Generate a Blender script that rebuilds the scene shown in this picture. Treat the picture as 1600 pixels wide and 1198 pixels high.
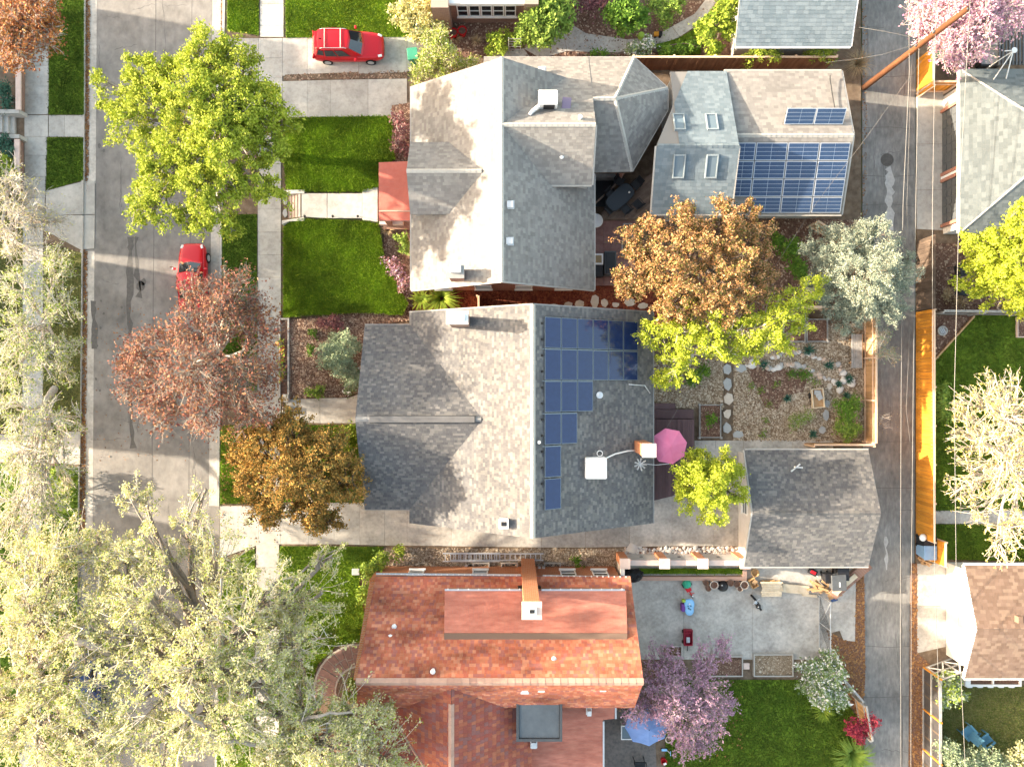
import bpy, bmesh, math, random
import numpy as np
from mathutils import Vector, Matrix
random.seed(7); np.random.seed(7)
for o in list(bpy.data.objects): bpy.data.objects.remove(o)
SC = bpy.context.scene; COL = SC.collection
# ---------------------------------------------------------------- camera, sky, sun, exposure
H, F = 46.0, 1104.0            # drone height in metres, focal length in photo pixels
cd = bpy.data.cameras.new('camera'); cam = bpy.data.objects.new('camera', cd); COL.objects.link(cam)
cam.location = (0, 0, H); cam.rotation_euler = (0, 0, 0)
cd.sensor_fit = 'HORIZONTAL'; cd.angle = 2*math.atan(800/F); cd.clip_end = 2000
SC.camera = cam
SUN_EL, SUN_AZ = 15.5, 173.0   # degrees; azimuth counter-clockwise from +X: low in the west
w = bpy.data.worlds.new('World'); SC.world = w; w.use_nodes = True
nt = w.node_tree; bg = nt.nodes['Background']
sky = nt.nodes.new('ShaderNodeTexSky'); sky.sky_type = 'NISHITA'; sky.sun_disc = False
sky.sun_elevation = math.radians(SUN_EL); sky.sun_rotation = math.radians(90-SUN_AZ)
sky.dust_density = 2.0; sky.air_density = 1.0
wb = nt.nodes.new('ShaderNodeMix'); wb.data_type = 'RGBA'; wb.blend_type = 'MULTIPLY'; wb.inputs[0].default_value = 1   # camera white balance for the whole sky
wb.inputs[7].default_value = (1.19, 1.0, .77, 1); nt.links.new(sky.outputs[0], wb.inputs[6])
nt.links.new(wb.outputs[2], bg.inputs[0]); bg.inputs[1].default_value = 0.15
sd = bpy.data.lights.new('sun', 'SUN'); so = bpy.data.objects.new('sun', sd); COL.objects.link(so)
sd.energy = 3.3; sd.angle = math.radians(0.7); sd.color = (1.0, 0.86, 0.67)
a, e = math.radians(SUN_AZ), math.radians(SUN_EL)
so.rotation_euler = Vector((math.cos(e)*math.cos(a), math.cos(e)*math.sin(a), math.sin(e))).to_track_quat('Z', 'Y').to_euler()
so.location = (-60, 10, 40)
SC.view_settings.view_transform = 'Standard'; SC.view_settings.look = 'None'
SC.view_settings.exposure = 2.68; SC.view_settings.gamma = 1.0; SC.view_settings.use_curve_mapping = False
SC.cycles.max_bounces = 6; SC.cycles.transparent_max_bounces = 8

# ---------------------------------------------------------------- helpers
def P(px, py, z=0.0):           # photo measurement -> point in the world at height z
    return Vector(((px-800)/F*(H-z), -(py-599)/F*(H-z), z))
ROOT = {}
def thing(name, label, cat, loc, group=None, rz=0.0):
    o = bpy.data.objects.new(name, None); COL.objects.link(o)
    o.empty_display_size = .3
    o.location = loc; o.rotation_euler = (0, 0, rz)
    o['label'] = label; o['category'] = cat
    if group: o['group'] = group
    ROOT[o.name] = Vector(loc)
    return o
def struct_empty(name, loc=(0, 0, 0)):
    o = bpy.data.objects.new(name, None); COL.objects.link(o); o.location = loc
    o['kind'] = 'structure'; ROOT[o.name] = Vector(loc); return o
def link(name, me, mat=None, parent=None, local=False, kind=None, label=None):
    """link a mesh built in world coordinates (or local ones) as one object"""
    o = bpy.data.objects.new(name, me); COL.objects.link(o)
    if mat is not None and not me.materials:
        for m in (mat if isinstance(mat, (list, tuple)) else [mat]): me.materials.append(m)
    if parent is not None:
        r = ROOT[parent.name]
        if not local: me.transform(Matrix.Translation(-r))
        o.parent = parent; ROOT[o.name] = r
    else: ROOT[o.name] = Vector((0, 0, 0))
    if kind: o['kind'] = kind
    if label: o['label'] = label
    return o
class MB:
    def __init__(s): s.v = []; s.f = []
    def add(s, vs, fs):
        n = len(s.v); s.v += [tuple(v) for v in vs]; s.f += [tuple(i+n for i in f) for f in fs]; return s
    def box(s, x0, x1, y0, y1, z0, z1):
        return s.add([(x0,y0,z0),(x1,y0,z0),(x1,y1,z0),(x0,y1,z0),(x0,y0,z1),(x1,y0,z1),(x1,y1,z1),(x0,y1,z1)],
            [(3,2,1,0),(4,5,6,7),(0,1,5,4),(1,2,6,5),(2,3,7,6),(3,0,4,7)])
    def cbox(s, c, sz, rz=0.0, tilt=None):
        m = Matrix.Rotation(rz, 3, 'Z')
        if tilt is not None: m = m @ tilt
        vs = [Vector(c)+m @ Vector((sx*sz[0]/2, sy*sz[1]/2, sz_*sz[2]/2)) for sz_ in (-1,1) for sx, sy in ((-1,-1),(1,-1),(1,1),(-1,1))]
        return s.add(vs, [(3,2,1,0),(4,5,6,7),(0,1,5,4),(1,2,6,5),(2,3,7,6),(3,0,4,7)])
    def prism(s, poly, z0, z1):
        poly = [(p[0], p[1]) for p in poly]; n = len(poly)
        if sum(poly[i][0]*poly[(i+1)%n][1]-poly[(i+1)%n][0]*poly[i][1] for i in range(n)) < 0: poly = poly[::-1]
        return s.add([(x,y,z0) for x,y in poly]+[(x,y,z1) for x,y in poly],
            [tuple(range(n-1,-1,-1)), tuple(range(n,2*n))]+[(i,(i+1)%n,n+(i+1)%n,n+i) for i in range(n)])
    def slab(s, poly3, t):      # sloping slab: polygon in 3D, thickness t downwards
        poly3 = [Vector(p) for p in poly3]; n = len(poly3)
        if sum(poly3[i].x*poly3[(i+1)%n].y-poly3[(i+1)%n].x*poly3[i].y for i in range(n)) < 0: poly3 = poly3[::-1]
        return s.add([p-Vector((0,0,t)) for p in poly3]+poly3,
            [tuple(range(n-1,-1,-1)), tuple(range(n,2*n))]+[(i,(i+1)%n,n+(i+1)%n,n+i) for i in range(n)])
    def tube(s, pts, r, n=6, cap=True):
        pts = [Vector(p) for p in pts]; k = len(pts); b = len(s.v)
        rs = r if isinstance(r, (list, tuple)) else [r]*k
        for i, p in enumerate(pts):
            d = (pts[min(i+1,k-1)]-pts[max(i-1,0)]).normalized()
            u = d.orthogonal().normalized() if abs(d.z) > .95 else d.cross(Vector((0,0,1))).normalized()
            q = d.cross(u)
            for j in range(n):
                t = 2*math.pi*j/n; s.v.append(tuple(p+(u*math.cos(t)+q*math.sin(t))*rs[i]))
        for i in range(k-1):
            for j in range(n):
                s.f.append((b+i*n+j, b+i*n+(j+1)%n, b+(i+1)*n+(j+1)%n, b+(i+1)*n+j))
        if cap: s.f.append(tuple(b+j for j in range(n-1,-1,-1))); s.f.append(tuple(b+(k-1)*n+j for j in range(n)))
        return s
    def lathe(s, c, prof, n=16):
        b = len(s.v); c = Vector(c); k = len(prof)
        for r, z in prof:
            for j in range(n):
                t = 2*math.pi*j/n; s.v.append((c.x+r*math.cos(t), c.y+r*math.sin(t), c.z+z))
        for i in range(k-1):
            for j in range(n): s.f.append((b+i*n+j, b+i*n+(j+1)%n, b+(i+1)*n+(j+1)%n, b+(i+1)*n+j))
        s.f.append(tuple(b+j for j in range(n-1,-1,-1))); s.f.append(tuple(b+(k-1)*n+j for j in range(n)))
        return s
    def mesh(s, smooth=False, bevel=0.0):
        me = bpy.data.meshes.new('mesh'); me.from_pydata(s.v, [], s.f); me.update()
        if bevel:
            bm = bmesh.new(); bm.from_mesh(me)
            bmesh.ops.bevel(bm, geom=list(bm.edges), offset=bevel, segments=2, affect='EDGES', profile=.5)
            bm.to_mesh(me); bm.free()
        if smooth:
            for p in me.polygons: p.use_smooth = True
        return me
    def build(s, name, mat, parent=None, smooth=False, bevel=0.0, **k):
        return link(name, s.mesh(smooth, bevel), mat, parent, **k)
def npmesh(V, Q):               # big meshes from numpy: V (n,3), Q (m,k)
    me = bpy.data.meshes.new('mesh'); k = Q.shape[1]
    me.vertices.add(len(V)); me.vertices.foreach_set('co', V.astype(np.float32).ravel())
    me.loops.add(Q.size); me.loops.foreach_set('vertex_index', Q.astype(np.int32).ravel())
    me.polygons.add(len(Q)); me.polygons.foreach_set('loop_start', np.arange(0, Q.size, k, dtype=np.int32))
    me.update(calc_edges=True); return me

# ---------------------------------------------------------------- materials
def hexc(c): return tuple(c)+(1.0,) if len(c) == 3 else tuple(c)
MATS = {}
def mk(name, cols, *a, **k):
    return mk_(name, cols*2 if len(cols) == 1 else cols, *a, **k)
def mk_(name, cols, scale=3.0, rough=.85, bump=0.0, bscale=None, island=False, metal=0.0, stain=.0, sscale=.35, spec=.3, stretch=None, coat=0.0, pos=None, trans=0.0, detail=5, sstretch=None, vary=0.0):
    m = bpy.data.materials.new(name); m.use_nodes = True; MATS[name] = m
    t = m.node_tree; N = t.nodes; L = t.links; b = N['Principled BSDF']
    b.inputs['Roughness'].default_value = rough; b.inputs['Metallic'].default_value = metal
    b.inputs['Specular IOR Level'].default_value = spec; b.inputs['Coat Weight'].default_value = coat
    g = N.new('ShaderNodeNewGeometry'); vec = g.outputs['Position']
    if stretch:
        mp = N.new('ShaderNodeMapping'); mp.inputs['Scale'].default_value = stretch
        L.new(vec, mp.inputs[0]); vec = mp.outputs[0]
    n = N.new('ShaderNodeTexNoise'); n.inputs['Scale'].default_value = scale; n.inputs['Detail'].default_value = detail; n.inputs['Roughness'].default_value = .6
    L.new(vec, n.inputs['Vector'])
    r = N.new('ShaderNodeValToRGB'); els = r.color_ramp.elements
    while len(els) < len(cols): els.new(.5)
    for i, c in enumerate(cols):
        els[i].color = hexc(c)
        if pos: els[i].position = pos[i]
        elif island: els[i].position = i/len(cols)
        else: els[i].position = .5 if len(cols) == 1 else .3+.4*i/(len(cols)-1)
    if island:
        r.color_ramp.interpolation = 'CONSTANT' if island == 'c' else 'LINEAR'
        L.new(g.outputs['Random Per Island'], r.inputs[0])
    else: L.new(n.outputs['Fac'], r.inputs[0])
    col = r.outputs[0]
    if island:
        mx = N.new('ShaderNodeMix'); mx.data_type = 'RGBA'; mx.blend_type = 'MULTIPLY'; mx.inputs[0].default_value = .3 if scale < 1 else .18
        r2 = N.new('ShaderNodeValToRGB'); r2.color_ramp.elements[0].position = .3; r2.color_ramp.elements[1].position = .7
        r2.color_ramp.elements[0].color = (.45,.45,.45,1); r2.color_ramp.elements[1].color = (1.25,1.25,1.25,1)
        L.new(n.outputs['Fac'], r2.inputs[0]); L.new(col, mx.inputs[6]); L.new(r2.outputs[0], mx.inputs[7]); col = mx.outputs[2]
    if stain:  # broad patches: stains, and on grass light and shade as colour
        n2 = N.new('ShaderNodeTexNoise'); n2.inputs['Scale'].default_value = sscale; n2.inputs['Detail'].default_value = 7; n2.inputs['Roughness'].default_value = .65
        if sstretch:
            mp2 = N.new('ShaderNodeMapping'); mp2.inputs['Scale'].default_value = sstretch; L.new(g.outputs['Position'], mp2.inputs[0]); L.new(mp2.outputs[0], n2.inputs['Vector'])
        else: L.new(g.outputs['Position'], n2.inputs['Vector'])
        r3 = N.new('ShaderNodeValToRGB'); r3.color_ramp.elements[0].position = .35; r3.color_ramp.elements[1].position = .65
        lo = 1-stain; r3.color_ramp.elements[0].color = (lo,lo,lo,1); r3.color_ramp.elements[1].color = (1+stain*.3,)*3+(1,)
        L.new(n2.outputs['Fac'], r3.inputs[0])
        mx = N.new('ShaderNodeMix'); mx.data_type = 'RGBA'; mx.blend_type = 'MULTIPLY'; mx.inputs[0].default_value = 1
        L.new(col, mx.inputs[6]); L.new(r3.outputs[0], mx.inputs[7]); col = mx.outputs[2]
    if vary:
        oi = N.new('ShaderNodeObjectInfo'); mr = N.new('ShaderNodeMapRange'); mr.inputs['To Min'].default_value = 1-vary; mr.inputs['To Max'].default_value = 1+vary*.6
        L.new(oi.outputs['Random'], mr.inputs['Value']); vm = N.new('ShaderNodeVectorMath'); vm.operation = 'SCALE'; L.new(col, vm.inputs[0]); L.new(mr.outputs[0], vm.inputs['Scale']); col = vm.outputs[0]
    L.new(col, b.inputs['Base Color'])
    if bump:
        n3 = N.new('ShaderNodeTexNoise'); n3.inputs['Scale'].default_value = bscale or scale*4; n3.inputs['Detail'].default_value = 6
        L.new(vec, n3.inputs['Vector'])
        bp = N.new('ShaderNodeBump'); bp.inputs['Strength'].default_value = min(1, bump); bp.inputs['Distance'].default_value = .03*max(1, bump)
        L.new(n3.outputs['Fac'], bp.inputs['Height']); L.new(bp.outputs[0], b.inputs['Normal'])
    if trans:
        tr = N.new('ShaderNodeBsdfTranslucent'); ms = N.new('ShaderNodeMixShader'); ms.inputs[0].default_value = trans
        L.new(col, tr.inputs[0]); L.new(b.outputs[0], ms.inputs[1]); L.new(tr.outputs[0], ms.inputs[2])
        L.new(ms.outputs[0], N['Material Output'].inputs[0])
    return m
def mkbrick(name, c1, c2, mortar, sc=1.0):
    m = bpy.data.materials.new(name); m.use_nodes = True; t = m.node_tree; N = t.nodes; L = t.links; b = N['Principled BSDF']
    g = N.new('ShaderNodeNewGeometry'); sx = N.new('ShaderNodeSeparateXYZ'); L.new(g.outputs['Position'], sx.inputs[0])
    ad = N.new('ShaderNodeMath'); L.new(sx.outputs[0], ad.inputs[0]); L.new(sx.outputs[1], ad.inputs[1])
    cx = N.new('ShaderNodeCombineXYZ'); L.new(ad.outputs[0], cx.inputs[0]); L.new(sx.outputs[2], cx.inputs[1])
    br = N.new('ShaderNodeTexBrick'); L.new(cx.outputs[0], br.inputs[0])
    br.inputs['Color1'].default_value = hexc(c1); br.inputs['Color2'].default_value = hexc(c2); br.inputs['Mortar'].default_value = hexc(mortar)
    br.inputs['Scale'].default_value = 1.0; br.inputs['Brick Width'].default_value = .22*sc; br.inputs['Row Height'].default_value = .075*sc; br.inputs['Mortar Size'].default_value = .008
    L.new(br.outputs[0], b.inputs['Base Color']); b.inputs['Roughness'].default_value = .9
    bp = N.new('ShaderNodeBump'); bp.inputs['Distance'].default_value = .008; bp.invert = True
    L.new(br.outputs['Fac'], bp.inputs['Height']); L.new(bp.outputs[0], b.inputs['Normal'])
    return m
M = {}
M['ground'] = mk('soil_and_grass', [(.10,.08,.05),(.09,.10,.04),(.14,.11,.07)], 1.2, bump=.8)
M['soil'] = mk('bare_soil', [(.11,.075,.05),(.17,.12,.08),(.23,.17,.12)], 2.5, bump=1.0, bscale=25, stain=.3)
M['asphalt'] = mk('street_surface', [(0.1873, 0.1737, 0.1642), (0.2409, 0.2253, 0.209), (0.2765, 0.2582, 0.2389)], 2.2, bump=.2, bscale=60, stain=.32, sscale=.35, stretch=(1,.7,1))
M['alley'] = mk('alley_asphalt', [(0.1707, 0.1645, 0.1581), (0.2277, 0.2213, 0.2088), (0.2972, 0.2846, 0.2656)], 5, bump=.35, bscale=60, stain=.35, sscale=.3, stretch=(1,.35,1))
M['tar'] = mk('tar_patch', [(0.0945, 0.0898, 0.085), (0.1417, 0.1323, 0.1228)], 6, bump=.2)
M['streak'] = mk('pale_spill', [(.32,.31,.30),(.45,.44,.42)], 5)
M['concrete'] = mk('concrete', [(.36,.34,.31),(.44,.42,.385),(.49,.47,.43)], 4, bump=.15, bscale=70, stain=.22, sscale=.6, vary=0.1)
M['concrete_old'] = mk('old_concrete', [(0.375, 0.35, 0.3187), (0.4625, 0.4312, 0.3875), (0.5375, 0.5, 0.45)], 5, bump=.2, bscale=60, stain=.3, sscale=.7, vary=0.1)
M['kerb'] = mk('kerb_concrete', [(.40,.38,.35),(.5,.48,.44)], 3, stain=.25)
M['sandstone'] = mk('sandstone', [(.24,.15,.12),(.32,.21,.17),(.36,.25,.2)], 3, bump=.3, stain=.2)
M['flag'] = mk('flagstone', [(.42,.36,.29),(.52,.45,.37),(.58,.52,.46)], 2, bump=.3)
M['flag_grey'] = mk('grey_flagstone', [(.33,.34,.34),(.42,.42,.41)], 2, bump=.3)
M['redstone'] = mk('red_flagstone', [(.2,.12,.1),(.27,.17,.145)], 2.5, bump=.25)
M['joint'] = mk('pale_mortar', [(.42,.37,.32)], 3)
M['mulch'] = mk('wood_mulch', [(.085,.045,.03),(.15,.08,.055),(.22,.13,.09)], 9, bump=1, bscale=30)
M['mulch_red'] = mk('red_mulch', [(.08,.02,.01),(.15,.035,.015),(.2,.06,.03)], 6, bump=1, bscale=30)
M['chip'] = mk('wood_chips', [(.11,.06,.04),(.19,.11,.075),(.29,.19,.13),(.4,.29,.21)], 2, island='c')
M['chip_red'] = mk('red_wood_chips', [(.1,.02,.01),(.18,.04,.02),(.24,.07,.03)], 2, island='c')
M['gravel'] = mk('gravel', [(0.1785, 0.125, 0.0795), (0.2767, 0.2041, 0.1337), (0.3749, 0.2915, 0.2023)], 14, bump=1, bscale=40, stain=.25, sscale=.9)
M['pebble'] = mk('pebbles', [(0.1785, 0.1166, 0.0723), (0.2945, 0.2166, 0.1445), (0.4016, 0.3165, 0.224), (0.4998, 0.4165, 0.3179)], 2, island='c')
M['rock'] = mk('pale_rocks', [(.5,.38,.3),(.6,.55,.5),(.42,.4,.38),(.7,.67,.62)], 2, island='c', bump=.3)
M['leaf_litter'] = mk('fallen_leaves', [(.16,.07,.025),(.26,.12,.045),(.34,.18,.07),(.2,.1,.05)], 2, island='c')
M['lawn'] = mk('lawn_turf', [(0.075, 0.1375, 0.01), (0.125, 0.2125, 0.0125), (0.1875, 0.275, 0.025)], 1.1, bump=1, bscale=22, stain=.3, sscale=.7)
M['blade'] = mk('grass_blades', [(0.1215, 0.2295, 0.0081), (0.216, 0.3443, 0.0135), (0.324, 0.4455, 0.027), (0.162, 0.2835, 0.0108)], .9, island=True, trans=.16, stain=.5, sscale=.5)  # broad noise patches put the lawn's uneven light and shade into the colour
M['lawn_dry'] = mk('dry_turf', [(.10,.10,.03),(.15,.14,.04),(.08,.10,.02)], 1.2, bump=1, bscale=25, stain=.2)
M['blade_shaded'] = mk('shaded_grass_blades', [(.06,.12,.012),(.085,.155,.014),(.13,.19,.025)], .7, island=True, trans=.25, stain=.4, sscale=.6)  # darker copy of the lawn blades, with shade put into the colour
M['blade_dry'] = mk('dry_grass_blades', [(0.135, 0.1755, 0.0405), (0.2295, 0.2565, 0.081), (0.297, 0.27, 0.1215), (0.108, 0.162, 0.027)], .7, island=True, trans=.25)
M['shingle_grey'] = mk('weathered_grey_shingles', [(.108,.106,.11),(.135,.131,.131),(.155,.149,.143),(.19,.18,.17),(.12,.117,.119)], 3, island='c', rough=.95, bump=.15, bscale=90, stain=.18, sscale=.5)
M['shingle_tan'] = mk('tan_grey_shingles', [(.20,.187,.175),(.225,.21,.197),(.245,.23,.215),(.27,.255,.235)], 4, island='c', rough=.95, bump=.15, bscale=90, stain=.1, sscale=.4)
M['shingle_blue'] = mk('blue_grey_shingles', [(0.1283, 0.165, 0.189), (0.152, 0.19, 0.216), (0.1757, 0.215, 0.2398), (0.1425, 0.178, 0.203)], 4, island='c', rough=.95, bump=.15, bscale=90, stain=.1, sscale=.4)
M['shingle_pale'] = mk('pale_green_grey_shingles', [(0.1067, 0.1236, 0.1287), (0.125, 0.1436, 0.1482), (0.1434, 0.1635, 0.1686)], 4, island='c', rough=.95, bump=.15, bscale=90, stain=.1, sscale=.4)
M['shingle_brown'] = mk('brown_shingles', [(.17,.11,.08),(.21,.14,.105),(.245,.17,.125),(.19,.125,.093)], 4, island='c', rough=.95, bump=.15, bscale=90, stain=.15, sscale=.4)
M['shingle_red'] = mk('weathered_red_tiles', [(0.473, 0.1472, 0.0804), (0.5228, 0.1894, 0.1044), (0.4357, 0.1264, 0.0804), (0.5727, 0.2385, 0.1446), (0.3859, 0.1403, 0.1124), (0.5228, 0.1683, 0.0963)], 1.1, island='c', rough=.9, bump=.15, bscale=60, stain=.55, sscale=.9, sstretch=(.35,1,1), detail=8)
M['tile_red'] = mk('red_purple_tiles', [(.30,.085,.055),(.26,.085,.07),(.34,.105,.06),(.24,.10,.09),(.38,.13,.075),(.28,.075,.055)], 1.5, island='c', rough=.85, bump=.1, bscale=60, stain=.2, sscale=.7)
M['red_flat'] = mk('red_flat_roof', [(0.3876, 0.1308, 0.0942), (0.456, 0.1706, 0.1219), (0.513, 0.2104, 0.1496)], 5, rough=.9, bump=.3, bscale=40, stain=.3, sscale=.8, sstretch=(.35,1,1), stretch=(.3,1,1))
M['ridge_tan'] = mk('pale_ridge_cap', [(.36,.34,.31),(.42,.40,.37)], 4)
M['ridge_grey'] = mk('grey_ridge_cap', [(.24,.235,.23),(.3,.29,.28)], 4)
M['ridge_red'] = mk('pale_red_ridge_tile', [(.32,.19,.15),(.42,.27,.21)], 4, island=True)
M['deckingroof'] = mk('roof_board', [(.2,.19,.18)], 3)
M['white'] = mk('white_paint', [(.72,.71,.69),(.8,.79,.77)], 2, rough=.6, stain=.08)
M['offwhite'] = mk('off_white_stucco', [(.6,.57,.53),(.68,.65,.61)], 3, bump=.2, stain=.12)
M['cap'] = mk('pale_cap_stone', [(.58,.44,.38),(.68,.53,.46)], 3, stain=.12)
M['metal'] = mk('galvanised_metal', [(.5,.52,.53),(.6,.61,.62)], 4, rough=.45, metal=.6)
M['alu'] = mk('aluminium', [(.62,.63,.65)], 4, rough=.4, metal=.7)
M['darkmetal'] = mk('dark_metal', [(.03,.032,.035)], 4, rough=.5, metal=.3)
M['black'] = mk('black_plastic', [(.012,.012,.014),(.02,.02,.023)], 4, rough=.45)
M['greyplastic'] = mk('grey_plastic', [(.07,.075,.08),(.09,.095,.1)], 4, rough=.5)
M['rubber'] = mk('rubber', [(.015,.015,.016)], 4, rough=.8)
M['glass'] = mk('dark_glass', [(.015,.02,.025)], 4, rough=.05, spec=.8)
M['tableglass'] = mk('smoked_table_glass', [(.02,.025,.032)], 4, rough=.35, spec=.3)
M['skylight'] = mk('skylight_glass', [(.12,.16,.19)], 4, rough=.15, spec=.5)
M['slate_roofing'] = mk('slate_grey_membrane', [(.11,.13,.145),(.14,.16,.175)], 3, rough=.5, stain=.2)
M['brick_red'] = mkbrick('red_brick', (.28,.085,.05), (.36,.13,.075), (.38,.32,.27))
M['brick_orange'] = mkbrick('orange_brick', (.44,.13,.04), (.52,.19,.07), (.45,.34,.25))
M['brick_brown'] = mkbrick('brown_brick', (.23,.12,.085), (.3,.17,.12), (.3,.25,.21))
M['siding'] = mkbrick('painted_siding', (.42,.41,.38), (.44,.43,.40), (.2,.2,.19), 2.0)
M['stucco_grey'] = mk('grey_stucco', [(.35,.34,.32),(.42,.4,.38)], 3, bump=.2)
M['cedar'] = mk('orange_cedar', [(.50,.19,.018),(.58,.235,.024),(.64,.28,.035)], 3, rough=.75, stretch=(1,1,.3), stain=.15, sscale=.8, vary=0.25)
M['cedar_rail'] = mk('pale_cedar_rail', [(.62,.42,.28),(.72,.52,.38)], 4)
M['tanwood'] = mk('tan_cedar', [(.40,.235,.11),(.48,.29,.145),(.54,.35,.19)], 3, rough=.8, stretch=(1,1,.3), stain=.25, sscale=.7, vary=0.25)
M['redwood'] = mk('red_brown_boards', [(.13,.05,.025),(.19,.08,.04),(.24,.11,.06)], 3, rough=.85, stretch=(1,1,.3), stain=.2, vary=0.25)
M['brownwood'] = mk('dark_old_boards', [(.06,.04,.03),(.10,.07,.05),(.14,.10,.075)], 3, rough=.9, stretch=(1,1,.3), stain=.2, vary=0.25)
M['slat_dark'] = mk('dark_grey_slats', [(.035,.032,.033),(.055,.05,.05)], 3, rough=.9, vary=0.1)
M['manhole'] = mk('worn_iron', [(.07,.066,.06),(.11,.1,.09)], 6, rough=.7)
M['greywood'] = mk('grey_weathered_boards', [(.22,.21,.2),(.3,.29,.275),(.37,.355,.335)], 4, rough=.9, vary=0.1)
M['palewood'] = mk('pale_timber', [(.55,.43,.29),(.66,.54,.38),(.73,.62,.46)], 3, rough=.8, stain=.1, vary=0.1)
M['deckpurple'] = mk('plum_stained_deck', [(.115,.068,.072),(.145,.088,.09)], 3, rough=.75, stretch=(1,.3,1), stain=.15, vary=0.25)
M['deckbrown'] = mk('brown_deck_boards', [(.17,.12,.095),(.23,.165,.13),(.26,.2,.155)], 3, rough=.8, stain=.15, vary=0.25)
M['terracotta'] = mk('terracotta_paving', [(.26,.135,.12),(.31,.17,.15),(.34,.2,.175)], 4, rough=.85, stain=.12, vary=0.1)
M['paver'] = mk('dark_pavers', [(.10,.09,.085),(.15,.13,.12),(.19,.16,.14)], 5, stain=.2)
M['pink'] = mk('pink_canvas', [(0.864, 0.228, 0.408), (0.9, 0.276, 0.468)], 2, rough=.9, trans=.15)
M['blue'] = mk('blue_canvas', [(.15,.25,.52),(.20,.31,.60)], 1.5, rough=.9, trans=.15, stain=.2)
M['redpaint'] = mk('glossy_red_paint', [(.50,.006,.014)], 2, rough=.3, coat=.25, spec=.35)
M['redplastic'] = mk('red_plastic', [(.5,.012,.02)], 2, rough=.4)
M['redpot'] = mk('red_glazed_pot', [(.45,.01,.015)], 2, rough=.25)
M['whitecar'] = mk('white_car_paint', [(.72,.73,.74)], 2, rough=.3, coat=.5)
M['bluecar'] = mk('dark_blue_car_paint', [(.03,.06,.16)], 2, rough=.25, coat=.6)
M['redporch'] = mk('red_porch_roof', [(.45,.115,.085),(.5,.15,.11)], 4, rough=.85, stain=.12)
M['solar'] = mk('solar_cells', [(.010,.022,.075),(.014,.03,.095)], 4, rough=.07, spec=.4)
M['solar_blue'] = mk('polycrystalline_cells', [(0.0238, 0.0473, 0.1008), (0.0324, 0.0614, 0.1296)], 8, rough=.25, spec=.5)
M['frame'] = mk('silver_frame', [(.5,.53,.58)], 4, rough=.4, metal=.4)
M['skyframe'] = mk('blue_grey_frame', [(.24,.28,.30)], 4, rough=.5)
M['darkframe'] = mk('dark_frame', [(.16,.19,.22)], 4, rough=.4, metal=.3)
M['bin_blue'] = mk('faded_blue_plastic', [(.16,.27,.42),(.2,.32,.47)], 3, rough=.5)
M['toyblue'] = mk('sky_blue_plastic', [(.22,.47,.75)], 3, rough=.4)
M['toygreen'] = mk('green_plastic', [(.03,.33,.2)], 3, rough=.4)
M['purple'] = mk('purple_plastic', [(.16,.05,.25)], 3, rough=.5)
M['lime'] = mk('lime_plastic', [(.35,.5,.06)], 3, rough=.5)
M['card'] = mk('brown_cardboard', [(.42,.26,.12),(.5,.32,.16)], 3, rough=.9)
M['pot'] = mk('pale_clay_pot', [(.5,.44,.38)], 3)
M['potbrown'] = mk('brown_clay_pot', [(.17,.11,.08)], 3)
M['green_bin'] = mk('green_bin_plastic', [(.05,.27,.17)], 3, rough=.5)
M['teal'] = mk('teal_blue_paint', [(.07,.19,.28)], 3, rough=.6)
M['bark_grey'] = mk('grey_bark', [(.22,.19,.165),(.33,.29,.25)], 6, bump=.6)
M['bark_pale'] = mk('pale_bark', [(.40,.35,.30),(.55,.49,.43)], 5, bump=.3)
M['twig_pale'] = mk('pale_sunlit_twigs', [(.5,.45,.38),(.62,.57,.5)], 5)  # pale bark lightened further, putting sun on the upper twigs into the colour
M['bark_brown'] = mk('brown_bark', [(.10,.075,.06),(.17,.13,.10)], 6, bump=.6)
M['pole'] = mk('orange_brown_pole_wood', [(0.096, 0.036, 0.015), (0.138, 0.057, 0.024)], 2, stretch=(1,1,.15), stain=.2)
M['wire'] = mk('bare_wire', [(0.135, 0.1305, 0.126)], 2, rough=.5)
M['lilac'] = mk('purple_flap', [(.22,.17,.24)], 3)
def leafm(name, cols, trans=.16): M[name] = mk(name, cols, .45, island=True, rough=.7, trans=trans, spec=.2)
leafm('leaf_maple', [(.31,.37,.03),(.38,.44,.045),(.43,.47,.07),(.22,.29,.02)], .2)
leafm('leaf_lime', [(.40,.45,.03),(.47,.51,.05),(.51,.54,.08),(.28,.36,.02)], .2)
leafm('leaf_copper', [(.43,.21,.09),(.50,.28,.13),(.57,.36,.19),(.33,.16,.06)], .14)
leafm('leaf_bronze', [(.36,.19,.045),(.44,.25,.055),(.48,.28,.07),(.26,.14,.035)], .14)
leafm('leaf_redbud', [(.21,.075,.05),(.26,.10,.06),(.16,.05,.045),(.29,.15,.075)], .14)
leafm('leaf_orange', [(.42,.13,.04),(.48,.19,.06),(.36,.20,.06),(.28,.10,.05)], .14)
leafm('leaf_pink', [(.50,.25,.34),(.60,.36,.44),(.42,.19,.32),(.66,.46,.50)], .14)
leafm('leaf_mauve', [(.36,.18,.29),(.46,.25,.37),(.55,.35,.45),(.38,.24,.32)], .14)
leafm('leaf_pale', [(.50,.49,.22),(.58,.56,.29),(.44,.45,.15),(.60,.57,.36)], .2)
leafm('leaf_cream', [(.55,.48,.16),(.62,.56,.26),(.48,.43,.10)], .2)
leafm('leaf_spruce', [(.24,.285,.215),(.33,.365,.275),(.42,.44,.34),(.17,.215,.165)], .15)
leafm('leaf_sage', [(.27,.33,.19),(.35,.40,.25),(.21,.27,.15)], .14)
leafm('leaf_green', [(.07,.15,.015),(.10,.20,.02),(.14,.25,.03)], .14)
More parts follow.
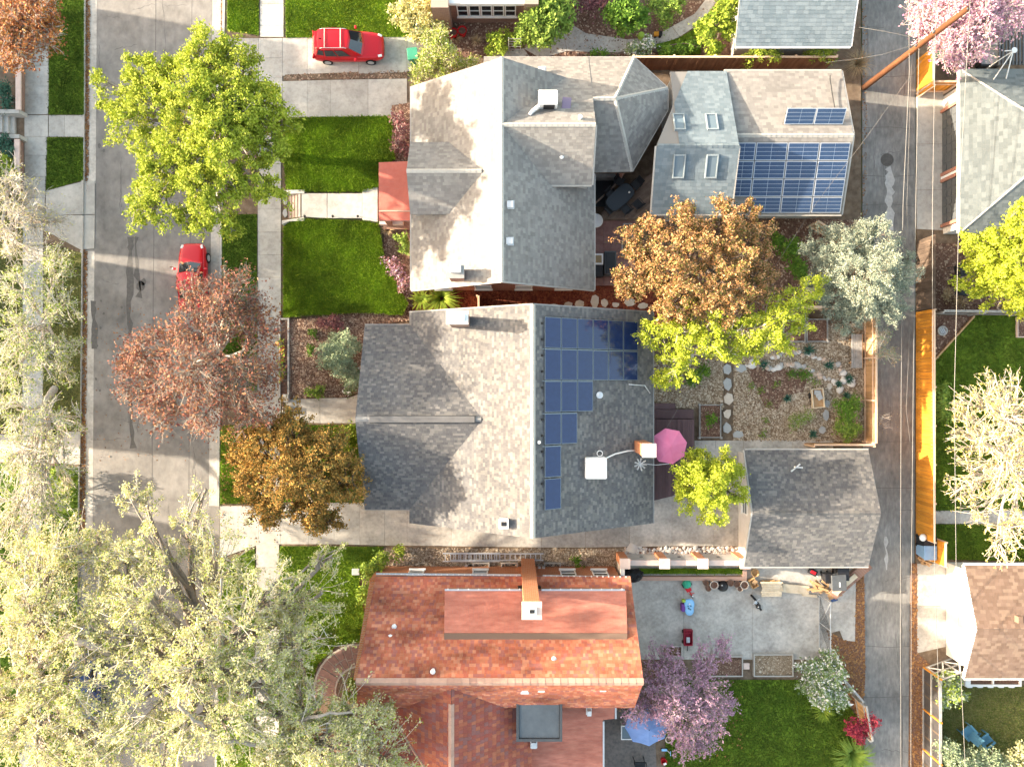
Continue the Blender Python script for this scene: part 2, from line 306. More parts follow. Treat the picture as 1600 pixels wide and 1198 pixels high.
leafm('leaf_mid', [(.12,.20,.03),(.17,.26,.04),(.22,.31,.05)], .14)
leafm('leaf_yellowgreen', [(.26,.33,.03),(.34,.41,.05),(.20,.29,.03)], .14)
leafm('leaf_plum', [(.17,.055,.065),(.25,.10,.10),(.12,.04,.05),(.30,.15,.14)], .14)
leafm('leaf_crimson', [(.30,.025,.05),(.22,.02,.045),(.36,.05,.07)], .14)
leafm('leaf_teal', [(.05,.13,.09),(.07,.17,.11),(.04,.10,.07)], .2)
leafm('leaf_straw', [(.42,.30,.16),(.5,.38,.22),(.34,.24,.13)], .14)
leafm('leaf_whiteflower', [(.62,.62,.58),(.7,.68,.65),(.2,.28,.1),(.15,.22,.08),(.18,.25,.1)], .14)
leafm('leaf_litterbrown', [(.2,.09,.04),(.3,.14,.06)], .2)
leafm('leaf_olive_shade', [(.13,.12,.03),(.17,.15,.04),(.10,.10,.025)], .14)  # dark olive leaves mixed in to put crown shade into the colour
# ---------------------------------------------------------------- ground and paving
def sheet(name, pxpoly, z, mat, t=.0, parent=None, kind='structure', label=None):
    pts = [P(x, y, z) for x, y in pxpoly]; b = MB()
    if t: b.prism(pts, z-t, z)
    else:
        n = len(pts); s = sum(pts[i].x*pts[(i+1)%n].y-pts[(i+1)%n].x*pts[i].y for i in range(n))
        b.add(pts if s > 0 else pts[::-1], [tuple(range(n))])
    return b.build(name, mat, parent, kind=kind if parent is None else None, label=label)
def inpoly(p, x, y):
    c = np.zeros(len(x), bool); n = len(p); j = n-1
    for i in range(n):
        xi, yi = p[i][0], p[i][1]; xj, yj = p[j][0], p[j][1]
        if yi != yj: c ^= ((yi > y) != (yj > y)) & (x < (xj-xi)*(y-yi)/(yj-yi)+xi)
        j = i
    return c
def scatter(pxpoly, z, n):
    p = [P(x, y, z) for x, y in pxpoly]
    xs = [q.x for q in p]; ys = [q.y for q in p]
    X = np.random.uniform(min(xs), max(xs), n*4); Y = np.random.uniform(min(ys), max(ys), n*4)
    k = inpoly(p, X, Y); X, Y = X[k][:n], Y[k][:n]
    return X, Y
def parea(pxpoly, z=0):
    p = [P(x, y, z) for x, y in pxpoly]; n = len(p)
    return abs(sum(p[i].x*p[(i+1)%n].y-p[(i+1)%n].x*p[i].y for i in range(n)))/2
def grass(pxpoly, z, dens, mat, parent=None, h=(.05,.10), wd=.028, name='grass_blades', zf=None):
    n = int(parea(pxpoly, z)*dens); X, Y = scatter(pxpoly, z, n); n = len(X); X = X+np.random.normal(0,.05,n); Y = Y+np.random.normal(0,.05,n)
    a = np.random.uniform(0, 2*np.pi, n); hh = np.random.uniform(h[0], h[1], n)
    la = np.random.uniform(0, 2*np.pi, n); ll = hh*np.random.uniform(.2, .9, n)
    Z = zf(X, Y) if zf else np.full(n, z)
    dx, dy = np.cos(a)*wd, np.sin(a)*wd
    V = np.empty((n,3,3)); V[:,0] = np.stack([X-dx, Y-dy, Z], 1); V[:,1] = np.stack([X+dx, Y+dy, Z], 1)
    V[:,2] = np.stack([X+np.cos(la)*ll, Y+np.sin(la)*ll, Z+hh], 1)
    me = npmesh(V.reshape(-1,3), np.arange(n*3).reshape(-1,3))
    return link(name, me, mat, parent, kind='stuff')
def chips(pxpoly, z, dens, mat, size=.07, flat=.35, name='chips', parent=None, zj=.02):
    n = int(parea(pxpoly, z)*dens); X, Y = scatter(pxpoly, z, n); n = len(X)
    s = size*np.random.lognormal(0, .35, n); a = np.random.uniform(0, 2*np.pi, n); el = np.random.uniform(.5, 1, n)
    # little flattened octahedra
    base = np.array([[1,0,0],[0,1,0],[-1,0,0],[0,-1,0],[.2,.1,1],[0,0,-.5]])
    V = np.empty((n,6,3))
    for i, (bx, by, bz) in enumerate(base):
        jx = bx*(1+np.random.uniform(-.3,.3,n)); jy = by*el
        V[:,i,0] = X+s*(jx*np.cos(a)-jy*np.sin(a)); V[:,i,1] = Y+s*(jx*np.sin(a)+jy*np.cos(a)); V[:,i,2] = z+s*flat*bz+np.random.uniform(0,zj,n)
    T = np.array([[0,1,4],[1,2,4],[2,3,4],[3,0,4]])
    Q = (np.arange(n)[:,None,None]*6+T[None]).reshape(-1,3)
    return link(name, npmesh(V.reshape(-1,3), Q), mat, parent, kind='stuff')
def leaves_flat(pxpoly, z, n, mat, size=.07, name='fallen_leaves'):
    X, Y = scatter(pxpoly, z, n); n = len(X); a = np.random.uniform(0, 2*np.pi, n); s = size*np.random.uniform(.6,1.5,n)
    V = np.empty((n,4,3)); tz = np.random.uniform(.0,.05,(n,4))
    for i, t in enumerate((0, .5, 1, 1.5)):
        r = s*(1 if i % 2 == 0 else .55); V[:,i] = np.stack([X+r*np.cos(a+t*np.pi), Y+r*np.sin(a+t*np.pi), z+tz[:,i]], 1)
    return link(name, npmesh(V.reshape(-1,3), np.arange(n*4).reshape(-1,4)), mat, kind='stuff')

MB().box(-300, 300, -300, 300, -.6, -.05).build('ground', M['ground'], kind='structure')
sheet('street', [(136,-700),(352,-700),(347,400),(343,830),(340,1900),(110,1900),(124,830),(130,500)], 0, M['asphalt'])
sheet('alley', [(1346,-700),(1432,-700),(1430,600),(1424,1900),(1352,1900),(1348,600)], 0, M['alley'])
lot = struct_empty('lots')
sheet('lot', [(354,-700),(1344,-700),(1346,600),(1350,1900),(343,1900),(345,830),(350,400)], .1, M['soil'], .14, lot)
sheet('lot', [(-700,-700),(132,-700),(127,500),(121,830),(107,1900),(-700,1900)], .1, M['soil'], .14, lot)
sheet('lot', [(1435,-700),(2400,-700),(2400,1900),(1428,1900),(1433,600)], .1, M['soil'], .14, lot)
# street seams, patches
def strip(name, pts, wd, z, mat, parent=None, jit=0.0, kind='structure'):
    q = [P(x, y, z) for x, y in pts]; L_, R_ = [], []
    for i, p in enumerate(q):
        d = (q[min(i+1,len(q)-1)]-q[max(0,i-1)]).normalized(); nn = Vector((-d.y, d.x, 0))
        ww = wd/2*(1+random.uniform(-jit, jit)); L_.append(p+nn*ww); R_.append(p-nn*ww)
    b = MB()
    for i in range(len(q)-1): b.add([R_[i], R_[i+1], L_[i+1], L_[i]], [(0,1,2,3)])
    return b.build(name, mat, parent, kind=kind if parent is None else None)
def wig(x0, y0, x1, y1, n, j): return [(x0+(x1-x0)*i/n+random.uniform(-j,j), y0+(y1-y0)*i/n) for i in range(n+1)]
strip('street_seam', wig(244,-40,236,900,20,.4), .04, .004, M['tar'])
strip('street_seam', wig(300,-40,294,900,20,.4), .03, .004, M['tar'])
strip('tar_seal', wig(205,370,204,392,5,1)+wig(202,425,201,540,10,2.5)+wig(203,600,208,700,8,1.5), .34, .005, M['tar'], jit=.5)
strip('tar_seal', wig(213,370,217,465,8,3), .28, .006, M['tar'], jit=.8)
strip('oil_stain', wig(146,470,148,545,10,1), .28, .005, M['tar'], jit=.6)
b = MB()
for px, py, r in ((221,447,.3),(190,480,.07),(162,490,.08),(157,512,.08),(152,540,.07),(158,470,.06),(155,228,.12),(162,236,.09),(150,592,.08),(224,440,.18),(156,610,.07)):
    c = P(px,py,.006); k = 9; b.add([c+Vector((r*random.uniform(.7,1.2)*math.cos(2*math.pi*i/k), 1.3*r*random.uniform(.7,1.2)*math.sin(2*math.pi*i/k),0)) for i in range(k)], [tuple(range(k))])
b.build('oil_spots', M['tar'], kind='structure')
for k in range(26):
    x0, y0 = random.uniform(140,335), random.uniform(0,860); dx, dy = random.choice(((random.uniform(20,70),random.uniform(-10,10)),(random.uniform(-6,6),random.uniform(30,90))))
    n = 8; strip('crack', [(min(341,max(137,x0+dx*i/n+random.uniform(-1.5,1.5))), y0+dy*i/n+random.uniform(-1.5,1.5)) for i in range(n+1)], .022, .0045, M['tar'], jit=.7)
for k in range(18):
    x0, y0 = random.uniform(1352,1420), random.uniform(0,1190); n = 7; dx, dy = random.choice(((random.uniform(15,45),random.uniform(-8,8)),(random.uniform(-5,5),random.uniform(30,80))))
    strip('crack', [(min(1424,max(1350,x0+dx*i/n+random.uniform(-1.5,1.5))), y0+dy*i/n+random.uniform(-1.5,1.5)) for i in range(n+1)], .025, .0045, M['tar'], jit=.7)
for pts in ([(339,-60),(336,400),(333,790)],[(145,-60),(143,287)],[(141,392),(138,830)]): strip('gutter_pan', pts, .55, .003, M['concrete_old'])
for yy in (120,200,275,320,690,760,1010,1090): strip('alley_seam', [(1346,yy+random.uniform(-2,2)),(1390,yy+random.uniform(-2,2)),(1428,yy+random.uniform(-3,3))], .035, .004, M['tar'])
strip('alley_seam', wig(1407,820,1410,1200,14,1.2), .07, .005, M['tar'], jit=.6)
strip('pale_spill', wig(1389,262,1391,300,6,2)+wig(1390,305,1391,360,6,2), .42, .006, M['streak'], jit=.6)
strip('pale_spill', wig(1384,838,1386,890,6,1), .22, .006, M['streak'], jit=.7)
sheet('alley_patch', [(1352,735),(1395,720),(1398,900),(1362,905)], .003, M['alley'])
MB().lathe(P(1386,250,0), [(.42,.0),(.42,.03),(.34,.03),(.33,.02),(.3,.035),(.1,.035)], 20).build('manhole_ring', M['manhole'], kind='structure')
# kerbs
for nm, pts in (('kerb',[(352,-60),(350,58)]),('kerb',[(347,185),(346,400),(343,660),(342,790)]),('kerb',[(342,880),(338,1260)]),('kerb',[(133,-60),(131,287)]),('kerb',[(129,392),(126,672)]),('kerb',[(124,728),(122,830),(116,1260)])):
    k = struct_empty('kerb', P(*pts[0], 0)) if nm else None
    for i in range(len(pts)-1):
        A, B = P(*pts[i]), P(*pts[i+1]); Ln = (B-A).length; n = max(1, int(Ln/3)); d = (B-A)/n
        ang = math.atan2(d.y, d.x)
        for j in range(n):
            MB().cbox(A+d*(j+.5)+Vector((0,0,.07)), (d.length-.012,.15,.15), ang).build('kerb_stone', M['kerb'], k)
# paving slabs: every slab is its own piece with an open joint
def slabs(root, rects, z, mat, gap=.012, t=.12):
    for r in rects:
        if len(r) == 4:
            x0, y0, x1, y1 = r; q = [(x0,y0),(x1,y0),(x1,y1),(x0,y1)]
        else: q = [(r[i], r[i+1]) for i in range(0, len(r), 2)]
        pts = [P(x,y,z) for x,y in q]; c = sum(pts, Vector())/len(pts)
        pts = [p+(c-p).normalized()*gap for p in pts]; dz = random.uniform(-.006,.006)
        MB().prism(pts, z-t, z+dz).build('slab', mat, root)
def rows(x0, x1, ys): return [(x0, ys[i], x1, ys[i+1]) for i in range(len(ys)-1)]
sw = struct_empty('sidewalk', P(420,400,.1))
slabs(sw, rows(406,443,[-60,-25,6,40,58]), .14, M['concrete'])
slabs(sw, [(402.5+.0*i, y, 439, y+35.5) for i, y in enumerate(np.arange(185,615,35.5))], .14, M['concrete'])
slabs(sw, [(402,y,437,y+36) for y in np.arange(612,780,36)]+[(400,y,436,y+36) for y in np.arange(850,1260,36)], .14, M['concrete'])
slabs(sw, [(404,60,441,91),(404,91,441,122),(404,122,441,153),(404,153,440,184)], .14, M['concrete'])
sw2 = struct_empty('sidewalk', P(55,400,.1))
slabs(sw2, [(39,y,76,y+32.5) for y in np.arange(-60,145,32.5)]+[(39,147,75,179),(38,180,75,214),(38,214,73,243),(38,243,72,276),(37,276,71,309),(37,309,70,340)], .14, M['concrete'])
slabs(sw2, [(35,y,67,y+34) for y in np.arange(341,660,34)]+[(32,681,66,722)]+[(30,y,64,y+34) for y in np.arange(724,1240,34)], .14, M['concrete'])
lw = struct_empty('walkway', P(100,196,.1)); slabs(lw, [(76,180,101,214),(101,180,130,214)], .141, M['concrete'])
cw = struct_empty('cross_walk', P(60,700,.1)); slabs(cw, [(66,676,97,724),(97,674,125,726),(-30,678,0,722),(0,678,32,722)], .138, M['concrete_old'])
wd = struct_empty('driveway', P(105,335,.1)); slabs(wd, [(72,298,130,283,130,335,70,337),(70,337,130,336,129,392,70,360)], .139, M['concrete'])
slabs(wd, [(130.5,283,148,283,148,335,130.5,335),(130,336,148,336,147,388,129.5,390)], .05, M['kerb'], t=.08)
d1 = struct_empty('driveway', P(540,90,.1))
slabs(d1, [(441,60,480,58,480,118,441,119),(480,58,560,56,560,116,480,118),(560,56,636,54,636,113,560,116),(636,54,680,62,668,108,636,112)], .14, M['concrete'])
slabs(d1, [(441,127,480,126,480,183,442,184),(480,126,516,125,516,183,480,183),(516,125,575,124,575,182,516,183),(575,124,636,123,636,181,575,182)], .14, M['concrete'])
slabs(d1, [(356,60,404,60,404,91,360,88),(360,89,404,92,404,122,362,122),(362,122,404,122,404,153,362,150),(356,150,404,153,404,184,348,184)], .13, M['concrete_old'])
d2 = struct_empty('driveway', P(700,825,.1))
slabs(d2, [(344,790,372,790,372,862,343,872),(372,790,404,790,404,851,372,862),(404,788,438,787,438,850,404,851),(438,787,482,786,482,850,438,850),(482,786,522,785,522,850,482,850),(522,785,562,785,562,851,522,850)], .14, M['concrete'])
slabs(d2, [(562,785,601,785,601,852,562,851),(601,785,636,785,636,852,601,852),(636,785,705,785,705,853,636,852),(705,785,775,785,775,854,705,853),(775,785,846,785,846,855,775,854),(846,785,915,785,915,855,846,855),(915,785,984,775,984,854,915,855),(984,775,1050,775,1050,853,984,854),(1050,700,1115,700,1115,853,1050,853),(1115,700,1168,700,1168,853,1115,853)], .14, M['concrete_old'])
d3 = struct_empty('patio', P(1150,960,.1))
for (xa, xb) in ((985,1068),(1068,1176),(1176,1300)):
    slabs(d3, [(xa,870,xb,1030)], .14, M['concrete_old'])
slabs(d3, [(1300,870,1338,870,1336,1002,1318,1000,1312,985,1300,988)], .13, M['concrete_old'])
apron = struct_empty('garage_apron', P(1340,290,.05)); slabs(apron, [(1316,115,1334,140,1344,150,1343,260,1316,250),(1314,250,1343,260,1342,335,1335,350,1312,340)], .1, M['concrete_old'])
apron2 = struct_empty('garage_apron', P(1455,250,.05))
slabs(apron2, [(1433,142,1474,142,1474,166,1433,166),(1433,166,1474,166,1474,225,1433,225),(1433,225,1474,225,1474,297,1433,297),(1433,297,1474,297,1474,360,1433,358)], .125, M['concrete'])
apron3 = struct_empty('garage_apron', P(1455,950,.05)); slabs(apron3, [(1433,880,1478,880,1478,947,1433,946),(1433,946,1478,947,1478,1010,1433,1020)], .125, M['concrete_old'])
pth = struct_empty('path', P(1200,695,.1)); slabs(pth, [(1085,688,1118,688,1118,720,1085,720),(1118,688,1162,688,1162,725,1118,725),(1162,687,1200,687,1200,710,1162,710),(1200,687,1238,687,1238,710,1200,710),(1238,687,1275,687,1275,710,1238,710),(1275,687,1302,687,1302,710,1275,710)], .14, M['concrete_old'])
gw = struct_empty('garden_path', P(930,60,.1))
slabs(gw, [(768,84,818,76,830,92,770,100),(818,76,860,60,880,52,886,80,845,92),(880,50,896,40,915,52,980,62,978,82,930,82,886,80),(980,62,1020,58,1050,42,1062,58,1030,74,978,82),(1050,42,1085,22,1110,-10,1124,-4,1098,34,1062,58),(1110,-10,1130,-60,1150,-60,1124,-4)], .14, M['concrete_old'])
ep = struct_empty('path', P(1520,808,.1)); slabs(ep, [(1459,798,1500,797,1500,818,1459,818),(1500,797,1560,796,1560,818,1500,818),(1560,796,1640,796,1640,818,1560,818)], .14, M['concrete_old'])
fw = struct_empty('front_walk', P(530,320,.5))
slabs(fw, [(471,302,511,302,511,341,471,339),(511,302,566,302,566,341,511,341),(566,296,590,292,590,347,566,344)], .62, M['concrete'], t=.5)
mw = struct_empty('front_walk', P(500,640,.2))
slabs(mw, [(446,624,500,622,500,661,446,659),(500,622,546,621,560,616,560,661,500,661)], .17, M['sandstone'] if 0 else M['concrete'])
# lawns
def lawn(pts, z, dens, turf='lawn', bl='blade', **k):
    o = sheet('lawn', pts, z, M[turf], .06); grass(pts, z, dens, M[bl], o, **k); return o
R_ = dict(h=(.06,.13))
lawn([(357,-60),(404,-60),(404,55),(355,48)], .15, 900)
lawn([(445,-60),(690,-60),(690,30),(640,58),(447,59)], .15, 800, 'lawn', 'blade')
lawn([(348,335),(401,335),(401,610),(346,610)], .15, 700, bl='blade_shaded')
lawn([(78,-60),(131,-60),(131,179),(76,179)], .15, 700, bl='blade_shaded')
lawn([(74,215),(130,215),(130,281),(72,297)], .15, 700, bl='blade_shaded')
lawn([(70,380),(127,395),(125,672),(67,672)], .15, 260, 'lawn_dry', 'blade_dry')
lawn([(66,728),(122,730),(118,1240),(64,1240)], .15, 300, bl='blade_shaded')
lawn([(345,665),(400,665),(402,785),(344,787)], .15, 500)
lawn([(440,664),(556,664),(570,784),(438,784)], .15, 500)
lawn([(438,853),(600,854),(560,900),(575,1000),(525,1008),(496,1038),(482,1085),(478,1260),(436,1260)], .15, 500)
lawn([(343,885),(398,855),(396,1260),(338,1260)], .15, 300, bl='blade_shaded')
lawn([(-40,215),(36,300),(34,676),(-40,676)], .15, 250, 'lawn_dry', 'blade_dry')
lawn([(-40,724),(30,724),(28,1260),(-40,1260)], .15, 250, bl='blade_shaded')
lawn([(1040,1062),(1300,1062),(1345,1130),(1348,1260),(1040,1260)], .15, 650, bl='blade_shaded')
lawn([(1462,560),(1522,493),(1660,493),(1660,797),(1460,797)], .15, 500, bl='blade_shaded')
lawn([(1460,819),(1660,819),(1660,878),(1460,873)], .15, 600, bl='blade_shaded')
lawn([(1462,1050),(1500,1065),(1660,1075),(1660,1260),(1460,1260)], .15, 450, 'lawn_dry', 'blade_dry')
lawn([(1000,888),(1162,888),(1162,896),(1000,896)], .32, 900)
lawn([(1025,70),(1060,60),(1095,40),(1095,85),(1030,90)], .15, 600)
# raised front lawns of the cross-gabled house: bank at the sidewalk, then level
def bank(pts):
    def zf(X, Y):
        x = X/46*F*1.011+800; return .16+.46*np.clip((x-441)/26, 0, 1)**.7
    p = [P(x,y,.5) for x,y in pts]; xs = [q.x for q in p]; ys = [q.y for q in p]; s = .12
    gx = np.arange(min(xs), max(xs)+s, s); gy = np.arange(min(ys), max(ys)+s, s); X, Y = np.meshgrid(gx, gy)
    Z = zf(X, Y)+np.random.uniform(-.02,.02,X.shape); V = np.stack([X,Y,Z],-1).reshape(-1,3); nx, ny = len(gx), len(gy)
    i = np.arange(nx*ny).reshape(ny,nx); Q = np.stack([i[:-1,:-1],i[:-1,1:],i[1:,1:],i[1:,:-1]],-1).reshape(-1,4)
    c = V[Q].mean(1); Q = Q[inpoly(p, c[:,0], c[:,1])]
    o = link('lawn', npmesh(V,Q), M['lawn'], kind='structure')
    grass(pts, .5, 1300, M['blade'], o, h=(.06,.15), zf=zf)
    return o
bank([(442,186),(612,182),(618,250),(596,262),(592,292),(566,300),(474,300),(446,294),(442,250)])
bank([(440,352),(452,344),(474,343),(566,346),(592,350),(600,400),(618,440),(638,475),(630,492),(560,488),(500,492),(440,495)])
# beds
def bed(name, pts, z, mat, chipmat, dens, size=.06, **k):
    o = sheet(name, pts, z, M[mat], .08); chips(pts, z, dens, M[chipmat], size, parent=o, name='chips', **k); return o
bed('mulch_bed', [(453,500),(520,492),(640,480),(572,508),(560,612),(540,620),(453,621)], .2, 'mulch', 'chip', 300, .05)
bed('mulch_bed', [(560,490),(640,476),(645,500),(572,508)], .2, 'mulch', 'chip', 250, .05)
bed('mulch_bed', [(612,165),(645,160),(645,262),(598,262),(618,250)], .3, 'mulch', 'chip', 200, .05)
bed('mulch_bed', [(600,345),(645,345),(645,480),(630,478),(600,400)], .3, 'mulch', 'chip', 200, .05)
bed('gravel_bed', [(600,856),(978,857),(970,900),(600,892)], .13, 'gravel', 'pebble', 330, .045, flat=.6)
bed('river_rock_bed', [(975,856),(1165,854),(1165,868),(975,868)], .14, 'mulch', 'rock', 70, .13, flat=.6)
bed('gravel_garden', [(1146,570),(1160,520),(1300,505),(1350,505),(1350,690),(1146,688)], .13, 'gravel', 'pebble', 330, .05)
bed('gravel_garden', [(1022,560),(1132,560),(1130,640),(1022,634)], .13, 'gravel', 'pebble', 250, .05)
bed('mulch_bed', [(1168,578),(1190,572),(1235,578),(1262,590),(1255,612),(1225,618),(1215,640),(1195,636),(1180,600)], .165, 'mulch', 'chip', 120, .05)
bed('red_mulch_bed', [(640,440),(1060,440),(1060,505),(640,500)], .12, 'mulch_red', 'chip_red', 220, .06)
bed('mulch_bed', [(1040,330),(1345,345),(1345,480),(1040,500)], .13, 'mulch', 'chip', 60, .06)
bed('mulch_bed', [(690,20),(1150,0),(1150,90),(690,90)], .115, 'mulch', 'chip', 60, .06)
bed('dirt_strip', [(1338,885),(1350,885),(1352,1060),(1345,1130),(1310,1055),(1292,985),(1320,1000),(1336,1002)], .12, 'mulch', 'leaf_litter', 220, .05)
bed('dirt_strip', [(1432,500),(1434,500),(1434,870),(1431,870)], .12, 'mulch', 'leaf_litter', 150, .05)
bed('dirt_strip', [(1424,880),(1433,880),(1434,1020),(1462,1045),(1460,1260),(1420,1260)], .12, 'mulch', 'leaf_litter', 150, .05)
bed('mulch_bed', [(1462,380),(1640,380),(1640,490),(1462,490)], .13, 'mulch', 'chip', 60, .06)
bed('mulch_bed', [(1462,493),(1522,493),(1462,560)], .14, 'mulch', 'chip', 60, .06)
bed('soil_strip', [(445,117),(640,110),(636,122),(445,126)], .14, 'soil', 'chip', 120, .05)
bed('mulch_bed', [(990,1030),(1060,1030),(1040,1110),(950,1110)], .13, 'mulch', 'chip', 120, .05)
leaves_flat([(133,0),(141,0),(138,300),(134,300)], .01, 900, M['leaf_litter'], .06)
leaves_flat([(129,390),(137,390),(133,830),(124,830)], .01, 1600, M['leaf_litter'], .06)
leaves_flat([(346,0),(351,0),(349,60),(345,60)], .01, 120, M['leaf_litter'], .05)
leaves_flat([(402,480),(440,470),(440,625),(402,625)], .15, 420, M['leaf_litter'], .07)
leaves_flat([(343,640),(440,640),(440,850),(345,850)], .16, 300, M['leaf_litter'], .06)
# wooden pieces: boards clipped to a convex outline, each its own object
def clip2(poly, conv):
    out = poly; n = len(conv)
    s = sum(conv[i][0]*conv[(i+1)%n][1]-conv[(i+1)%n][0]*conv[i][1] for i in range(n))
    cv = conv if s > 0 else conv[::-1]
    for i in range(n):
        ax, ay = cv[i]; bx, by = cv[(i+1)%n]; inp = out; out = []
        if not inp: return []
        d = [(bx-ax)*(p[1]-ay)-(by-ay)*(p[0]-ax) for p in inp]
        for k in range(len(inp)):
            p, q = inp[k], inp[(k+1)%len(inp)]; dp, dq = d[k], d[(k+1)%len(inp)]
            if dp >= 0: out.append(p)
            if (dp > 0 > dq) or (dp < 0 < dq):
                t = dp/(dp-dq); out.append((p[0]+t*(q[0]-p[0]), p[1]+t*(q[1]-p[1])))
    return out
def boards(root, pxpoly, z, ang, wd, mat, name='board', t=.04, gap=.012):
    conv = [tuple(P(x,y,z)[:2]) for x,y in pxpoly]; c, s = math.cos(ang), math.sin(ang)
    vs = [-x*s+y*c for x,y in conv]; v = min(vs)
    while v < max(vs):
        q = clip2([(a*c-b_*s, a*s+b_*c) for a, b_ in ((-80,v+gap),(80,v+gap),(80,v+wd),(-80,v+wd))], conv); v += wd
        if len(q) >= 3: MB().prism(q, z-t, z+random.uniform(-.004,.004)).build(name, mat, root)
# ---------------------------------------------------------------- roofs
def shingles(roof, polys, course, tabw, t, mat, name='shingles', jit=.25):
    V = []; Fc = []
    for poly in polys:
        poly = [Vector(p) for p in poly]; n = Vector()
        for i in range(len(poly)): n += poly[i].cross(poly[(i+1)%len(poly)])
        n.normalize()
        if n.z < 0: poly = poly[::-1]; n = -n
        up = Vector((0,0,1))-n*n.z
        if up.length < .02: up = Vector((0,1,0))-n*n.y
        v = up.normalized(); u = v.cross(n).normalized(); o = poly[0]
        c2 = [((p-o).dot(u), (p-o).dot(v)) for p in poly]
        u0, u1 = min(p[0] for p in c2), max(p[0] for p in c2); v0, v1 = min(p[1] for p in c2), max(p[1] for p in c2)
        y = v0; k = 0
        while y < v1-.01:
            x = u0-random.uniform(0, tabw)
            while x < u1:
                ww = tabw*random.uniform(1-jit, 1+jit); q = clip2([(x,y),(x+ww-.006,y),(x+ww-.006,y+course),(x,y+course)], c2); x += ww
                if len(q) < 3: continue
                tt = t*random.uniform(.75,1.25); b = len(V)
                top = [o+u*a+v*bb+n*(.012+tt*(1-.8*(bb-y)/course)) for a, bb in q]
                lo = [o+u*a+v*bb+n*.002 for a, bb in q]
                m_ = len(q); V += top; Fc.append(tuple(range(b, b+m_)))
                for i in range(m_):
                    a1, a2 = q[i], q[(i+1)%m_]
                    if abs(a1[1]-y) < 1e-5 and abs(a2[1]-y) < 1e-5:
                        w_ = len(V); V += [lo[i], lo[(i+1)%m_]]; Fc.append((w_, w_+1, b+(i+1)%m_, b+i))
            y += course; k += 1
    me = bpy.data.meshes.new('mesh'); me.from_pydata([tuple(p) for p in V], [], Fc); me.update()
    return link(name, me, mat, roof, kind='stuff')
def roof(house, polys, mat, smat, course=.19, tabw=.32, t=.018, thick=.16, name='roof', shname='shingles', jit=.25):
    b = MB()
    for p in polys: b.slab([Vector(q)-Vector((0,0,.035)) for q in p], thick)
    r = b.build(name, mat, house); shingles(r, polys, course, tabw, t, smat, shname, jit); return r
def body(house, x0, x1, y0, y1, axis, ze, zr, mat, rc, z0=0.0, name='wall'):
    """gabled wall body; ridge along axis at coordinate rc"""
    if axis == 'y': prof = [(x0,z0),(x1,z0),(x1,ze),(rc,zr),(x0,ze)]; A = [(p[0],y0,p[1]) for p in prof]; B = [(p[0],y1,p[1]) for p in prof]
    else: prof = [(y0,z0),(y1,z0),(y1,ze),(rc,zr),(y0,ze)]; A = [(x1,p[0],p[1]) for p in prof]; B = [(x0,p[0],p[1]) for p in prof]
    n = 5; b = MB(); b.add(A+B, [tuple(range(n)), tuple(range(2*n-1,n-1,-1))]+[((i+1)%n, i, n+i, n+(i+1)%n) for i in range(n)])
    return b.build(name, mat, house)
def bar(house, a, b_, mat, name='gutter', s=.1, n=4):
    a, b_ = Vector(a), Vector(b_); d = b_-a; ang = math.atan2(d.y, d.x); ph = math.atan2(d.z, math.hypot(d.x, d.y))
    m = Matrix.Rotation(-ph, 3, 'Y')
    return MB().cbox((a+b_)/2, (d.length, s, s), ang, m).build(name, mat, house)
def window(house, c, wd, ht, face, mat_f=None, sill=True):
    """sash window on a wall; c = centre on wall plane, face = outward unit vector (axis aligned)"""
    c = Vector(c); f = Vector(face); s = Vector((abs(f.y), abs(f.x), 0)); ang = math.atan2(s.y, s.x); mat_f = mat_f or M['white']
    b = MB(); e = .07
    for sx in (-1,1): b.cbox(c+s*sx*(wd/2)+f*.03, (e,.08,ht+e), ang)
    for sz in (-1,0,1): b.cbox(c+Vector((0,0,sz*ht/2))+f*.031, (wd-e if sz else wd-e,.07 if sz else .05,e if sz else .04), ang)
    w_ = b.build('window', mat_f, house)
    MB().cbox(c+f*.012, (wd-.05,.02,ht-.05), ang).build('pane', M['glass'], w_)
    if sill: MB().cbox(c+f*.07-Vector((0,0,ht/2+.07)), (wd+.16,.14,.05), ang).build('sill', mat_f, w_)
    return w_
def boxvent(house, px, py, zr, s=(.35,.35,.14), mat='metal', name='roof_vent', rz=0):
    p = P(px,py,zr+.1); b = MB(); b.cbox(p, (s[0]*1.35,s[1]*1.35,.02), rz); b.cbox(p+Vector((0,0,s[2]/2)), s, rz)
    return b.build(name, M[mat], house, bevel=.01)
def brick_chimney(house, c, sx, sy, z0, zt, mat, capmat, flue=True, cap_over=.07):
    ch = MB().box(c[0]-sx/2, c[0]+sx/2, c[1]-sy/2, c[1]+sy/2, z0, zt-.1).build('chimney', mat, house)
    MB().box(c[0]-sx/2-cap_over, c[0]+sx/2+cap_over, c[1]-sy/2-cap_over, c[1]+sy/2+cap_over, zt-.1, zt).build('chimney_cap', capmat, ch)
    return ch
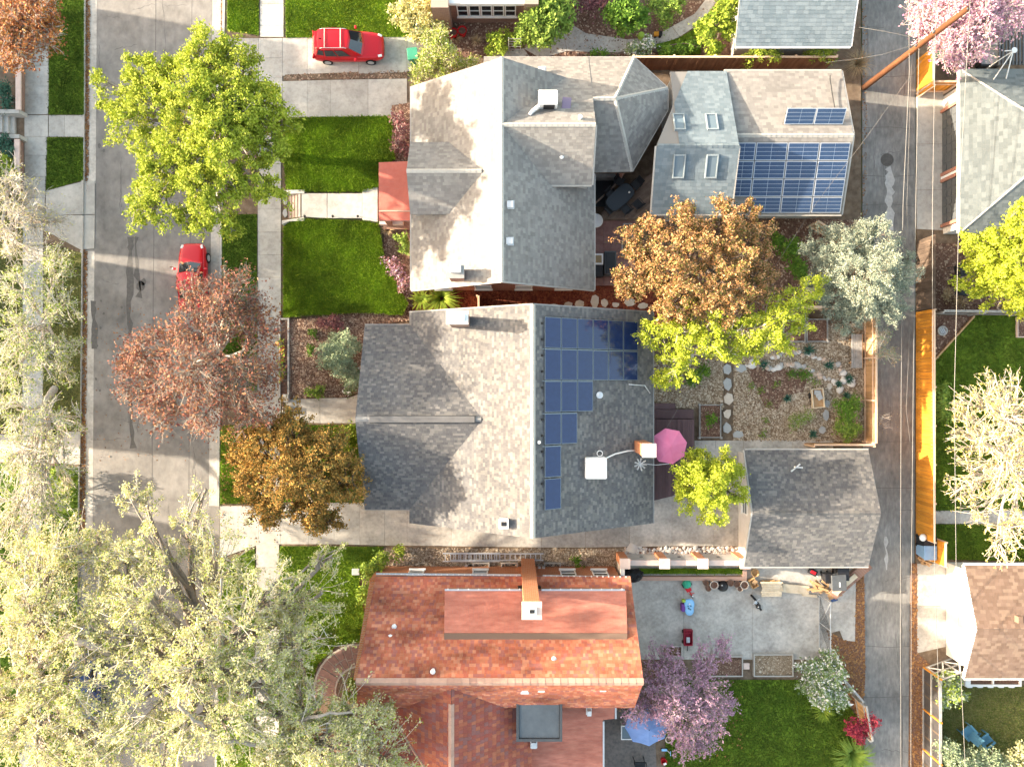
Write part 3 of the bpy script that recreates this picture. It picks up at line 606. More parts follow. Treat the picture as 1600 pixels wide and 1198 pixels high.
# ---- grey bungalow in the middle
hm = thing('house', 'grey shingled bungalow with stepped dark solar panels, left of the pink parasol', 'house', (1.1,-2,0))
ZR, ZE = 7.4, 3.2; X0, X1, XR, Y0, Y1 = -6.2, 8.53, 1.14, -8.45, 4.3
body(hm, X0+.5, X1-.5, Y0+.45, Y1-.45, 'y', ZE-.05, ZR-.35, M['brick_brown'], XR)
body(hm, -8.4, -1.8, -7.2, 3.1, 'x', ZE-.05, 5.5, M['brick_brown'], -2.03, name='front_wall')
rm = roof(hm, [[(X0,Y0,ZE),(XR,Y0,ZR),(XR,Y1,ZR),(X0,Y1,ZE)], [(XR,Y0,ZR),(X1,Y0,ZE),(X1,Y1,ZE),(XR,Y1,ZR)],
    [(-8.92,-2.03,5.8),(-8.92,3.53,3.2),(-6.0,3.53,3.2),(-1.6,-1.0,5.35),(-1.6,-2.03,5.8)], [(-8.92,-2.03,5.8),(-1.6,-2.03,5.8),(-1.6,-3.2,5.25),(-6.0,-7.6,3.2),(-8.92,-7.6,3.2)]], M['deckingroof'], M['shingle_grey'], .15, .21)
def ridgecap(house, a, b_, wd, mat, name='ridge_cap', seg=.3, rise=.05):
    a, b_ = Vector(a), Vector(b_); n = int((b_-a).length/seg); d = (b_-a)/n; b = MB(); pr = Vector((-d.y,d.x,0)).normalized()
    for i in range(n):
        p, q = a+d*i, a+d*(i+1)*1.0; up = Vector((0,0,rise)); lo = Vector((0,0,.0))
        b.add([p+pr*wd-Vector((0,0,wd*.5)), p+up, p-pr*wd-Vector((0,0,wd*.5)), q+pr*wd-Vector((0,0,wd*.5))+up*.3, q+up*1.35, q-pr*wd-Vector((0,0,wd*.5))+up*.3], [(0,3,4,1),(1,4,5,2),(3,5,4),(0,1,2)])
    return b.build(name, mat, house)
ridgecap(hm, (XR,Y0,ZR+.03), (XR,Y1,ZR+.03), .14, M['ridge_tan'])
ridgecap(hm, (-8.9,-2.03,5.83), (-1.75,-2.03,5.83), .14, M['ridge_grey'])
rv = MB().cbox((-5.1,-2.03,5.87), (6.0,.36,.06)).build('ridge_vent', M['shingle_grey'], hm, bevel=.01)
MB().cbox((-2.1,-2.03,5.875), (.05,.38,.075)).build('vent_end', M['darkmetal'], rv)
for sy in (-.2,.2): MB().cbox((-5.1,-2.03+sy,5.83), (6.0,.03,.06)).build('vent_slot', M['darkmetal'], rv)
for a_, b_ in (((X1+.04,Y0,ZE-.06),(X1+.04,Y1,ZE-.06)),((X0,Y1+.03,ZE-.06),(XR,Y1+.03,ZR-.06)),((XR,Y1+.03,ZR-.06),(X1,Y1+.03,ZE-.06)),((-8.92,3.56,3.12),(-6.2,3.56,3.12)),((-8.92,-7.63,3.12),(-6.2,-7.63,3.12))):
    bar(hm, a_, b_, M['ridge_grey'], s=.09)
ch = brick_chimney(hm, (-2.95,3.55), 1.05, .6, 4.6, 8.0, M['brick_brown'], M['white'])
MB().box(-3.0,-2.55,3.35,3.75,8.0,8.22).build('flue_hood', M['metal'], ch)
ch = brick_chimney(hm, (-.46,-7.74), .5, .5, 6.0, 7.05, M['offwhite'], M['offwhite'], cap_over=.02)
MB().box(-.6,-.3,-7.86,-7.62,7.05,7.07).build('flue', M['black'], ch)
ch = brick_chimney(hm, (7.62,-3.72), .66, .66, 3.2, 6.8, M['brick_orange'], M['white'], cap_over=.05)
cool = MB().box(4.15,5.37,-5.4,-4.2,5.0,6.1).build('swamp_cooler', M['white'], hm, bevel=.07)
MB().box(4.35,5.17,-5.2,-4.4,6.1,6.14).build('cooler_lid', M['white'], cool, bevel=.02)
MB().tube([(5.3,-4.35,5.35),(6.0,-4.1,4.85),(6.8,-3.95,4.55),(7.35,-3.95,4.2)], .045, 6).build('pipe', M['white'], hm, True)
MB().tube([Vector((5.05+.16*math.cos(t),-4.02+.16*math.sin(t),5.35)) for t in np.linspace(0,6.28,13)], .03, 5).build('pipe_loop', M['white'], hm, True)
MB().tube([(6.9,-.05,4.25),(7.3,-.08,4.05),(7.95,-.12,3.7),(8.3,-.6,3.5)], .035, 6).build('conduit', M['metal'], hm, True)
MB().lathe(P(936,617,5.05), [(.16,0),(.16,.25),(.2,.26),(.2,.32),(.05,.36)], 12).build('roof_vent', M['metal'], hm)
MB().lathe(P(861,812,6.5), [(.11,0),(.11,.2),(.15,.22),(.04,.28)], 10).build('roof_vent', M['metal'], hm)
MB().lathe(P(842,690,7.05), [(.07,0),(.07,.3),(.1,.3),(.1,.36)], 8).build('vent_pipe', M['metal'], hm)
# dish-like antenna near the eave
an = thing('antenna', 'small metal antenna fan on the grey bungalow roof beside its right brick chimney', 'antenna', (7.55,-4.75,3.6))
b = MB()
for i in range(9):
    t = 2*math.pi*i/9; b.tube([(7.55,-4.75,4.35),(7.55+.36*math.cos(t),-4.75+.36*math.sin(t),4.5+.1*math.sin(3*t))], [.035,.05], 4)
b.build('blades', M['metal'], an); MB().tube([(7.55,-4.75,3.7),(7.55,-4.75,4.4)], .03, 6).build('mast', M['metal'], an)
MB().tube([(7.6,-4.75,4.0),(8.6,-4.85,3.9),(9.4,-4.8,3.7)], .02, 5).build('arm', M['metal'], an)
# ---- cross-gabled house above it
h2 = thing('house', 'large tan-grey cross-gabled house with a red porch roof, beside the bright green front lawns', 'house', (-.6,12,0))
e2, r2, xr = 3.4, 7.2, -.56; xa, xb, ya, yb = -6.06, 4.94, 5.63, 17.9
body(h2, xa+.45, xb-.4, ya+.4, yb-.4, 'y', e2-.05, r2-.3, M['brick_red'], xr)
body(h2, -5.75, -1.8, 10.0, 13.8, 'x', 5.0, 6.3, M['stucco_grey'], 11.9, z0=3.0, name='dormer_wall')
MB().prism([(4.4,11.8),(4.4,16.2),(6.9,12.9),(9.1,16.6),(9.1,17.7),(7.2,19.3),(-1.4,19.3),(-1.4,17.0)], .0, 3.3).build('rear_wall', M['brick_red'], h2)
MB().add([(4.45,11.6,3.3),(4.45,16.4,3.3),(4.45,16.4,5.5),(4.45,14.2,7.0),(4.45,11.6,5.15)]+[(3.9,11.6,3.3),(3.9,16.4,3.3),(3.9,16.4,5.5),(3.9,14.2,7.0),(3.9,11.6,5.15)], [(0,1,2,3,4),(9,8,7,6,5),(0,4,9,5),(4,3,8,9),(3,2,7,8),(2,1,6,7)]).build('gable_wall', M['stucco_grey'], h2)
k_ = (r2-e2)/5.5
A_ = (5.87,16.2,5.8); B_ = (4.6,16.2,5.8); E1, E2, E3, E4, E5 = (7.37,19.64,3.4), (9.38,17.8,3.4), (9.38,16.48,3.4), (7.25,12.77,3.4), (4.6,12.7,3.4)
pl = [[(xa,ya,e2),(xr,ya,r2),(xr,yb,r2),(xa,yb,e2)], [(xr,ya,r2),(xb,ya,e2),(xb,yb,e2),(xr,yb,r2)],
      [(-5.9,11.88,6.5),(-5.9,13.95,5.07),(-3.5,13.95,5.07),(-1.55,11.88,6.5)], [(-5.9,11.88,6.5),(-1.55,11.88,6.5),(-3.5,9.81,5.07),(-5.9,9.81,5.07)],
      [(xr,14.2,r2+.02),(4.6,14.2,r2+.02),(4.6,19.64,3.42),(xr,19.64,3.42)], [(-1.7,17.9,4.65),(xr,17.9,4.65),(xr,19.64,3.42),(-1.7,19.64,3.42)],
      [(-.5,14.2,r2+.02),(0,11.45,5.3),(4.6,11.45,5.3),(4.6,14.2,r2+.02)],
      [B_,A_,E1,(4.6,19.64,3.4)], [A_,E2,E1], [A_,E3,E2], [A_,E4,E3], [B_,E5,E4,A_]]
roof(h2, pl, M['deckingroof'], M['shingle_tan'], .17, .24, .014)
for a_, b_ in (((xr,ya,r2),(xr,yb,r2)),((xr,14.2,r2+.02),(4.6,14.2,r2+.02)),((-5.9,11.88,6.5),(-1.7,11.88,6.5)),(A_,E1),(A_,E2),(A_,E4),(B_,A_)): ridgecap(h2, Vector(a_)+Vector((0,0,.03)), Vector(b_)+Vector((0,0,.03)), .12, M['ridge_tan'])
for a_, b_ in (((xb+.05,ya,e2-.05),(xb+.05,12.7,e2-.05)),((xa-.05,ya,e2-.05),(xa-.05,yb,e2-.05)),(E5,E4),(E4,E3),(E3,E2),(E2,E1),(E1,(-1.7,19.64,3.4)),((4.64,11.45,5.28),(4.64,14.2,7.15)),((0.6,11.4,5.25),(4.6,11.4,5.25)),((xa,ya-.03,e2-.05),(xr,ya-.03,r2-.05)),((xr,ya-.03,r2-.05),(xb,ya-.03,e2-.05))):
    bar(h2, Vector(a_)-Vector((0,0,.04)), Vector(b_)-Vector((0,0,.04)), M['ridge_tan'] if a_ != E5 else M['brownwood'], s=.1)
ch = brick_chimney(h2, P(712,424,7.0)[:2], .8, .62, 4.6, 7.0, M['brick_red'], M['ridge_grey'])
c_ = P(712,420,7.15); MB().cbox(c_, (.6,.45,.3)).build('flue_hood', M['metal'], ch, bevel=.03)
p = P(856,157,6.7); cool = MB().cbox(p, (1.05,.8,.95)).build('swamp_cooler', M['white'], h2, bevel=.05)
MB().cbox(p+Vector((.06,-.42,.12)), (.62,.06,.5)).build('louvre', M['black'], cool)
MB().tube([P(846,163,6.7), P(832,174,6.75), P(827,180,6.8)], [.12,.12,.1], 8).build('duct', M['white'], h2, True)
MB().cbox(P(885,163,6.35), (.5,.75,.12), -.1).build('roof_hatch', M['lilac'], h2, bevel=.03)
for px, py, z in ((848,212,6.5),(885,212,6.55),(797,320,6.9),(796,377,6.9),(847,110,4.4)): boxvent(h2, px, py, z)
for px, py, z in ((877,248,5.9),(905,243,5.9),(831,211,6.45),(906,186,6.9)): MB().lathe(P(px,py,z), [(.09,0),(.09,.32),(.13,.33),(.03,.4)], 8).build('vent_pipe', M['white'], h2)
# porch
MB().box(-8.0,-6.0,10.05,13.4,2.5,2.62).build('porch_ceiling', M['white'], h2)
pr = roof(h2, [[P(592,254,2.8),P(645,252,3.15),P(645,345,3.15),P(592,345,2.8)]], M['deckingroof'], M['redporch'], .32, .9, .015, .12, name='porch_roof')
bar(h2, P(592,330,2.92), P(646,330,3.2), M['ridge_red'], 'porch_trim', .08)
for yy in (10.3,13.2): MB().box(-7.95,-7.6,yy-.2,yy+.2,0,2.55).build('porch_post', M['brick_red'], h2)
MB().box(-8.3,-5.8,9.9,13.6,0,.62).build('porch_floor', M['brick_brown'], h2)
MB().cbox(P(612,348,.9), (1.5,.3,.4)).build('porch_step', M['cap'], h2)
# ---- rear garage with skylights
g2 = thing('garage', 'blue-grey shingled garage with four skylights and a lower wing under blue panels', 'garage', (13,14.6,0))
body(g2, 9.7, 12.8, 10.5, 18.6, 'x', 3.0, 5.0, M['siding'], 13.6)
body(g2, 12.8, 19.7, 10.7, 18.7, 'x', 2.8, 4.2, M['siding'], 14.6, name='wing_wall')
roof(g2, [[(8.3,13.64,5.4),(13.05,13.64,5.4),(13.05,18.97,3.0),(9.62,18.97,3.0),(9.62,16.6,4.07)], [(8.3,13.64,5.4),(8.3,10.1,3.85),(13.05,10.1,3.85),(13.05,13.64,5.4)]], M['deckingroof'], M['shingle_blue'], .2, .3, .014)
roof(g2, [[(12.95,14.6,4.4),(20.1,14.6,4.4),(20.1,19.05,2.9),(12.95,19.05,2.9)], [(12.95,14.6,4.4),(12.95,10.3,2.9),(20.1,10.3,2.9),(20.1,14.6,4.4)]], M['deckingroof'], M['shingle_tan'], .2, .3, .014, name='wing_roof')
ridgecap(g2, (8.4,13.64,5.43), (13.05,13.64,5.43), .14, M['shingle_blue']); ridgecap(g2, (13.1,14.6,4.43), (20.1,14.6,4.43), .13, M['ridge_tan'])
for a_, b_ in (((12.95,10.25,2.85),(20.1,10.25,2.85)),((12.95,19.1,2.85),(20.1,19.1,2.85)),((20.15,10.3,2.85),(20.15,14.6,4.35)),((20.15,14.6,4.35),(20.15,19.05,2.85)),((8.3,10.05,3.8),(13.05,10.05,3.8)),((13.09,10.1,3.83),(13.09,13.64,5.36)),((8.26,10.1,3.83),(8.26,13.64,5.36))): bar(g2, a_, b_, M['ridge_tan'], s=.09)
def skylight(px, py, zc, pitch, wd, ln):
    m = Matrix.Rotation(pitch, 3, 'X'); c = P(px,py,zc)
    f = MB(); nv = m @ Vector((0,0,1))
    for sx in (-1,1): f.cbox(c+m @ Vector((sx*wd/2,0,.05)), (.06,ln+.08,.16), 0, m)
    for sy in (-1,1): f.cbox(c+m @ Vector((0,sy*ln/2,.052)), (wd-.085,.08,.155), 0, m)
    o = f.build('skylight', M['skyframe'], g2)
    MB().cbox(c+m @ Vector((0,0,.07)), (wd-.082,ln-.082,.02), 0, m).build('pane', M['skylight'], o)
pn, ps = -math.atan(2.4/5.33), math.atan(1.55/3.54)
for px in (1061,1112): skylight(px, 192, 4.68, pn, .6, 1.15); skylight(px-.5, 260, 4.97, ps, .62, 1.25)
MB().tube([P(1297,118,3.35),P(1297,124,3.4),P(1301,150,3.7),P(1306,178,4.1)], .03, 5).build('conduit', M['darkmetal'], g2, True)
# ---- garage of the bungalow
g1 = thing('garage', 'dark grey shingled garage beside the alley, right of the small round lime tree', 'garage', (18,-7.65,0))
body(g1, 14.7, 21.4, -10.9, -4.4, 'x', 2.6, 4.0, M['offwhite'], -7.65)
roof(g1, [[(14.25,-7.65,4.2),(21.83,-7.65,4.2),(21.83,-4.08,2.7),(14.25,-4.08,2.7)], [(14.25,-7.65,4.2),(14.25,-11.2,2.7),(21.83,-11.2,2.7),(21.83,-7.65,4.2)]], M['deckingroof'], M['shingle_grey'], .15, .21)
ridgecap(g1, (14.3,-7.65,4.23), (21.8,-7.65,4.23), .14, M['shingle_grey'])
for a_, b_ in (((14.25,-4.03,2.65),(21.85,-4.03,2.65)),((14.25,-11.25,2.65),(21.85,-11.25,2.65)),((14.2,-4.08,2.66),(14.2,-7.65,4.16)),((14.2,-7.65,4.16),(14.2,-11.2,2.66))): bar(g1, a_, b_, M['ridge_tan'], s=.09)
b = MB(); c = P(1244,730,3.3)
for t in (0,.5,1.0,1.5): b.tube([c, c+Vector((.35*math.cos(t*2),.22*math.sin(t*3),.12))], [.04,.06], 5)
b.build('roof_vent', M['metal'], g1)
# ---- red tiled house
h3 = thing('house', 'red tiled brick house with a wide shed dormer and tall orange chimney', 'house', (0,-16,0))
MB().box(-8.6,6.6,-18.3,-11.85,0,3.35).build('wall', M['brick_orange'], h3)
body(h3, -8.6, 6.6, -18.4, -11.9, 'x', 3.3, 7.7, M['brick_orange'], -16.04, z0=3.36, name='upper_wall')
tilepar = dict(course=.19, tabw=.19, t=.018)
rf = roof(h3, [[(-8.2,-11.6,3.5),(7.12,-11.6,3.5),(7.07,-16.04,8.0),(-8.38,-16.04,8.0)], [(-8.38,-16.04,8.0),(7.07,-16.04,8.0),(7.02,-18.55,5.5),(-8.85,-18.55,5.5)]], M['deckingroof'], M['shingle_red'], jit=.35, shname='tiles', **tilepar)
ridgecap(h3, (-8.4,-16.04,8.05), (7.07,-16.04,8.05), .2, M['ridge_red'], seg=.4)
XD0, XD1 = -3.9, 6.5
MB().add([(XD0+.1,-12.1,3.8),(XD1-.1,-12.1,3.8),(XD1-.1,-12.1,4.75),(XD0+.1,-12.1,4.75),(XD0+.1,-14.0,5.6),(XD1-.1,-14.0,5.6),(XD1-.1,-14.0,6.05),(XD0+.1,-14.0,6.05)], [(1,0,3,2),(0,4,7,3),(5,1,2,6),(3,7,6,2),(4,5,6,7)]).build('dormer_wall', M['brick_orange'], h3)
roof(h3, [[P(695,922,4.9),P(978,922,4.9),P(980,989,6.2),P(694,989,6.2)]], M['deckingroof'], M['red_flat'], name='dormer_roof', shname='tiles', jit=.25, course=.22, tabw=.28, t=.014)
MB().slab([P(694,989,6.26),P(980,989,6.26),P(980,1001,6.34),P(694,1001,6.34)], .2).build('flashing', M['potbrown'], h3)
for a_, b_ in ((P(695,921,4.9),P(815,921,4.9)),(P(846,921,4.9),P(976,921,4.9)),(P(588,896,3.45),P(814,898,3.45)),(P(848,899,3.45),P(985,902,3.45))): bar(h3, a_, b_, M['metal'], s=.1)
# white drips along the gutters
b = MB()
for px in range(600,985,9):
    if 812 < px < 850: continue
    b.cbox(P(px,896+(px-587)*.012,3.55), (.07,.07,.05))
for px in range(700,976,16):
    if 812 < px < 850: continue
    b.cbox(P(px,920,5.0), (.07,.07,.05))
b.build('gutter_brackets', M['white'], h3, kind='stuff')
ch = brick_chimney(h3, (1.02,-11.7), .84, .72, 0, 9.6, M['brick_orange'], M['cap'], cap_over=.1)
MB().box(.8,1.26,-11.9,-11.5,9.6,9.72).build('flue_rim', M['white'], ch, bevel=.02); MB().box(.9,1.16,-11.8,-11.6,9.72,9.74).build('flue', M['black'], ch)
MB().box(.35,1.7,-12.75,-12.0,3.6,4.3).build('cricket', M['darkmetal'], h3)
for px in (752,796,863):
    c = P(px,884,.1); ww = MB()
    ww.box(c.x-.55,c.x+.55,c.y-.28,c.y-.2,.1,.35).box(c.x-.55,c.x+.55,c.y+.2,c.y+.28,.1,.35).box(c.x-.55,c.x-.47,c.y-.2,c.y+.2,.1,.35).box(c.x+.47,c.x+.55,c.y-.2,c.y+.2,.1,.35)
    o = ww.build('window_well', M['concrete_old'], h3); MB().box(c.x-.46,c.x+.46,c.y-.19,c.y+.19,.1,.14).build('well_floor', M['black'], o)
for px in (842,848.5): MB().lathe(P(px,885.5,.1), [(.11,0),(.11,.55),(.12,.55),(.12,.62),(.03,.66)], 12).build('vent_pipe', M['white'], h3)
for px in (-6,-2,3.5,5.5): window(h3, (px,-11.85,1.9), .9, 1.3, (0,1,0))
for px, py in ((820,1079),(846,1076),(942,1075)): boxvent(h3, px, py, 7.0, (.34,.26,.12), 'white')
for px, py, z in ((865,1026,6.9),(677,1046,7.6),(617,976,5.6),(611,992,5.9)): MB().lathe(P(px,py,z), [(.1,0),(.1,.25),(.15,.26),(.04,.33)], 8).build('vent_pipe', M['white'], h3)
# south wings
body(h3, -6.6, 1.0, -34, -18.2, 'y', 4.2, 7.1, M['brick_orange'], -3.3, name='wing_wall')
rw = roof(h3, [[(-3.32,-16.6,7.4),(-3.32,-36,7.4),(1.13,-36,4.5),(1.13,-16.6,4.5)], [(-3.32,-16.6,7.4),(-6.9,-16.9,5.0),(-6.9,-19.3,5.0),(-3.32,-23.2,7.4)]], M['deckingroof'], M['tile_red'], jit=.12, shname='tiles', name='wing_roof', course=.27, tabw=.2, t=.025)
roof(h3, [[(-3.3,-23.4,7.3),(-9.5,-23.4,7.3),(-9.5,-19.2,4.9),(-6.9,-19.2,4.9)], [(-3.3,-23.4,7.3),(-3.3,-36,7.3),(-9.5,-36,7.3),(-9.5,-23.4,7.3)]], M['deckingroof'], M['tile_red'], jit=.12, shname='tiles', name='hip_roof', course=.27, tabw=.2, t=.025)
MB().box(-9.2,-3.4,-36,-19.6,0,4.8).build('hip_wall', M['brick_orange'], h3)
ridgecap(h3, (-3.32,-17.5,7.43), (-3.32,-36,7.43), .16, M['ridge_red'], seg=.35)
ridgecap(h3, (-6.9,-19.3,5.03), (-3.32,-23.3,7.43), .14, M['ridge_red'], seg=.35)
p0, p1 = P(808,1091,5.8), P(877,1155,5.8)
fb = MB().box(p0.x,p1.x,p1.y,p0.y,4.2,5.8).build('flat_roofed_dormer', M['darkmetal'], h3)
MB().box(p0.x+.12,p1.x-.12,p1.y+.12,p0.y-.12,5.8,5.83).build('roofing', M['slate_roofing'], fb)
b = MB()
for (x0,x1,y0,y1) in ((p0.x-.05,p1.x+.05,p0.y-.1,p0.y+.05),(p0.x-.05,p1.x+.05,p1.y-.05,p1.y+.1),(p0.x-.05,p0.x+.1,p1.y+.1,p0.y-.1),(p1.x-.1,p1.x+.05,p1.y+.1,p0.y-.1)): b.box(x0,x1,y0,y1,5.8,5.93)
b.build('parapet', M['greyplastic'], fb)
lr = [P(820,1098,3.5),P(961,1098,3.3),P(960,1122,3.3),P(942,1124,3.3),P(942,1300,3.3),P(820,1300,3.5)]
MB().prism([(p.x,p.y) for p in lr], 0, 3.25).build('porch_wall', M['brick_red'], h3)
roof(h3, [[lr[0],P(942,1098,3.3),lr[4],lr[5]], [P(942,1098,3.3),lr[1],lr[2],lr[3]]], M['deckingroof'], M['red_flat'], .3, .3, .01, name='low_roof', shname='tiles', jit=.1)
bar(h3, P(943,1126,3.3), P(943,1300,3.3), M['metal']); bar(h3, P(962,1098,3.3), P(962,1122,3.3), M['metal'])
boxvent(h3, 920, 1111, 3.35, (.25,.3,.3), 'white'); boxvent(h3, 716, 1137, 6.6, (.16,.16,.2), 'metal'); boxvent(h3, 834, 1162, 4.5, (.3,.35,.2), 'metal')
# ---- house at the top edge
h4 = thing('house', 'brown brick house at the top edge with a row of five white framed windows', 'house', (-2,26,0))
MB().box(-4.9,1.6,23.4,36,0,3.0).build('wall', M['brick_brown'], h4)
MB().box(-4.9,-3.85,22.7,23.4,0,3.3).build('brick_pier', M['brick_brown'], h4); MB().box(.75,1.6,22.9,23.4,0,3.3).build('brick_pier', M['brick_brown'], h4)
MB().box(-3.85,.75,23.05,24.2,2.85,3.1).build('awning', M['white'], h4)
roof(h4, [[(-5.6,23.9,3.1),(2.2,23.9,3.1),(2.2,30,6.5),(-5.6,30,6.5)], [(-5.6,30,6.5),(2.2,30,6.5),(2.2,36.4,3.1),(-5.6,36.4,3.1)]], M['deckingroof'], M['shingle_brown'], .22, .4)
for i in range(5): window(h4, (-3.1+i*.75,23.4,1.65), .64, 1.25, (0,-1,0), sill=False)
MB().box(-3.5,.35,23.28,23.4,.88,.98).build('window_ledge', M['white'], h4)
# ---- garage at the top, beside the alley
g4 = thing('garage', 'pale blue-grey shingled garage at the top edge, left of the leaning utility pole', 'garage', (17,26,0))
body(g4, 14.2, 20.2, 21.1, 32, 'x', 2.9, 4.6, M['siding'], 26.4)
roof(g4, [[(13.6,20.5,3.0),(20.6,20.5,3.0),(20.6,26.4,5.0),(13.6,26.4,5.0)], [(13.6,26.4,5.0),(20.6,26.4,5.0),(20.6,32.4,3.0),(13.6,32.4,3.0)]], M['deckingroof'], M['shingle_blue'], .22, .34)
bar(g4, (13.6,20.45,2.95), (20.6,20.45,2.95), M['white']); bar(g4, (20.65,20.5,2.95), (20.65,26.4,4.95), M['white'])
# ---- garage at upper right
g5 = thing('garage', 'pale green-grey hipped garage at the right edge with two dark panelled doors facing the alley', 'garage', (30,14,0))
MB().box(28.0,38,9.7,18.6,0,2.75).build('wall', M['offwhite'], g5)
roof(g5, [[(27.4,9.2,2.8),(27.4,19.2,2.8),(32.4,14.2,5.0)], [(27.4,9.2,2.8),(32.4,14.2,5.0),(40,14.2,5.0),(40,9.2,2.8)], [(27.4,19.2,2.8),(40,19.2,2.8),(40,14.2,5.0),(32.4,14.2,5.0)]], M['deckingroof'], M['shingle_pale'], .22, .32, .014)
ridgecap(g5, (27.5,9.3,2.84), (32.4,14.2,5.04), .12, M['ridge_grey']); ridgecap(g5, (27.5,19.1,2.84), (32.4,14.2,5.04), .12, M['ridge_grey'])
bar(g5, (27.35,9.2,2.72), (27.35,19.2,2.72), M['white'], s=.12)
for y0, y1 in ((13.6,17.5),(10.3,13.0)):
    dr = MB().box(27.93,27.995,y0,y1,.1,2.35).build('garage_door', M['greyplastic'], g5)
    for i in range(4):
        n = 7 if y1-y0 > 3 else 5
        for j in range(n):
            yy = y0+(y1-y0)*(j+.5)/n; MB().box(27.895,27.932,yy-(y1-y0)/n*.4,yy+(y1-y0)/n*.4,.18+i*.55,.6+i*.55).build('panel', M['greyplastic'], dr)
    b = MB(); b.box(27.8,28.0,y0-.2,y0,.1,2.6).box(27.8,28.0,y1,y1+.2,.1,2.6).box(27.8,28.0,y0,y1,2.36,2.6); b.build('door_frame', M['brownwood'] if 0 else M['brick_red'], g5)
MB().box(27.84,28.0,13.22,13.38,.1,2.5).build('post', M['white'], g5)
# ---- garage at lower right
g6 = thing('garage', 'brown shingled garage with a bright white left gable at the right edge', 'garage', (31,-14.6,0))
body(g6, 28.2, 40, -17.6, -11.6, 'x', 2.75, 3.75, M['offwhite'], -14.6)
roof(g6, [[(27.65,-14.6,3.95),(42,-14.6,3.95),(42,-11.1,2.8),(27.65,-11.1,2.8)], [(27.65,-14.6,3.95),(27.65,-18.0,2.8),(42,-18.0,2.8),(42,-14.6,3.95)]], M['deckingroof'], M['shingle_brown'], .2, .3)
for a_, b_ in (((27.65,-11.05,2.75),(42,-11.05,2.75)),((27.65,-18.05,2.75),(42,-18.05,2.75)),((27.62,-11.1,2.76),(27.62,-14.6,3.91)),((27.62,-14.6,3.91),(27.62,-18,2.76))): bar(g6, a_, b_, M['white'], s=.12)
MB().cbox(P(1592,967,4.1), (.3,.4,.35)).build('roof_vent', M['potbrown'], g6, bevel=.02)
# ---- houses across the street, outside the left edge, whose shade falls over the street
for i, (y0, y1, zr, lab) in enumerate(((10.9,25.7,8.6,'tall gabled brick house across the street, behind the orange leaved tree'),(-1.8,9.3,8.4,'gabled brick house across the street, behind the pale bare trees'),(-24,-6.8,7.0,'low gabled brick house across the street, behind the big pale green trees'))):
    hw = thing('house', lab, 'house', (-44,(y0+y1)/2,0))
    body(hw, -49.5, -38.7, y0+.4, y1-.4, 'y', 3.3, zr-.3, M['brick_brown'], -44)
    roof(hw, [[(-50,y0,3.2),(-44,y0,zr),(-44,y1,zr),(-50,y1,3.2)], [(-44,y0,zr),(-38,y0,3.2),(-38,y1,3.2),(-44,y1,zr)]], M['deckingroof'], M['shingle_grey'], .5, .9)

# windows and doors in the walls
for h_, (x0,x1,y0,y1), zc in ((hm,(-5.7,8.03,-8.0,3.85),1.8),(h2,(-5.61,4.54,6.03,17.5),1.9),(h3,(-8.6,6.6,-18.3,-11.85),1.9),(g1,(14.7,21.4,-10.9,-4.4),1.5)):
    big = h_ is not g1
    if big:
        for i in range(4):
            x = x0+(x1-x0)*(i+.5)/4
            if h_ is not h3: window(h_, (x,y0,zc), 1.0, 1.4, (0,-1,0)); window(h_, (x,y1,zc), 1.0, 1.4, (0,1,0))
    for i in range(3 if big else 1):
        y = y0+(y1-y0)*(i+.5)/(3 if big else 1)
        if not (h_ is hm): window(h_, (x0,y,zc), 1.1, 1.4 if big else .8, (-1,0,0))
        if not (h_ is h2 and i > 0): window(h_, (x1,y,zc), 1.1, 1.4 if big else .8, (1,0,0))
for y in (-5.6,.9): window(hm, (-8.4,y,1.8), 1.6, 1.5, (-1,0,0))
fd = MB().box(-8.46,-8.4,-2.5,-1.55,.1,2.2).build('door', M['redwood'], hm); MB().cbox((-8.49,-1.7,1.1),(.05,.05,.18)).build('handle', M['alu'], fd)
fd = MB().box(-5.67,-5.61,11.3,12.25,.62,2.5).build('door', M['redwood'], h2); MB().cbox((-5.7,12.1,1.5),(.05,.05,.18)).build('handle', M['alu'], fd)
gd = MB().box(21.4,21.46,-9.9,-5.4,.05,2.35).build('garage_door', M['offwhite'], g1)
for i in range(4): MB().box(21.46,21.48,-9.8,-5.5,.15+i*.55,.6+i*.55).build('panel', M['white'], gd)
gd = MB().box(19.7,19.76,11.8,17.6,.05,2.4).build('garage_door', M['offwhite'], g2)
for i in range(4): MB().box(19.76,19.78,11.9,17.5,.15+i*.56,.6+i*.56).build('panel', M['white'], gd)
# ---------------------------------------------------------------- vegetation
def tubes_np(Pth, R, sides=3):     # Pth (N,K,3), R (N,K)
    N_, K, _ = Pth.shape
    d = np.gradient(Pth, axis=1); d /= np.linalg.norm(d, axis=2, keepdims=True)+1e-9
    ref = np.where(np.abs(d[...,2:3]) > .9, np.array([1.,0,0]), np.array([0,0,1.]))
    u = np.cross(d, ref); u /= np.linalg.norm(u, axis=2, keepdims=True)+1e-9; q = np.cross(d, u)
    t = np.arange(sides)*2*np.pi/sides
    V = Pth[:,:,None,:]+R[:,:,None,None]*(u[:,:,None,:]*np.cos(t)[None,None,:,None]+q[:,:,None,:]*np.sin(t)[None,None,:,None])
    idx = np.arange(N_*K*sides).reshape(N_,K,sides); nx = np.roll(idx, -1, 2)
    Q = np.stack([idx[:,:-1], nx[:,:-1], nx[:,1:], idx[:,1:]], -1).reshape(-1,4)
    return V.reshape(-1,3), Q
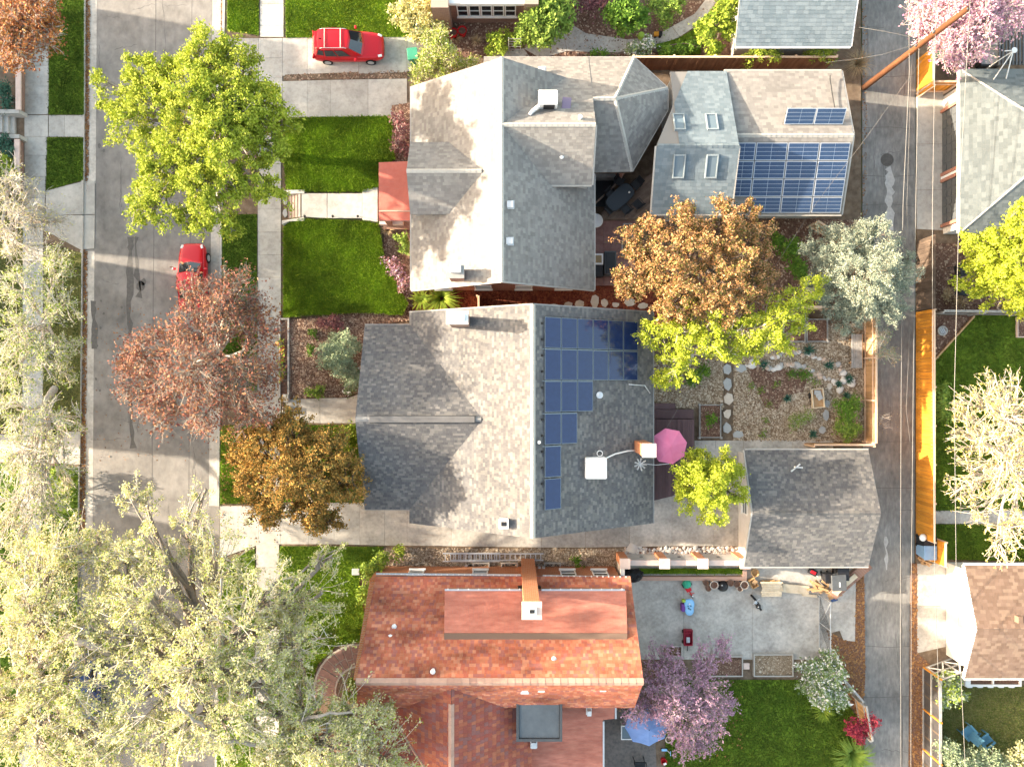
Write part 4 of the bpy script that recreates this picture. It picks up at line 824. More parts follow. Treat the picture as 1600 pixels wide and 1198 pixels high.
def curve_np(A, B, K, sag, rng):    # bent paths from A (N,3) to B (N,3)
    N_ = len(A); t = np.linspace(0,1,K)[None,:,None]; L_ = np.linalg.norm(B-A, axis=1)[:,None]
    m = (A+B)/2+rng.normal(0,1,(N_,3))*L_*.10+np.array([0,0,1])*L_*sag
    return (1-t)**2*A[:,None]+2*t*(1-t)*m[:,None]+t**2*B[:,None]
def leaf_quads(C, size, rng, up=.7, aspect=.55, dirn=None):
    n = len(C); nn = rng.normal(0,1,(n,3)); nn[:,2] = np.abs(nn[:,2])+up; nn /= np.linalg.norm(nn,axis=1,keepdims=True)
    a = rng.normal(0,1,(n,3)) if dirn is None else dirn+rng.normal(0,.35,(n,3))
    a -= nn*(a*nn).sum(1,keepdims=True); a /= np.linalg.norm(a,axis=1,keepdims=True)+1e-9
    b = np.cross(nn,a); s = (size*rng.lognormal(0,.28,n))[:,None]
    V = np.stack([C-a*s, C+b*s*aspect+a*s*.1-nn*s*.12, C+a*s, C-b*s*aspect+a*s*.1-nn*s*.12],1)
    return V.reshape(-1,3), np.arange(n*4).reshape(-1,4)
def join_np(L_):
    V, Q, o = [], [], 0
    for v, q in L_: V.append(v); Q.append(q+o); o += len(v)
    return npmesh(np.concatenate(V), np.concatenate(Q))
def tree(name, label, base, lobes, leaf, bark, trunk_r=.2, tips=60, lpt=40, size=.13, spread=.28, twig_r=.02, side=0, cat='tree', group=None, seed=1, hubs=6, fork=.35, up=.7, aspect=.55, shell=.45, sag=.06, straight=False, z0=.1, trunkname='trunk', tipscale=True, mats2=None, twigmat=None, limbs=(), ctr=.45):
    """trunk with limbs to each lobe, hubs and twigs to its tips, leaves in clumps along the twigs"""
    rng = np.random.default_rng(seed); B = P(*base, z0)
    t = thing(name, label, cat, B, group); Bn = np.array(B)
    Cs = []; Rs = []
    for l in lobes:
        px, py, z, r = l[:4]; rz = l[4] if len(l) > 4 else r*.7
        Cs.append(np.array(P(px,py,z))); Rs.append(np.array([r,r,rz]))
    Cs = np.array(Cs); mean = Cs.mean(0)
    top = Bn+(mean-Bn)*np.array([fork*.6,fork*.6,fork]); K = 7
    parts = []
    tp = curve_np(Bn[None], top[None], K, 0, rng); parts.append(tubes_np(tp, np.linspace(trunk_r*1.15,trunk_r*.85,K)[None], 8))
    for lb in limbs:
        q = np.array([P(*l[:3]) for l in lb]); tt = np.linspace(0,len(q)-1,4*len(q)); q2 = np.stack([np.interp(tt,np.arange(len(q)),q[:,k]) for k in range(3)],1)+rng.normal(0,.05,(len(tt),3))
        parts.append(tubes_np(q2[None], np.linspace(lb[0][3],lb[-1][3],len(tt))[None], 8))
    twigs = []; leaves = []
    for ci, (C, R) in enumerate(zip(Cs, Rs)):
        lp = curve_np(top[None], (C-np.array([0,0,R[2]*.35]))[None], 9, .10 if not straight else 0, rng)
        parts.append(tubes_np(lp, np.linspace(trunk_r*.62, max(.03,trunk_r*.18), 9)[None], 6))
        nt_ = int(tips*(R[0]**2 if tipscale else 1)); nh = max(2, int(hubs*max(.5,R[0]/1.5)))
        def shellpts(n, lo, hi):
            d = rng.normal(0,1,(n,3)); d[:,2] = d[:,2]*.9+.35; d /= np.linalg.norm(d,axis=1,keepdims=True)
            wob = 1+.22*np.sin(d[:,0:1]*4.3+ci)+.18*np.sin(d[:,1:2]*5.1+2*ci)
            return C+d*R*wob*rng.uniform(lo,hi,(n,1))**.6
        Hb = shellpts(nh, .12, .5); st = lp[0, rng.integers(3,9,nh)]
        hp = curve_np(st, Hb, 6, .05, rng); parts.append(tubes_np(hp, np.linspace(max(.035,trunk_r*.24), max(.018,twig_r*1.4), 6)[None].repeat(nh,0), 5))
        T = shellpts(nt_, shell, 1.0)
        near = np.argmin(((T[:,None]-Hb[None])**2).sum(2),1); k0 = rng.integers(2,6,nt_)
        S = hp[near,k0]; wp = curve_np(S, T, 5, sag, rng)
        twigs.append(tubes_np(wp, (np.linspace(1,.35,5)*twig_r)[None].repeat(nt_,0), 3))
        ends = [wp]
        for s_ in range(side):
            i = rng.integers(1,4,nt_); q0 = wp[np.arange(nt_),i]; dirn = T-S; ln = np.linalg.norm(dirn,axis=1,keepdims=True)
            dd = dirn/ln+rng.normal(0,.6,(nt_,3)); dd /= np.linalg.norm(dd,axis=1,keepdims=True)
            q1 = q0+dd*ln*rng.uniform(.25,.55,(nt_,1)); sp = curve_np(q0,q1,5,sag*.6,rng); ends.append(sp)
            twigs.append(tubes_np(sp[:,::2], (np.array([.75,.5,.3])*twig_r)[None].repeat(nt_,0), 3))
        if lpt:
            for e_ in ends:
                kk = max(1, int(lpt/len(ends))); n = len(e_)*kk
                tt = rng.uniform(ctr,1.05,n)*4; i0 = np.clip(tt.astype(int),0,3); fr = (tt-i0)[:,None]
                ix = np.repeat(np.arange(len(e_)),kk)
                pt = e_[ix,i0]*(1-fr)+e_[ix,i0+1]*fr+rng.normal(0,spread,(n,3))*np.array([1,1,.6])
                dn = e_[ix,4]-e_[ix,2]; dn /= np.linalg.norm(dn,axis=1,keepdims=True)+1e-9
                leaves.append(leaf_quads(pt, size, rng, up, aspect, dn if straight else None))
    link(trunkname, join_np(parts), M[bark], t)
    link('twigs', join_np(twigs), M[twigmat or bark], t)
    if leaves:
        me = join_np(leaves)
        if mats2:
            me.materials.append(M[leaf]); me.materials.append(M[mats2[0]])
            me.polygons.foreach_set('material_index', (rng.random(len(me.polygons)) < mats2[1]).astype(np.int32))
            link('crown' if cat == 'tree' else 'foliage', me, None, t)
        else: link('crown' if cat == 'tree' else 'foliage', me, M[leaf], t)
    return t
def shrub(name, label, lobes, leaf, bark='bark_brown', seed=1, group=None, cat='shrub', tips=60, lpt=24, size=.07, spread=.12, twig_r=.012, base=None, **k):
    if base is None: base = (sum(l[0] for l in lobes)/len(lobes), sum(l[1] for l in lobes)/len(lobes))
    k.setdefault('trunk_r', .05); k.setdefault('hubs', 5); k.setdefault('fork', .3)
    return tree(name, label, base, lobes, leaf, bark, tips=tips, lpt=lpt, size=size, spread=spread, twig_r=twig_r, seed=seed, cat=cat, group=group, trunkname='stems', **k)
def spiky(name, label, px, py, z0, r, h, n, mat, seed=1, wd=.03, group=None, cat='plant', lean=1.0):
    """clump of arching blades"""
    rng = np.random.default_rng(seed); B = np.array(P(px,py,z0)); t = thing(name, label, cat, B, group)
    a = rng.uniform(0,2*np.pi,n); rr = r*rng.uniform(.4,1,n)*lean; hh = h*rng.uniform(.6,1,n); dx, dy = np.cos(a), np.sin(a)
    K = 4; V = np.empty((n,K,2,3))
    for i in range(K):
        s = i/(K-1); x = rr*s**1.2; zz = hh*(1-(1-s)**2)*(1-.35*s*s); ww = wd*(1-.85*s)
        c = np.stack([B[0]+dx*(x+.06*r), B[1]+dy*(x+.06*r), B[2]+zz],1); p_ = np.stack([-dy*ww, dx*ww, np.zeros(n)],1)
        V[:,i,0] = c-p_; V[:,i,1] = c+p_
    idx = np.arange(n*K*2).reshape(n,K,2); Q = np.stack([idx[:,:-1,0],idx[:,:-1,1],idx[:,1:,1],idx[:,1:,0]],-1).reshape(-1,4)
    link('blades', npmesh(V.reshape(-1,3),Q), M[mat], t); return t
# street and garden trees
tree('maple_tree', 'big bright green leafy tree spreading over the street near the red porch house', (398,232),
    [(240,112,6.9,1.43,0.74),(318,85,7.8,1.59,0.83),(372,108,7.5,1.70,0.88),(300,150,8.8,1.91,0.99),(405,165,7.8,1.80,0.94),(225,185,7.2,1.70,0.88),(190,160,6.7,1.06,0.55),(340,215,9.1,1.91,0.99),(420,225,7.4,1.48,0.77),(252,262,7.5,1.70,0.88),(330,295,7.8,1.91,0.99),(400,285,7.2,1.48,0.77),(240,318,6.9,1.43,0.74),(310,340,6.6,1.27,0.66),(360,358,5.8,0.74,0.39),(205,122,6.1,0.64,0.33),(155,122,5.6,0.48,0.25),(150,165,5.6,0.37,0.19),(440,190,6.6,0.95,0.50),(370,170,8.8,1.48,0.77),(285,225,8.2,1.27,0.66)],
    'leaf_maple', 'bark_grey', .3, tips=19, lpt=130, size=0.066, spread=0.125, twig_r=.024, seed=3, hubs=6, side=1, ctr=0.7, up=0.35)
tree('redbud_tree', 'red-brown sparsely leaved tree with grey twigs covering the parked red car', (352,560),
    [(230,545,6.2,1.7),(290,515,6.8,1.6),(350,500,6.8,1.5),(405,520,6.0,1.4),(225,600,6.2,1.6),(300,580,8.0,1.9),(375,585,7.4,1.8),(250,640,6.4,1.5),(320,640,7.2,1.7),(395,640,6.6,1.4),(310,450,6.4,1.2),(370,445,6.4,1.2),(340,470,7,1.2),(400,470,5.6,1.0),(200,570,5.4,1.0),(425,590,5.6,1.1)],
    'leaf_redbud', 'bark_pale', .2, tips=52, lpt=10, size=0.075, spread=.14, twig_r=0.014, side=3, seed=5, hubs=7, fork=.3, sag=.1, twigmat='bark_grey')
tree('crabapple_tree', 'dense bronze-orange leaved tree in front of the grey bungalow porch', (470,735),
    [(400,690,5.2,1.5),(455,680,5.8,1.6),(515,705,5.6,1.5),(400,740,5.4,1.5),(460,745,6.6,1.8),(530,755,5.4,1.5),(420,795,5.2,1.3),(485,800,5.2,1.4),(440,660,4.6,.9),(545,730,4.6,.9),(375,710,4.4,.8),(515,815,4.2,.8)],
    'leaf_bronze', 'bark_brown', .2, tips=34, lpt=85, size=0.06, spread=0.11, twig_r=.018, side=1, seed=8, ctr=0.6, up=0.35, mats2=('leaf_olive_shade', .3))
tree('copper_tree', 'dense copper-orange leaved tree behind the two big houses', (1090,420),
    [(1000,380,6.0,1.6),(1060,360,7.0,1.6),(1120,360,7.2,1.6),(1170,375,6.4,1.4),(1000,430,6.0,1.6),(1065,425,8.2,1.8),(1130,425,8.2,1.8),(1185,430,6.6,1.3),(1055,475,6.8,1.5),(1120,480,7.2,1.5),(1170,475,6.2,1.2),(985,450,5.0,1.0),(1165,335,5.4,.9)],
    'leaf_copper', 'bark_brown', .22, tips=18, lpt=115, size=0.06, spread=0.1, twig_r=.018, side=1, seed=11, ctr=0.65, up=0.35, mats2=('leaf_olive_shade', .36))
tree('lime_tree', 'long lime green tree with pale branches reaching right over the rock garden', (1060,560),
    [(1020,520,5.4,1.1),(1065,515,6.2,1.3),(1110,520,6.4,1.3),(1060,565,5.2,1.3),(1040,590,4.2,.8),(1130,545,5.6,1.0),(1165,515,6.6,1.2),(1205,500,6.8,1.2),(1240,480,7.0,1.0),(1270,450,7.0,.8),(1215,530,5.8,1.0),(1255,505,6.2,.7),(1175,545,5.2,.8)],
    'leaf_lime', 'bark_pale', .15, tips=22, lpt=90, size=0.06, spread=0.11, twig_r=.02, side=1, seed=13, straight=True, ctr=0.6, up=0.35)
tree('spruce_tree', 'dense pale blue-green evergreen beside the alley', (1330,430),
    [(1345,430,8.2,1.5,2.2),(1310,400,6.2,1.5),(1370,390,6.4,1.6),(1385,440,6.2,1.6),(1315,460,6.0,1.5),(1360,475,6.2,1.5),(1340,370,5.4,1.2),(1400,405,5.0,1.2),(1285,440,4.4,1.1),(1325,495,4.6,1.1),(1385,480,4.8,1.1),(1290,375,4.2,1.0),(1270,395,3.6,.8)],
    'leaf_spruce', 'bark_brown', .2, tips=45, lpt=80, size=0.055, spread=0.09, twig_r=.015, seed=17, aspect=.3, up=.3, shell=.6, ctr=0.5)
tree('honeylocust_tree', 'small round lime yellow tree between the pink parasol and the dark grey garage', (1100,760),
    [(1085,740,4.8,1.2),(1130,735,5.0,1.2),(1110,765,5.6,1.3),(1075,775,4.4,1.0),(1140,770,4.6,1.0),(1115,800,4.4,.9),(1095,715,4.0,.8),(1150,735,4.0,.6)],
    'leaf_lime', 'bark_brown', .12, tips=26, lpt=110, size=0.058, spread=0.12, twig_r=.015, seed=19, ctr=0.65, up=0.35)
tree('redbud_tree', 'mauve-pink blossoming tree leaning over the blue parasol', (1050,1085),
    [(1000,1075,3.6,1.3),(1050,1050,4.2,1.3),(1050,1095,5.0,1.5),(1100,1085,4.6,1.4),(1000,1110,4.2,1.1),(1065,1130,4.4,1.3),(1110,1120,4.0,1.2),(1135,1100,3.6,.9),(1100,1035,3.6,1.1),(1070,1165,3.4,.9),(1105,1160,3.0,.8),(1030,1025,3.2,.9),(1125,1010,2.8,.8),(985,1060,3.0,.7)],
    'leaf_mauve', 'bark_grey', .14, tips=80, lpt=15, size=.045, spread=.05, twig_r=0.016, side=2, seed=23, straight=True, aspect=.7)
tree('redbud_tree', 'pale pink blossoming tree at the top right corner beside the utility pole', (1510,40),
    [(1450,25,5.0,1.3),(1490,40,5.8,1.4),(1530,30,6.0,1.4),(1475,70,5.0,1.2),(1520,75,5.2,1.2),(1565,30,5.6,1.3),(1565,5,5.6,1.3),(1495,90,4.2,.9),(1505,0,6.0,1.5),(1450,-5,5.2,1.3),(1440,50,4.2,.8)],
    'leaf_pink', 'bark_pale', .16, tips=70, lpt=20, size=.055, spread=.08, twig_r=0.022, side=2, seed=29, straight=True, aspect=.7, twigmat='twig_pale')
tree('ash_tree', 'yellow-green leafy tree at the right edge below the hipped garage', (1575,420),
    [(1550,385,6.0,1.5),(1590,370,6.6,1.6),(1560,425,6.2,1.6),(1610,420,7.2,1.8),(1525,440,5.0,1.2),(1580,460,5.6,1.4),(1535,405,5.2,1.1),(1620,350,6.4,1.4),(1620,470,6.0,1.4),(1515,395,4.2,.7)],
    'leaf_lime', 'bark_grey', .2, tips=20, lpt=105, size=0.066, spread=0.125, twig_r=.018, seed=31, ctr=0.65, up=0.35)
tree('budding_tree', 'pale cream budding tree with white bare branches at the right edge behind the orange fence', (1590,720),
    [(1530,620,6.0,1.6),(1580,640,7.2,1.8),(1510,680,5.6,1.5),(1560,700,8.0,1.9),(1525,740,6.0,1.6),(1590,750,8.0,1.9),(1540,790,6.2,1.5),(1580,830,6.6,1.6),(1620,690,8.0,1.8),(1500,650,4.6,1.0),(1550,590,5.2,1.1),(1500,770,4.6,1.0),(1560,860,5.4,1.0),(1620,810,7,1.6)],
    'leaf_cream', 'bark_pale', .22, tips=24, lpt=9, size=0.05, spread=.05, twig_r=0.027, side=2, seed=37, straight=True, aspect=.7, sag=.12, shell=0.35, twigmat='bark_pale')
# the big budding elms at lower left
ELM = dict(leaf='leaf_pale', bark='bark_grey', twigmat='twig_pale', tips=11, lpt=66, size=.054, spread=.10, twig_r=.027, side=2, ctr=.6, hubs=7, sag=.08, mats2=('leaf_yellowgreen', .15), up=.35)
tree('elm_tree', 'huge pale green budding elm with thick bending limbs over the lower street', (345,1060),
    [(190,880,8.0,2.10),(240,850,8.4,1.78),(345,875,8.4,1.99),(225,940,10.1,2.31),(180,980,9.7,2.31),(360,985,10.1,2.42),(420,920,8.4,2.21),(300,1040,11.3,2.52),(400,1060,10.1,2.52),(230,1070,10.5,2.52),(465,1000,8.4,2.10),(340,1130,10.9,2.62),(440,1130,9.2,2.31),(250,1160,10.1,2.62),(212,775,6.3,1.26),(320,765,6.3,0.73),(300,820,7.1,1.37),(500,930,7.1,1.47),(515,870,5.9,1.05),(150,850,7.6,1.68)], trunk_r=.45, seed=41, fork=.45,
    limbs=([(70,1040,7.0,0.10),(85,1008,9.7,0.13),(110,995,10.5,0.16),(140,1008,10.5,0.18),(200,1025,9.5,0.21),(300,1050,6.1,0.26)], [(300,1060,10.0,0.08),(280,1078,11.7,0.16),(282,1105,12.0,0.18),(310,1130,11.8,0.18),(345,1155,11.5,0.14),(400,1160,10.7,0.10)], [(345,900,9.9,0.06),(342,970,10.3,0.10),(348,1000,10.5,0.12),(340,1060,7.8,0.16)], [(230,1165,11.2,0.06),(260,1125,10.8,0.08),(300,1100,7.8,0.11)]), **ELM)
tree('elm_tree', 'pale green budding elm filling the bottom left corner', (60,1060),
    [(40,870,7.7,2.21),(105,850,8.2,2.10),(60,950,9.9,2.52),(130,960,9.5,2.31),(40,1040,10.3,2.52),(120,1060,10.3,2.52),(60,1130,10.3,2.52),(150,1140,9.9,2.42),(0,950,8.6,2.31),(-10,1100,9.5,2.42),(170,1190,8.6,2.31),(80,1200,9.0,2.31)], trunk_r=.42, seed=43, fork=.45,
    limbs=([(60,890,9.9,0.06),(62,940,10.3,0.10),(75,985,9.9,0.14)],), **ELM)
tree('elm_tree', 'pale twiggy elm at the bottom edge left of the red tiled house', (500,1150),
    [(450,1060,8.0,1.5),(540,1112,9,1.4),(470,1110,9,1.8),(565,1130,8.5,1.7),(520,1160,9.5,1.9),(595,1165,8,1.4),(450,1180,9,1.8),(565,1200,9,1.8),(430,1200,9,1.8),(460,975,6.5,1.3),(445,945,6,1.3),(620,1190,8,1.0),(600,1110,7,.8)], trunk_r=.3, seed=47, fork=.4, limbs=([(560,1110,9.5,.05),(500,1118,10,.09),(440,1130,9,.12)],), **{**ELM, 'tips': 17})
PALE = dict(leaf='leaf_pale', bark='bark_pale', twigmat='twig_pale', tips=30, lpt=22, size=.05, spread=.10, twig_r=.021, side=3, hubs=7, sag=.08, mats2=('leaf_yellowgreen', .4))
tree('elm_tree', 'bare cream twigged tree at the left edge beside the lower lawn strip', (14,330),
    [(20,300,4.4,1.61),(55,320,4.1,1.42),(20,360,4.8,1.61),(70,350,3.8,1.33),(40,390,4.1,1.42),(0,280,4.4,1.52),(95,345,3.4,0.95)], trunk_r=.2, seed=53, **{**PALE, 'lpt': 5, 'mats2': ('leaf_cream', .6)})
tree('elm_tree', 'thin budding tree at the left edge, between the concrete driveway and the cross walk', (85,495),
    [(30,450,5.2,1.61),(90,420,4.6,1.42),(95,480,4.9,1.42),(30,520,5.3,1.71),(100,545,4.4,1.33),(20,580,5.2,1.61),(75,560,5.2,1.42),(105,590,4.0,0.85)], trunk_r=.2, seed=59, **PALE)
tree('elm_tree', 'thin budding tree at the left edge hanging over the cross walk', (86,607),
    [(25,640,5.5,1.71),(80,660,5.3,1.52),(115,660,4.1,1.04),(40,710,5.6,1.80),(95,720,4.7,1.42),(30,780,5.6,1.80),(80,790,5.2,1.52),(15,830,5.5,1.71),(110,760,3.8,0.76)], trunk_r=.22, seed=61, **{**PALE, 'lpt': 15})
tree('plum_tree', 'orange and plum leaved tree in the top left corner', (52,60),
    [(20,20,5,1.5),(60,15,5.4,1.4),(30,65,5.4,1.4),(70,60,5,1.2),(20,95,4.8,1.0),(0,50,5.4,1.4),(60,-20,5.4,1.5),(80,35,4.4,.7)], 'leaf_orange', 'bark_pale', .18, tips=50, lpt=16, size=.075, spread=.14, twig_r=.022, side=2, seed=67)
tree('alder_tree', 'thin sapling with sparse pale leaves leaning over the alley at the tan fence', (1368,565),
    [(1375,540,2.6,.9),(1390,555,2.4,.8),(1380,520,2.4,.7)], 'leaf_straw', 'bark_pale', .04, tips=60, lpt=7, size=.045, spread=.08, twig_r=.008, side=2, seed=71, mats2=('leaf_sage', .6))
tree('bare_bush', 'leafless twiggy bush leaning over the alley at the corner of the tan fence', (1368,665), [(1380,655,1.4,.7),(1388,668,1.0,.5)], 'leaf_straw', 'bark_pale', .03, tips=40, lpt=2, size=.03, twig_r=.009, side=1, seed=73, cat='shrub', straight=True)
# shrubs
S = shrub
S('shrub', 'cream flowering bush beside the bright lawn above the red SUV', [(630,25,1.6,.9),(660,20,1.8,1.0),(650,50,1.3,.8),(680,40,1.5,.8),(640,5,1.6,.9)], 'leaf_pale', seed=2, mats2=('leaf_cream',.5))
S('shrub', 'tall feathery light green bush between the driveway bins and the brick house', [(680,60,2.6,.9),(670,90,2.2,.9),(700,85,2.4,.8),(655,115,1.6,.8),(690,110,1.8,.8),(720,100,1.4,.6),(740,95,1.0,.5)], 'leaf_yellowgreen', seed=3, mats2=('leaf_pale',.4), straight=True, aspect=.3)
S('shrub', 'dark green tree-like bush right of the top brick house', [(830,40,2.4,1.0),(855,20,2.6,1.2),(850,55,2.0,.9),(875,35,2.2,.9),(870,5,2.4,1.1),(825,60,1.5,.7)], 'leaf_mid', seed=4, size=.09)
S('shrub', 'glossy green bush at the top edge beside the curved garden path', [(965,20,1.8,.9),(985,15,2.0,1.0),(975,40,1.4,.7),(1000,30,1.6,.7)], 'leaf_green', seed=5, size=.09)
S('shrub', 'plum leaved bush at the top edge left of the glossy green bush', [(915,5,1.4,.8),(940,0,1.5,.8)], 'leaf_plum', seed=6)
S('shrub', 'loose green bush at the top edge above the curved path', [(1030,10,1.5,.8),(1055,5,1.6,.8),(1040,30,1.0,.6)], 'leaf_mid', seed=7)
S('shrub', 'tall golden green vine beside the pale blue-grey top garage', [(1105,50,2.2,.7),(1125,25,2.6,.8),(1140,45,2.2,.7),(1115,75,1.4,.5),(1140,10,2.6,.7),(1098,40,2.0,.4)], 'leaf_yellowgreen', seed=8, size=.1)
S('shrub', 'white flowered low bush on the curved path near the top fence', [(990,75,.9,.55),(1010,72,.9,.55),(1000,88,.6,.45)], 'leaf_whiteflower', seed=9)
S('shrub', 'low dark green hedge above the top fence', [(925,88,.5,.4),(945,88,.5,.4),(1040,82,.6,.5),(1065,78,.6,.5),(1085,72,.7,.5)], 'leaf_green', seed=10)
S('shrub', 'yellow-green bush under the five white windows', [(775,60,.9,.5),(785,75,.8,.45),(795,55,.8,.4),(765,80,.5,.35)], 'leaf_yellowgreen', seed=11, size=.08)
S('shrub', 'left of two bright fern-like bushes below the pale blue-grey garage', [(1180,85,1.8,.6),(1200,80,2.0,.6),(1215,85,1.8,.5),(1170,95,1.2,.4)], 'leaf_yellowgreen', seed=12, straight=True, aspect=.3)
S('shrub', 'right of two bright fern-like bushes below the pale blue-grey garage', [(1275,60,2.2,.6),(1285,80,2.0,.7),(1300,85,1.6,.5),(1265,90,1.4,.4),(1280,45,2.2,.4)], 'leaf_yellowgreen', seed=13, straight=True, aspect=.3)
spiky('grass_clump', 'tall straw coloured ornamental grass at the foot of the utility pole', 1335, 105, .1, 1.1, 1.3, 170, 'leaf_straw', 3, .02)
S('shrub', 'plum red bush between the upper front lawn and the red porch', [(622,185,1.4,.55),(630,205,1.6,.6),(622,225,1.4,.6),(635,235,1.2,.5)], 'leaf_plum', 'bark_pale', seed=14, side=2, lpt=14)
S('shrub', 'rose-plum bush between the lower front lawn and the big house', [(610,410,1.2,.5),(620,425,1.4,.6),(630,445,1.3,.5)], 'leaf_plum', 'bark_pale', seed=15, side=2, lpt=14, mats2=('leaf_mauve',.3))
S('shrub', 'grey-green small bush beside the red porch steps', [(628,375,.9,.5),(635,390,.8,.4)], 'leaf_mid', seed=16)
spiky('grass_clump', 'arching yellow-green ornamental grass between the two big houses', 690, 466, .12, 1.5, 1.1, 240, 'leaf_yellowgreen', 4, .035)
spiky('grass_clump', 'smaller arching grass beside the corner of the front lawn and the big house', 660, 468, .12, .9, .9, 150, 'leaf_yellowgreen', 5, .03)
spiky('grass_clump', 'straw grass by the red porch corner', 607, 360, .3, .5, .5, 90, 'leaf_straw', 6, .02)
S('sage_bush', 'big silvery sage green bush at the front corner of the grey bungalow', [(520,550,1.6,.9),(545,540,1.8,.9),(535,570,1.8,.9),(550,590,1.4,.7),(510,565,1.2,.6),(525,530,1.2,.5)], 'leaf_sage', 'bark_pale', seed=17, size=.06, tips=90)
S('shrub', 'cream variegated bush at the bungalow wall below the sage bush', [(552,600,.9,.4),(558,585,.9,.35),(545,610,.7,.3)], 'leaf_whiteflower', seed=18)
S('shrub', 'dark plum bush at the lower edge of the front lawn', [(505,503,.6,.4),(520,500,.7,.45),(528,510,.6,.35)], 'leaf_plum', seed=19)
S('shrub', 'green clump at the edge of the bungalow front walk', [(488,612,.5,.35),(500,610,.5,.35)], 'leaf_mid', seed=20)
S('shrub', 'round dark green tuft in the bungalow front bed, lower', [(483,545,.45,.3)], 'leaf_green', seed=21); S('shrub', 'round dark green tuft in the bungalow front bed, upper', [(490,520,.4,.28)], 'leaf_green', seed=22)
S('shrub', 'row of orange and yellow flowers in the narrow walled bed by the sidewalk', [(440,535,.4,.2),(440,550,.4,.2),(440,565,.4,.22),(440,580,.4,.22),(440,595,.4,.2)], 'leaf_orange', seed=23, mats2=('leaf_yellowgreen',.5), cat='flowers')
S('shrub', 'small green bush at the bungalow wall beside the front walk', [(530,680,.8,.5),(545,675,1.0,.5),(540,695,.8,.4)], 'leaf_yellowgreen', seed=24)
S('shrub', 'green bush beside the kerb under the bronze tree', [(362,685,.5,.5),(370,695,.5,.4)], 'leaf_green', seed=25)
S('shrub', 'bright green hedge bush at the front corner of the red tiled house', [(575,890,1.2,.7),(590,880,1.2,.6),(580,915,1.2,.6),(570,930,1.0,.6),(600,870,.9,.4)], 'leaf_yellowgreen', seed=26, mats2=('leaf_mid',.5))
S('shrub', 'small round green bush in the gravel strip near the ladder', [(622,862,.6,.42)], 'leaf_yellowgreen', seed=27)
S('shrub', 'dark small bush in the gravel strip right of the ladder', [(903,876,.5,.3)], 'leaf_green', seed=28)
S('shrub', 'dark green bush inside the bend of the flagstone path', [(552,1068,.8,.45),(560,1085,.9,.5),(545,1090,.8,.45)], 'leaf_mid', seed=29)
S('shrub', 'green bush left of the flagstone path', [(485,985,1.2,.7),(470,1015,1.2,.7),(515,990,.9,.5),(462,1045,1.2,.7)], 'leaf_mid', seed=30)
S('lilac_bush', 'large green bush with white blossom at the end of the raised beds', [(1270,1045,2.0,.9),(1300,1050,2.2,1.0),(1280,1080,2.2,1.0),(1310,1085,1.8,.9),(1265,1070,1.6,.7),(1295,1030,1.6,.7)], 'leaf_whiteflower', 'bark_grey', seed=31, tips=80)
S('shrub', 'crimson leaved bush leaning over the alley at the lower fence end', [(1340,1135,1.4,.6),(1360,1130,1.5,.6),(1345,1150,1.2,.5),(1330,1140,1.2,.5)], 'leaf_crimson', seed=32, side=1)
spiky('grass_clump', 'bright green arching shrub below the crimson bush', 1325, 1172, .15, 1.5, 1.6, 260, 'leaf_mid', 7, .04)
spiky('grass_clump', 'straw and green grass left of the crimson bush', 1282, 1105, .15, .8, .9, 160, 'leaf_yellowgreen', 8, .03)
S('shrub', 'dark green round shrub at the tan fence, upper of two', [(1315,635,1.0,.6),(1335,630,1.1,.6),(1325,650,1.0,.6)], 'leaf_green', seed=33, size=.05, tips=90)
S('shrub', 'green round shrub at the tan fence corner, lower of two', [(1315,665,1.0,.6),(1335,670,1.0,.55),(1325,678,.9,.5)], 'leaf_mid', seed=34, size=.05, tips=90)
S('shrub', 'feathery green shrub in the rock garden beside the cart', [(1250,655,.8,.65),(1262,648,.8,.5),(1240,662,.6,.5)], 'leaf_mid', 'bark_pale', seed=35, lpt=14, size=.04)
S('shrub', 'low green mat in the middle of the rock garden', [(1238,586,.3,.35),(1252,586,.3,.4),(1262,585,.3,.3)], 'leaf_green', seed=36, size=.045)
for i, (px, py, r) in enumerate(((1192,570,.4),(1262,547,.5),(1293,570,.42),(1325,592,.4),(1308,600,.3),(1268,678,.35),(1228,622,.35),(1320,618,.35))):
    spiky('yucca', ['dark teal yucca at the left end of the rock ring','big dark teal yucca at the top of the rock ring','dark teal yucca on the upper right of the rock ring','dark teal yucca at the right end of the rock ring','small teal yucca right of the cart rocks','teal yucca at the concrete path below the feathery shrub','teal yucca in the middle of the gravel','teal yucca at the upper fence shrub'][i], px, py, .13, r, .45, 60, 'leaf_teal', 20+i, .035, 'yuccas in the rock garden')
for i, (px, py) in enumerate(((1175,605),(1190,607),(1203,632),(1195,660),(1190,676),(1275,595),(1215,600))): S('ground_plant', ['low green tuft beside the stepping stones, left of a pair','low green tuft beside the stepping stones, right of a pair','low green tuft in the gravel centre','tiny green tuft in the lower gravel','low green tuft by the concrete path','low green tuft left of the cart','low green tuft under the green mat'][i], [(px,py,.25,.25)], 'leaf_mid', seed=80+i, size=.045, cat='plant')
S('shrub', 'dark bush at the corner of the deck under the lime tree', [(1085,590,.8,.6),(1100,580,.8,.5)], 'leaf_green', seed=37)
S('shrub', 'green bush inside the raised bed next to the deck', [(1108,655,.6,.3),(1115,652,.6,.25)], 'leaf_green', seed=38)
S('shrub', 'dark shrub in the shade between the copper tree and the evergreen', [(1235,390,1.0,.8),(1250,420,1.0,.8),(1215,380,.9,.6)], 'leaf_green', seed=39)
S('shrub', 'green vine behind the white lattice gate', [(1478,1060,1.8,.6),(1488,1080,1.8,.7),(1475,1095,1.6,.5),(1502,1085,1.3,.4),(1495,1060,1.6,.4)], 'leaf_sage', 'bark_pale', seed=40, mats2=('leaf_yellowgreen',.4))
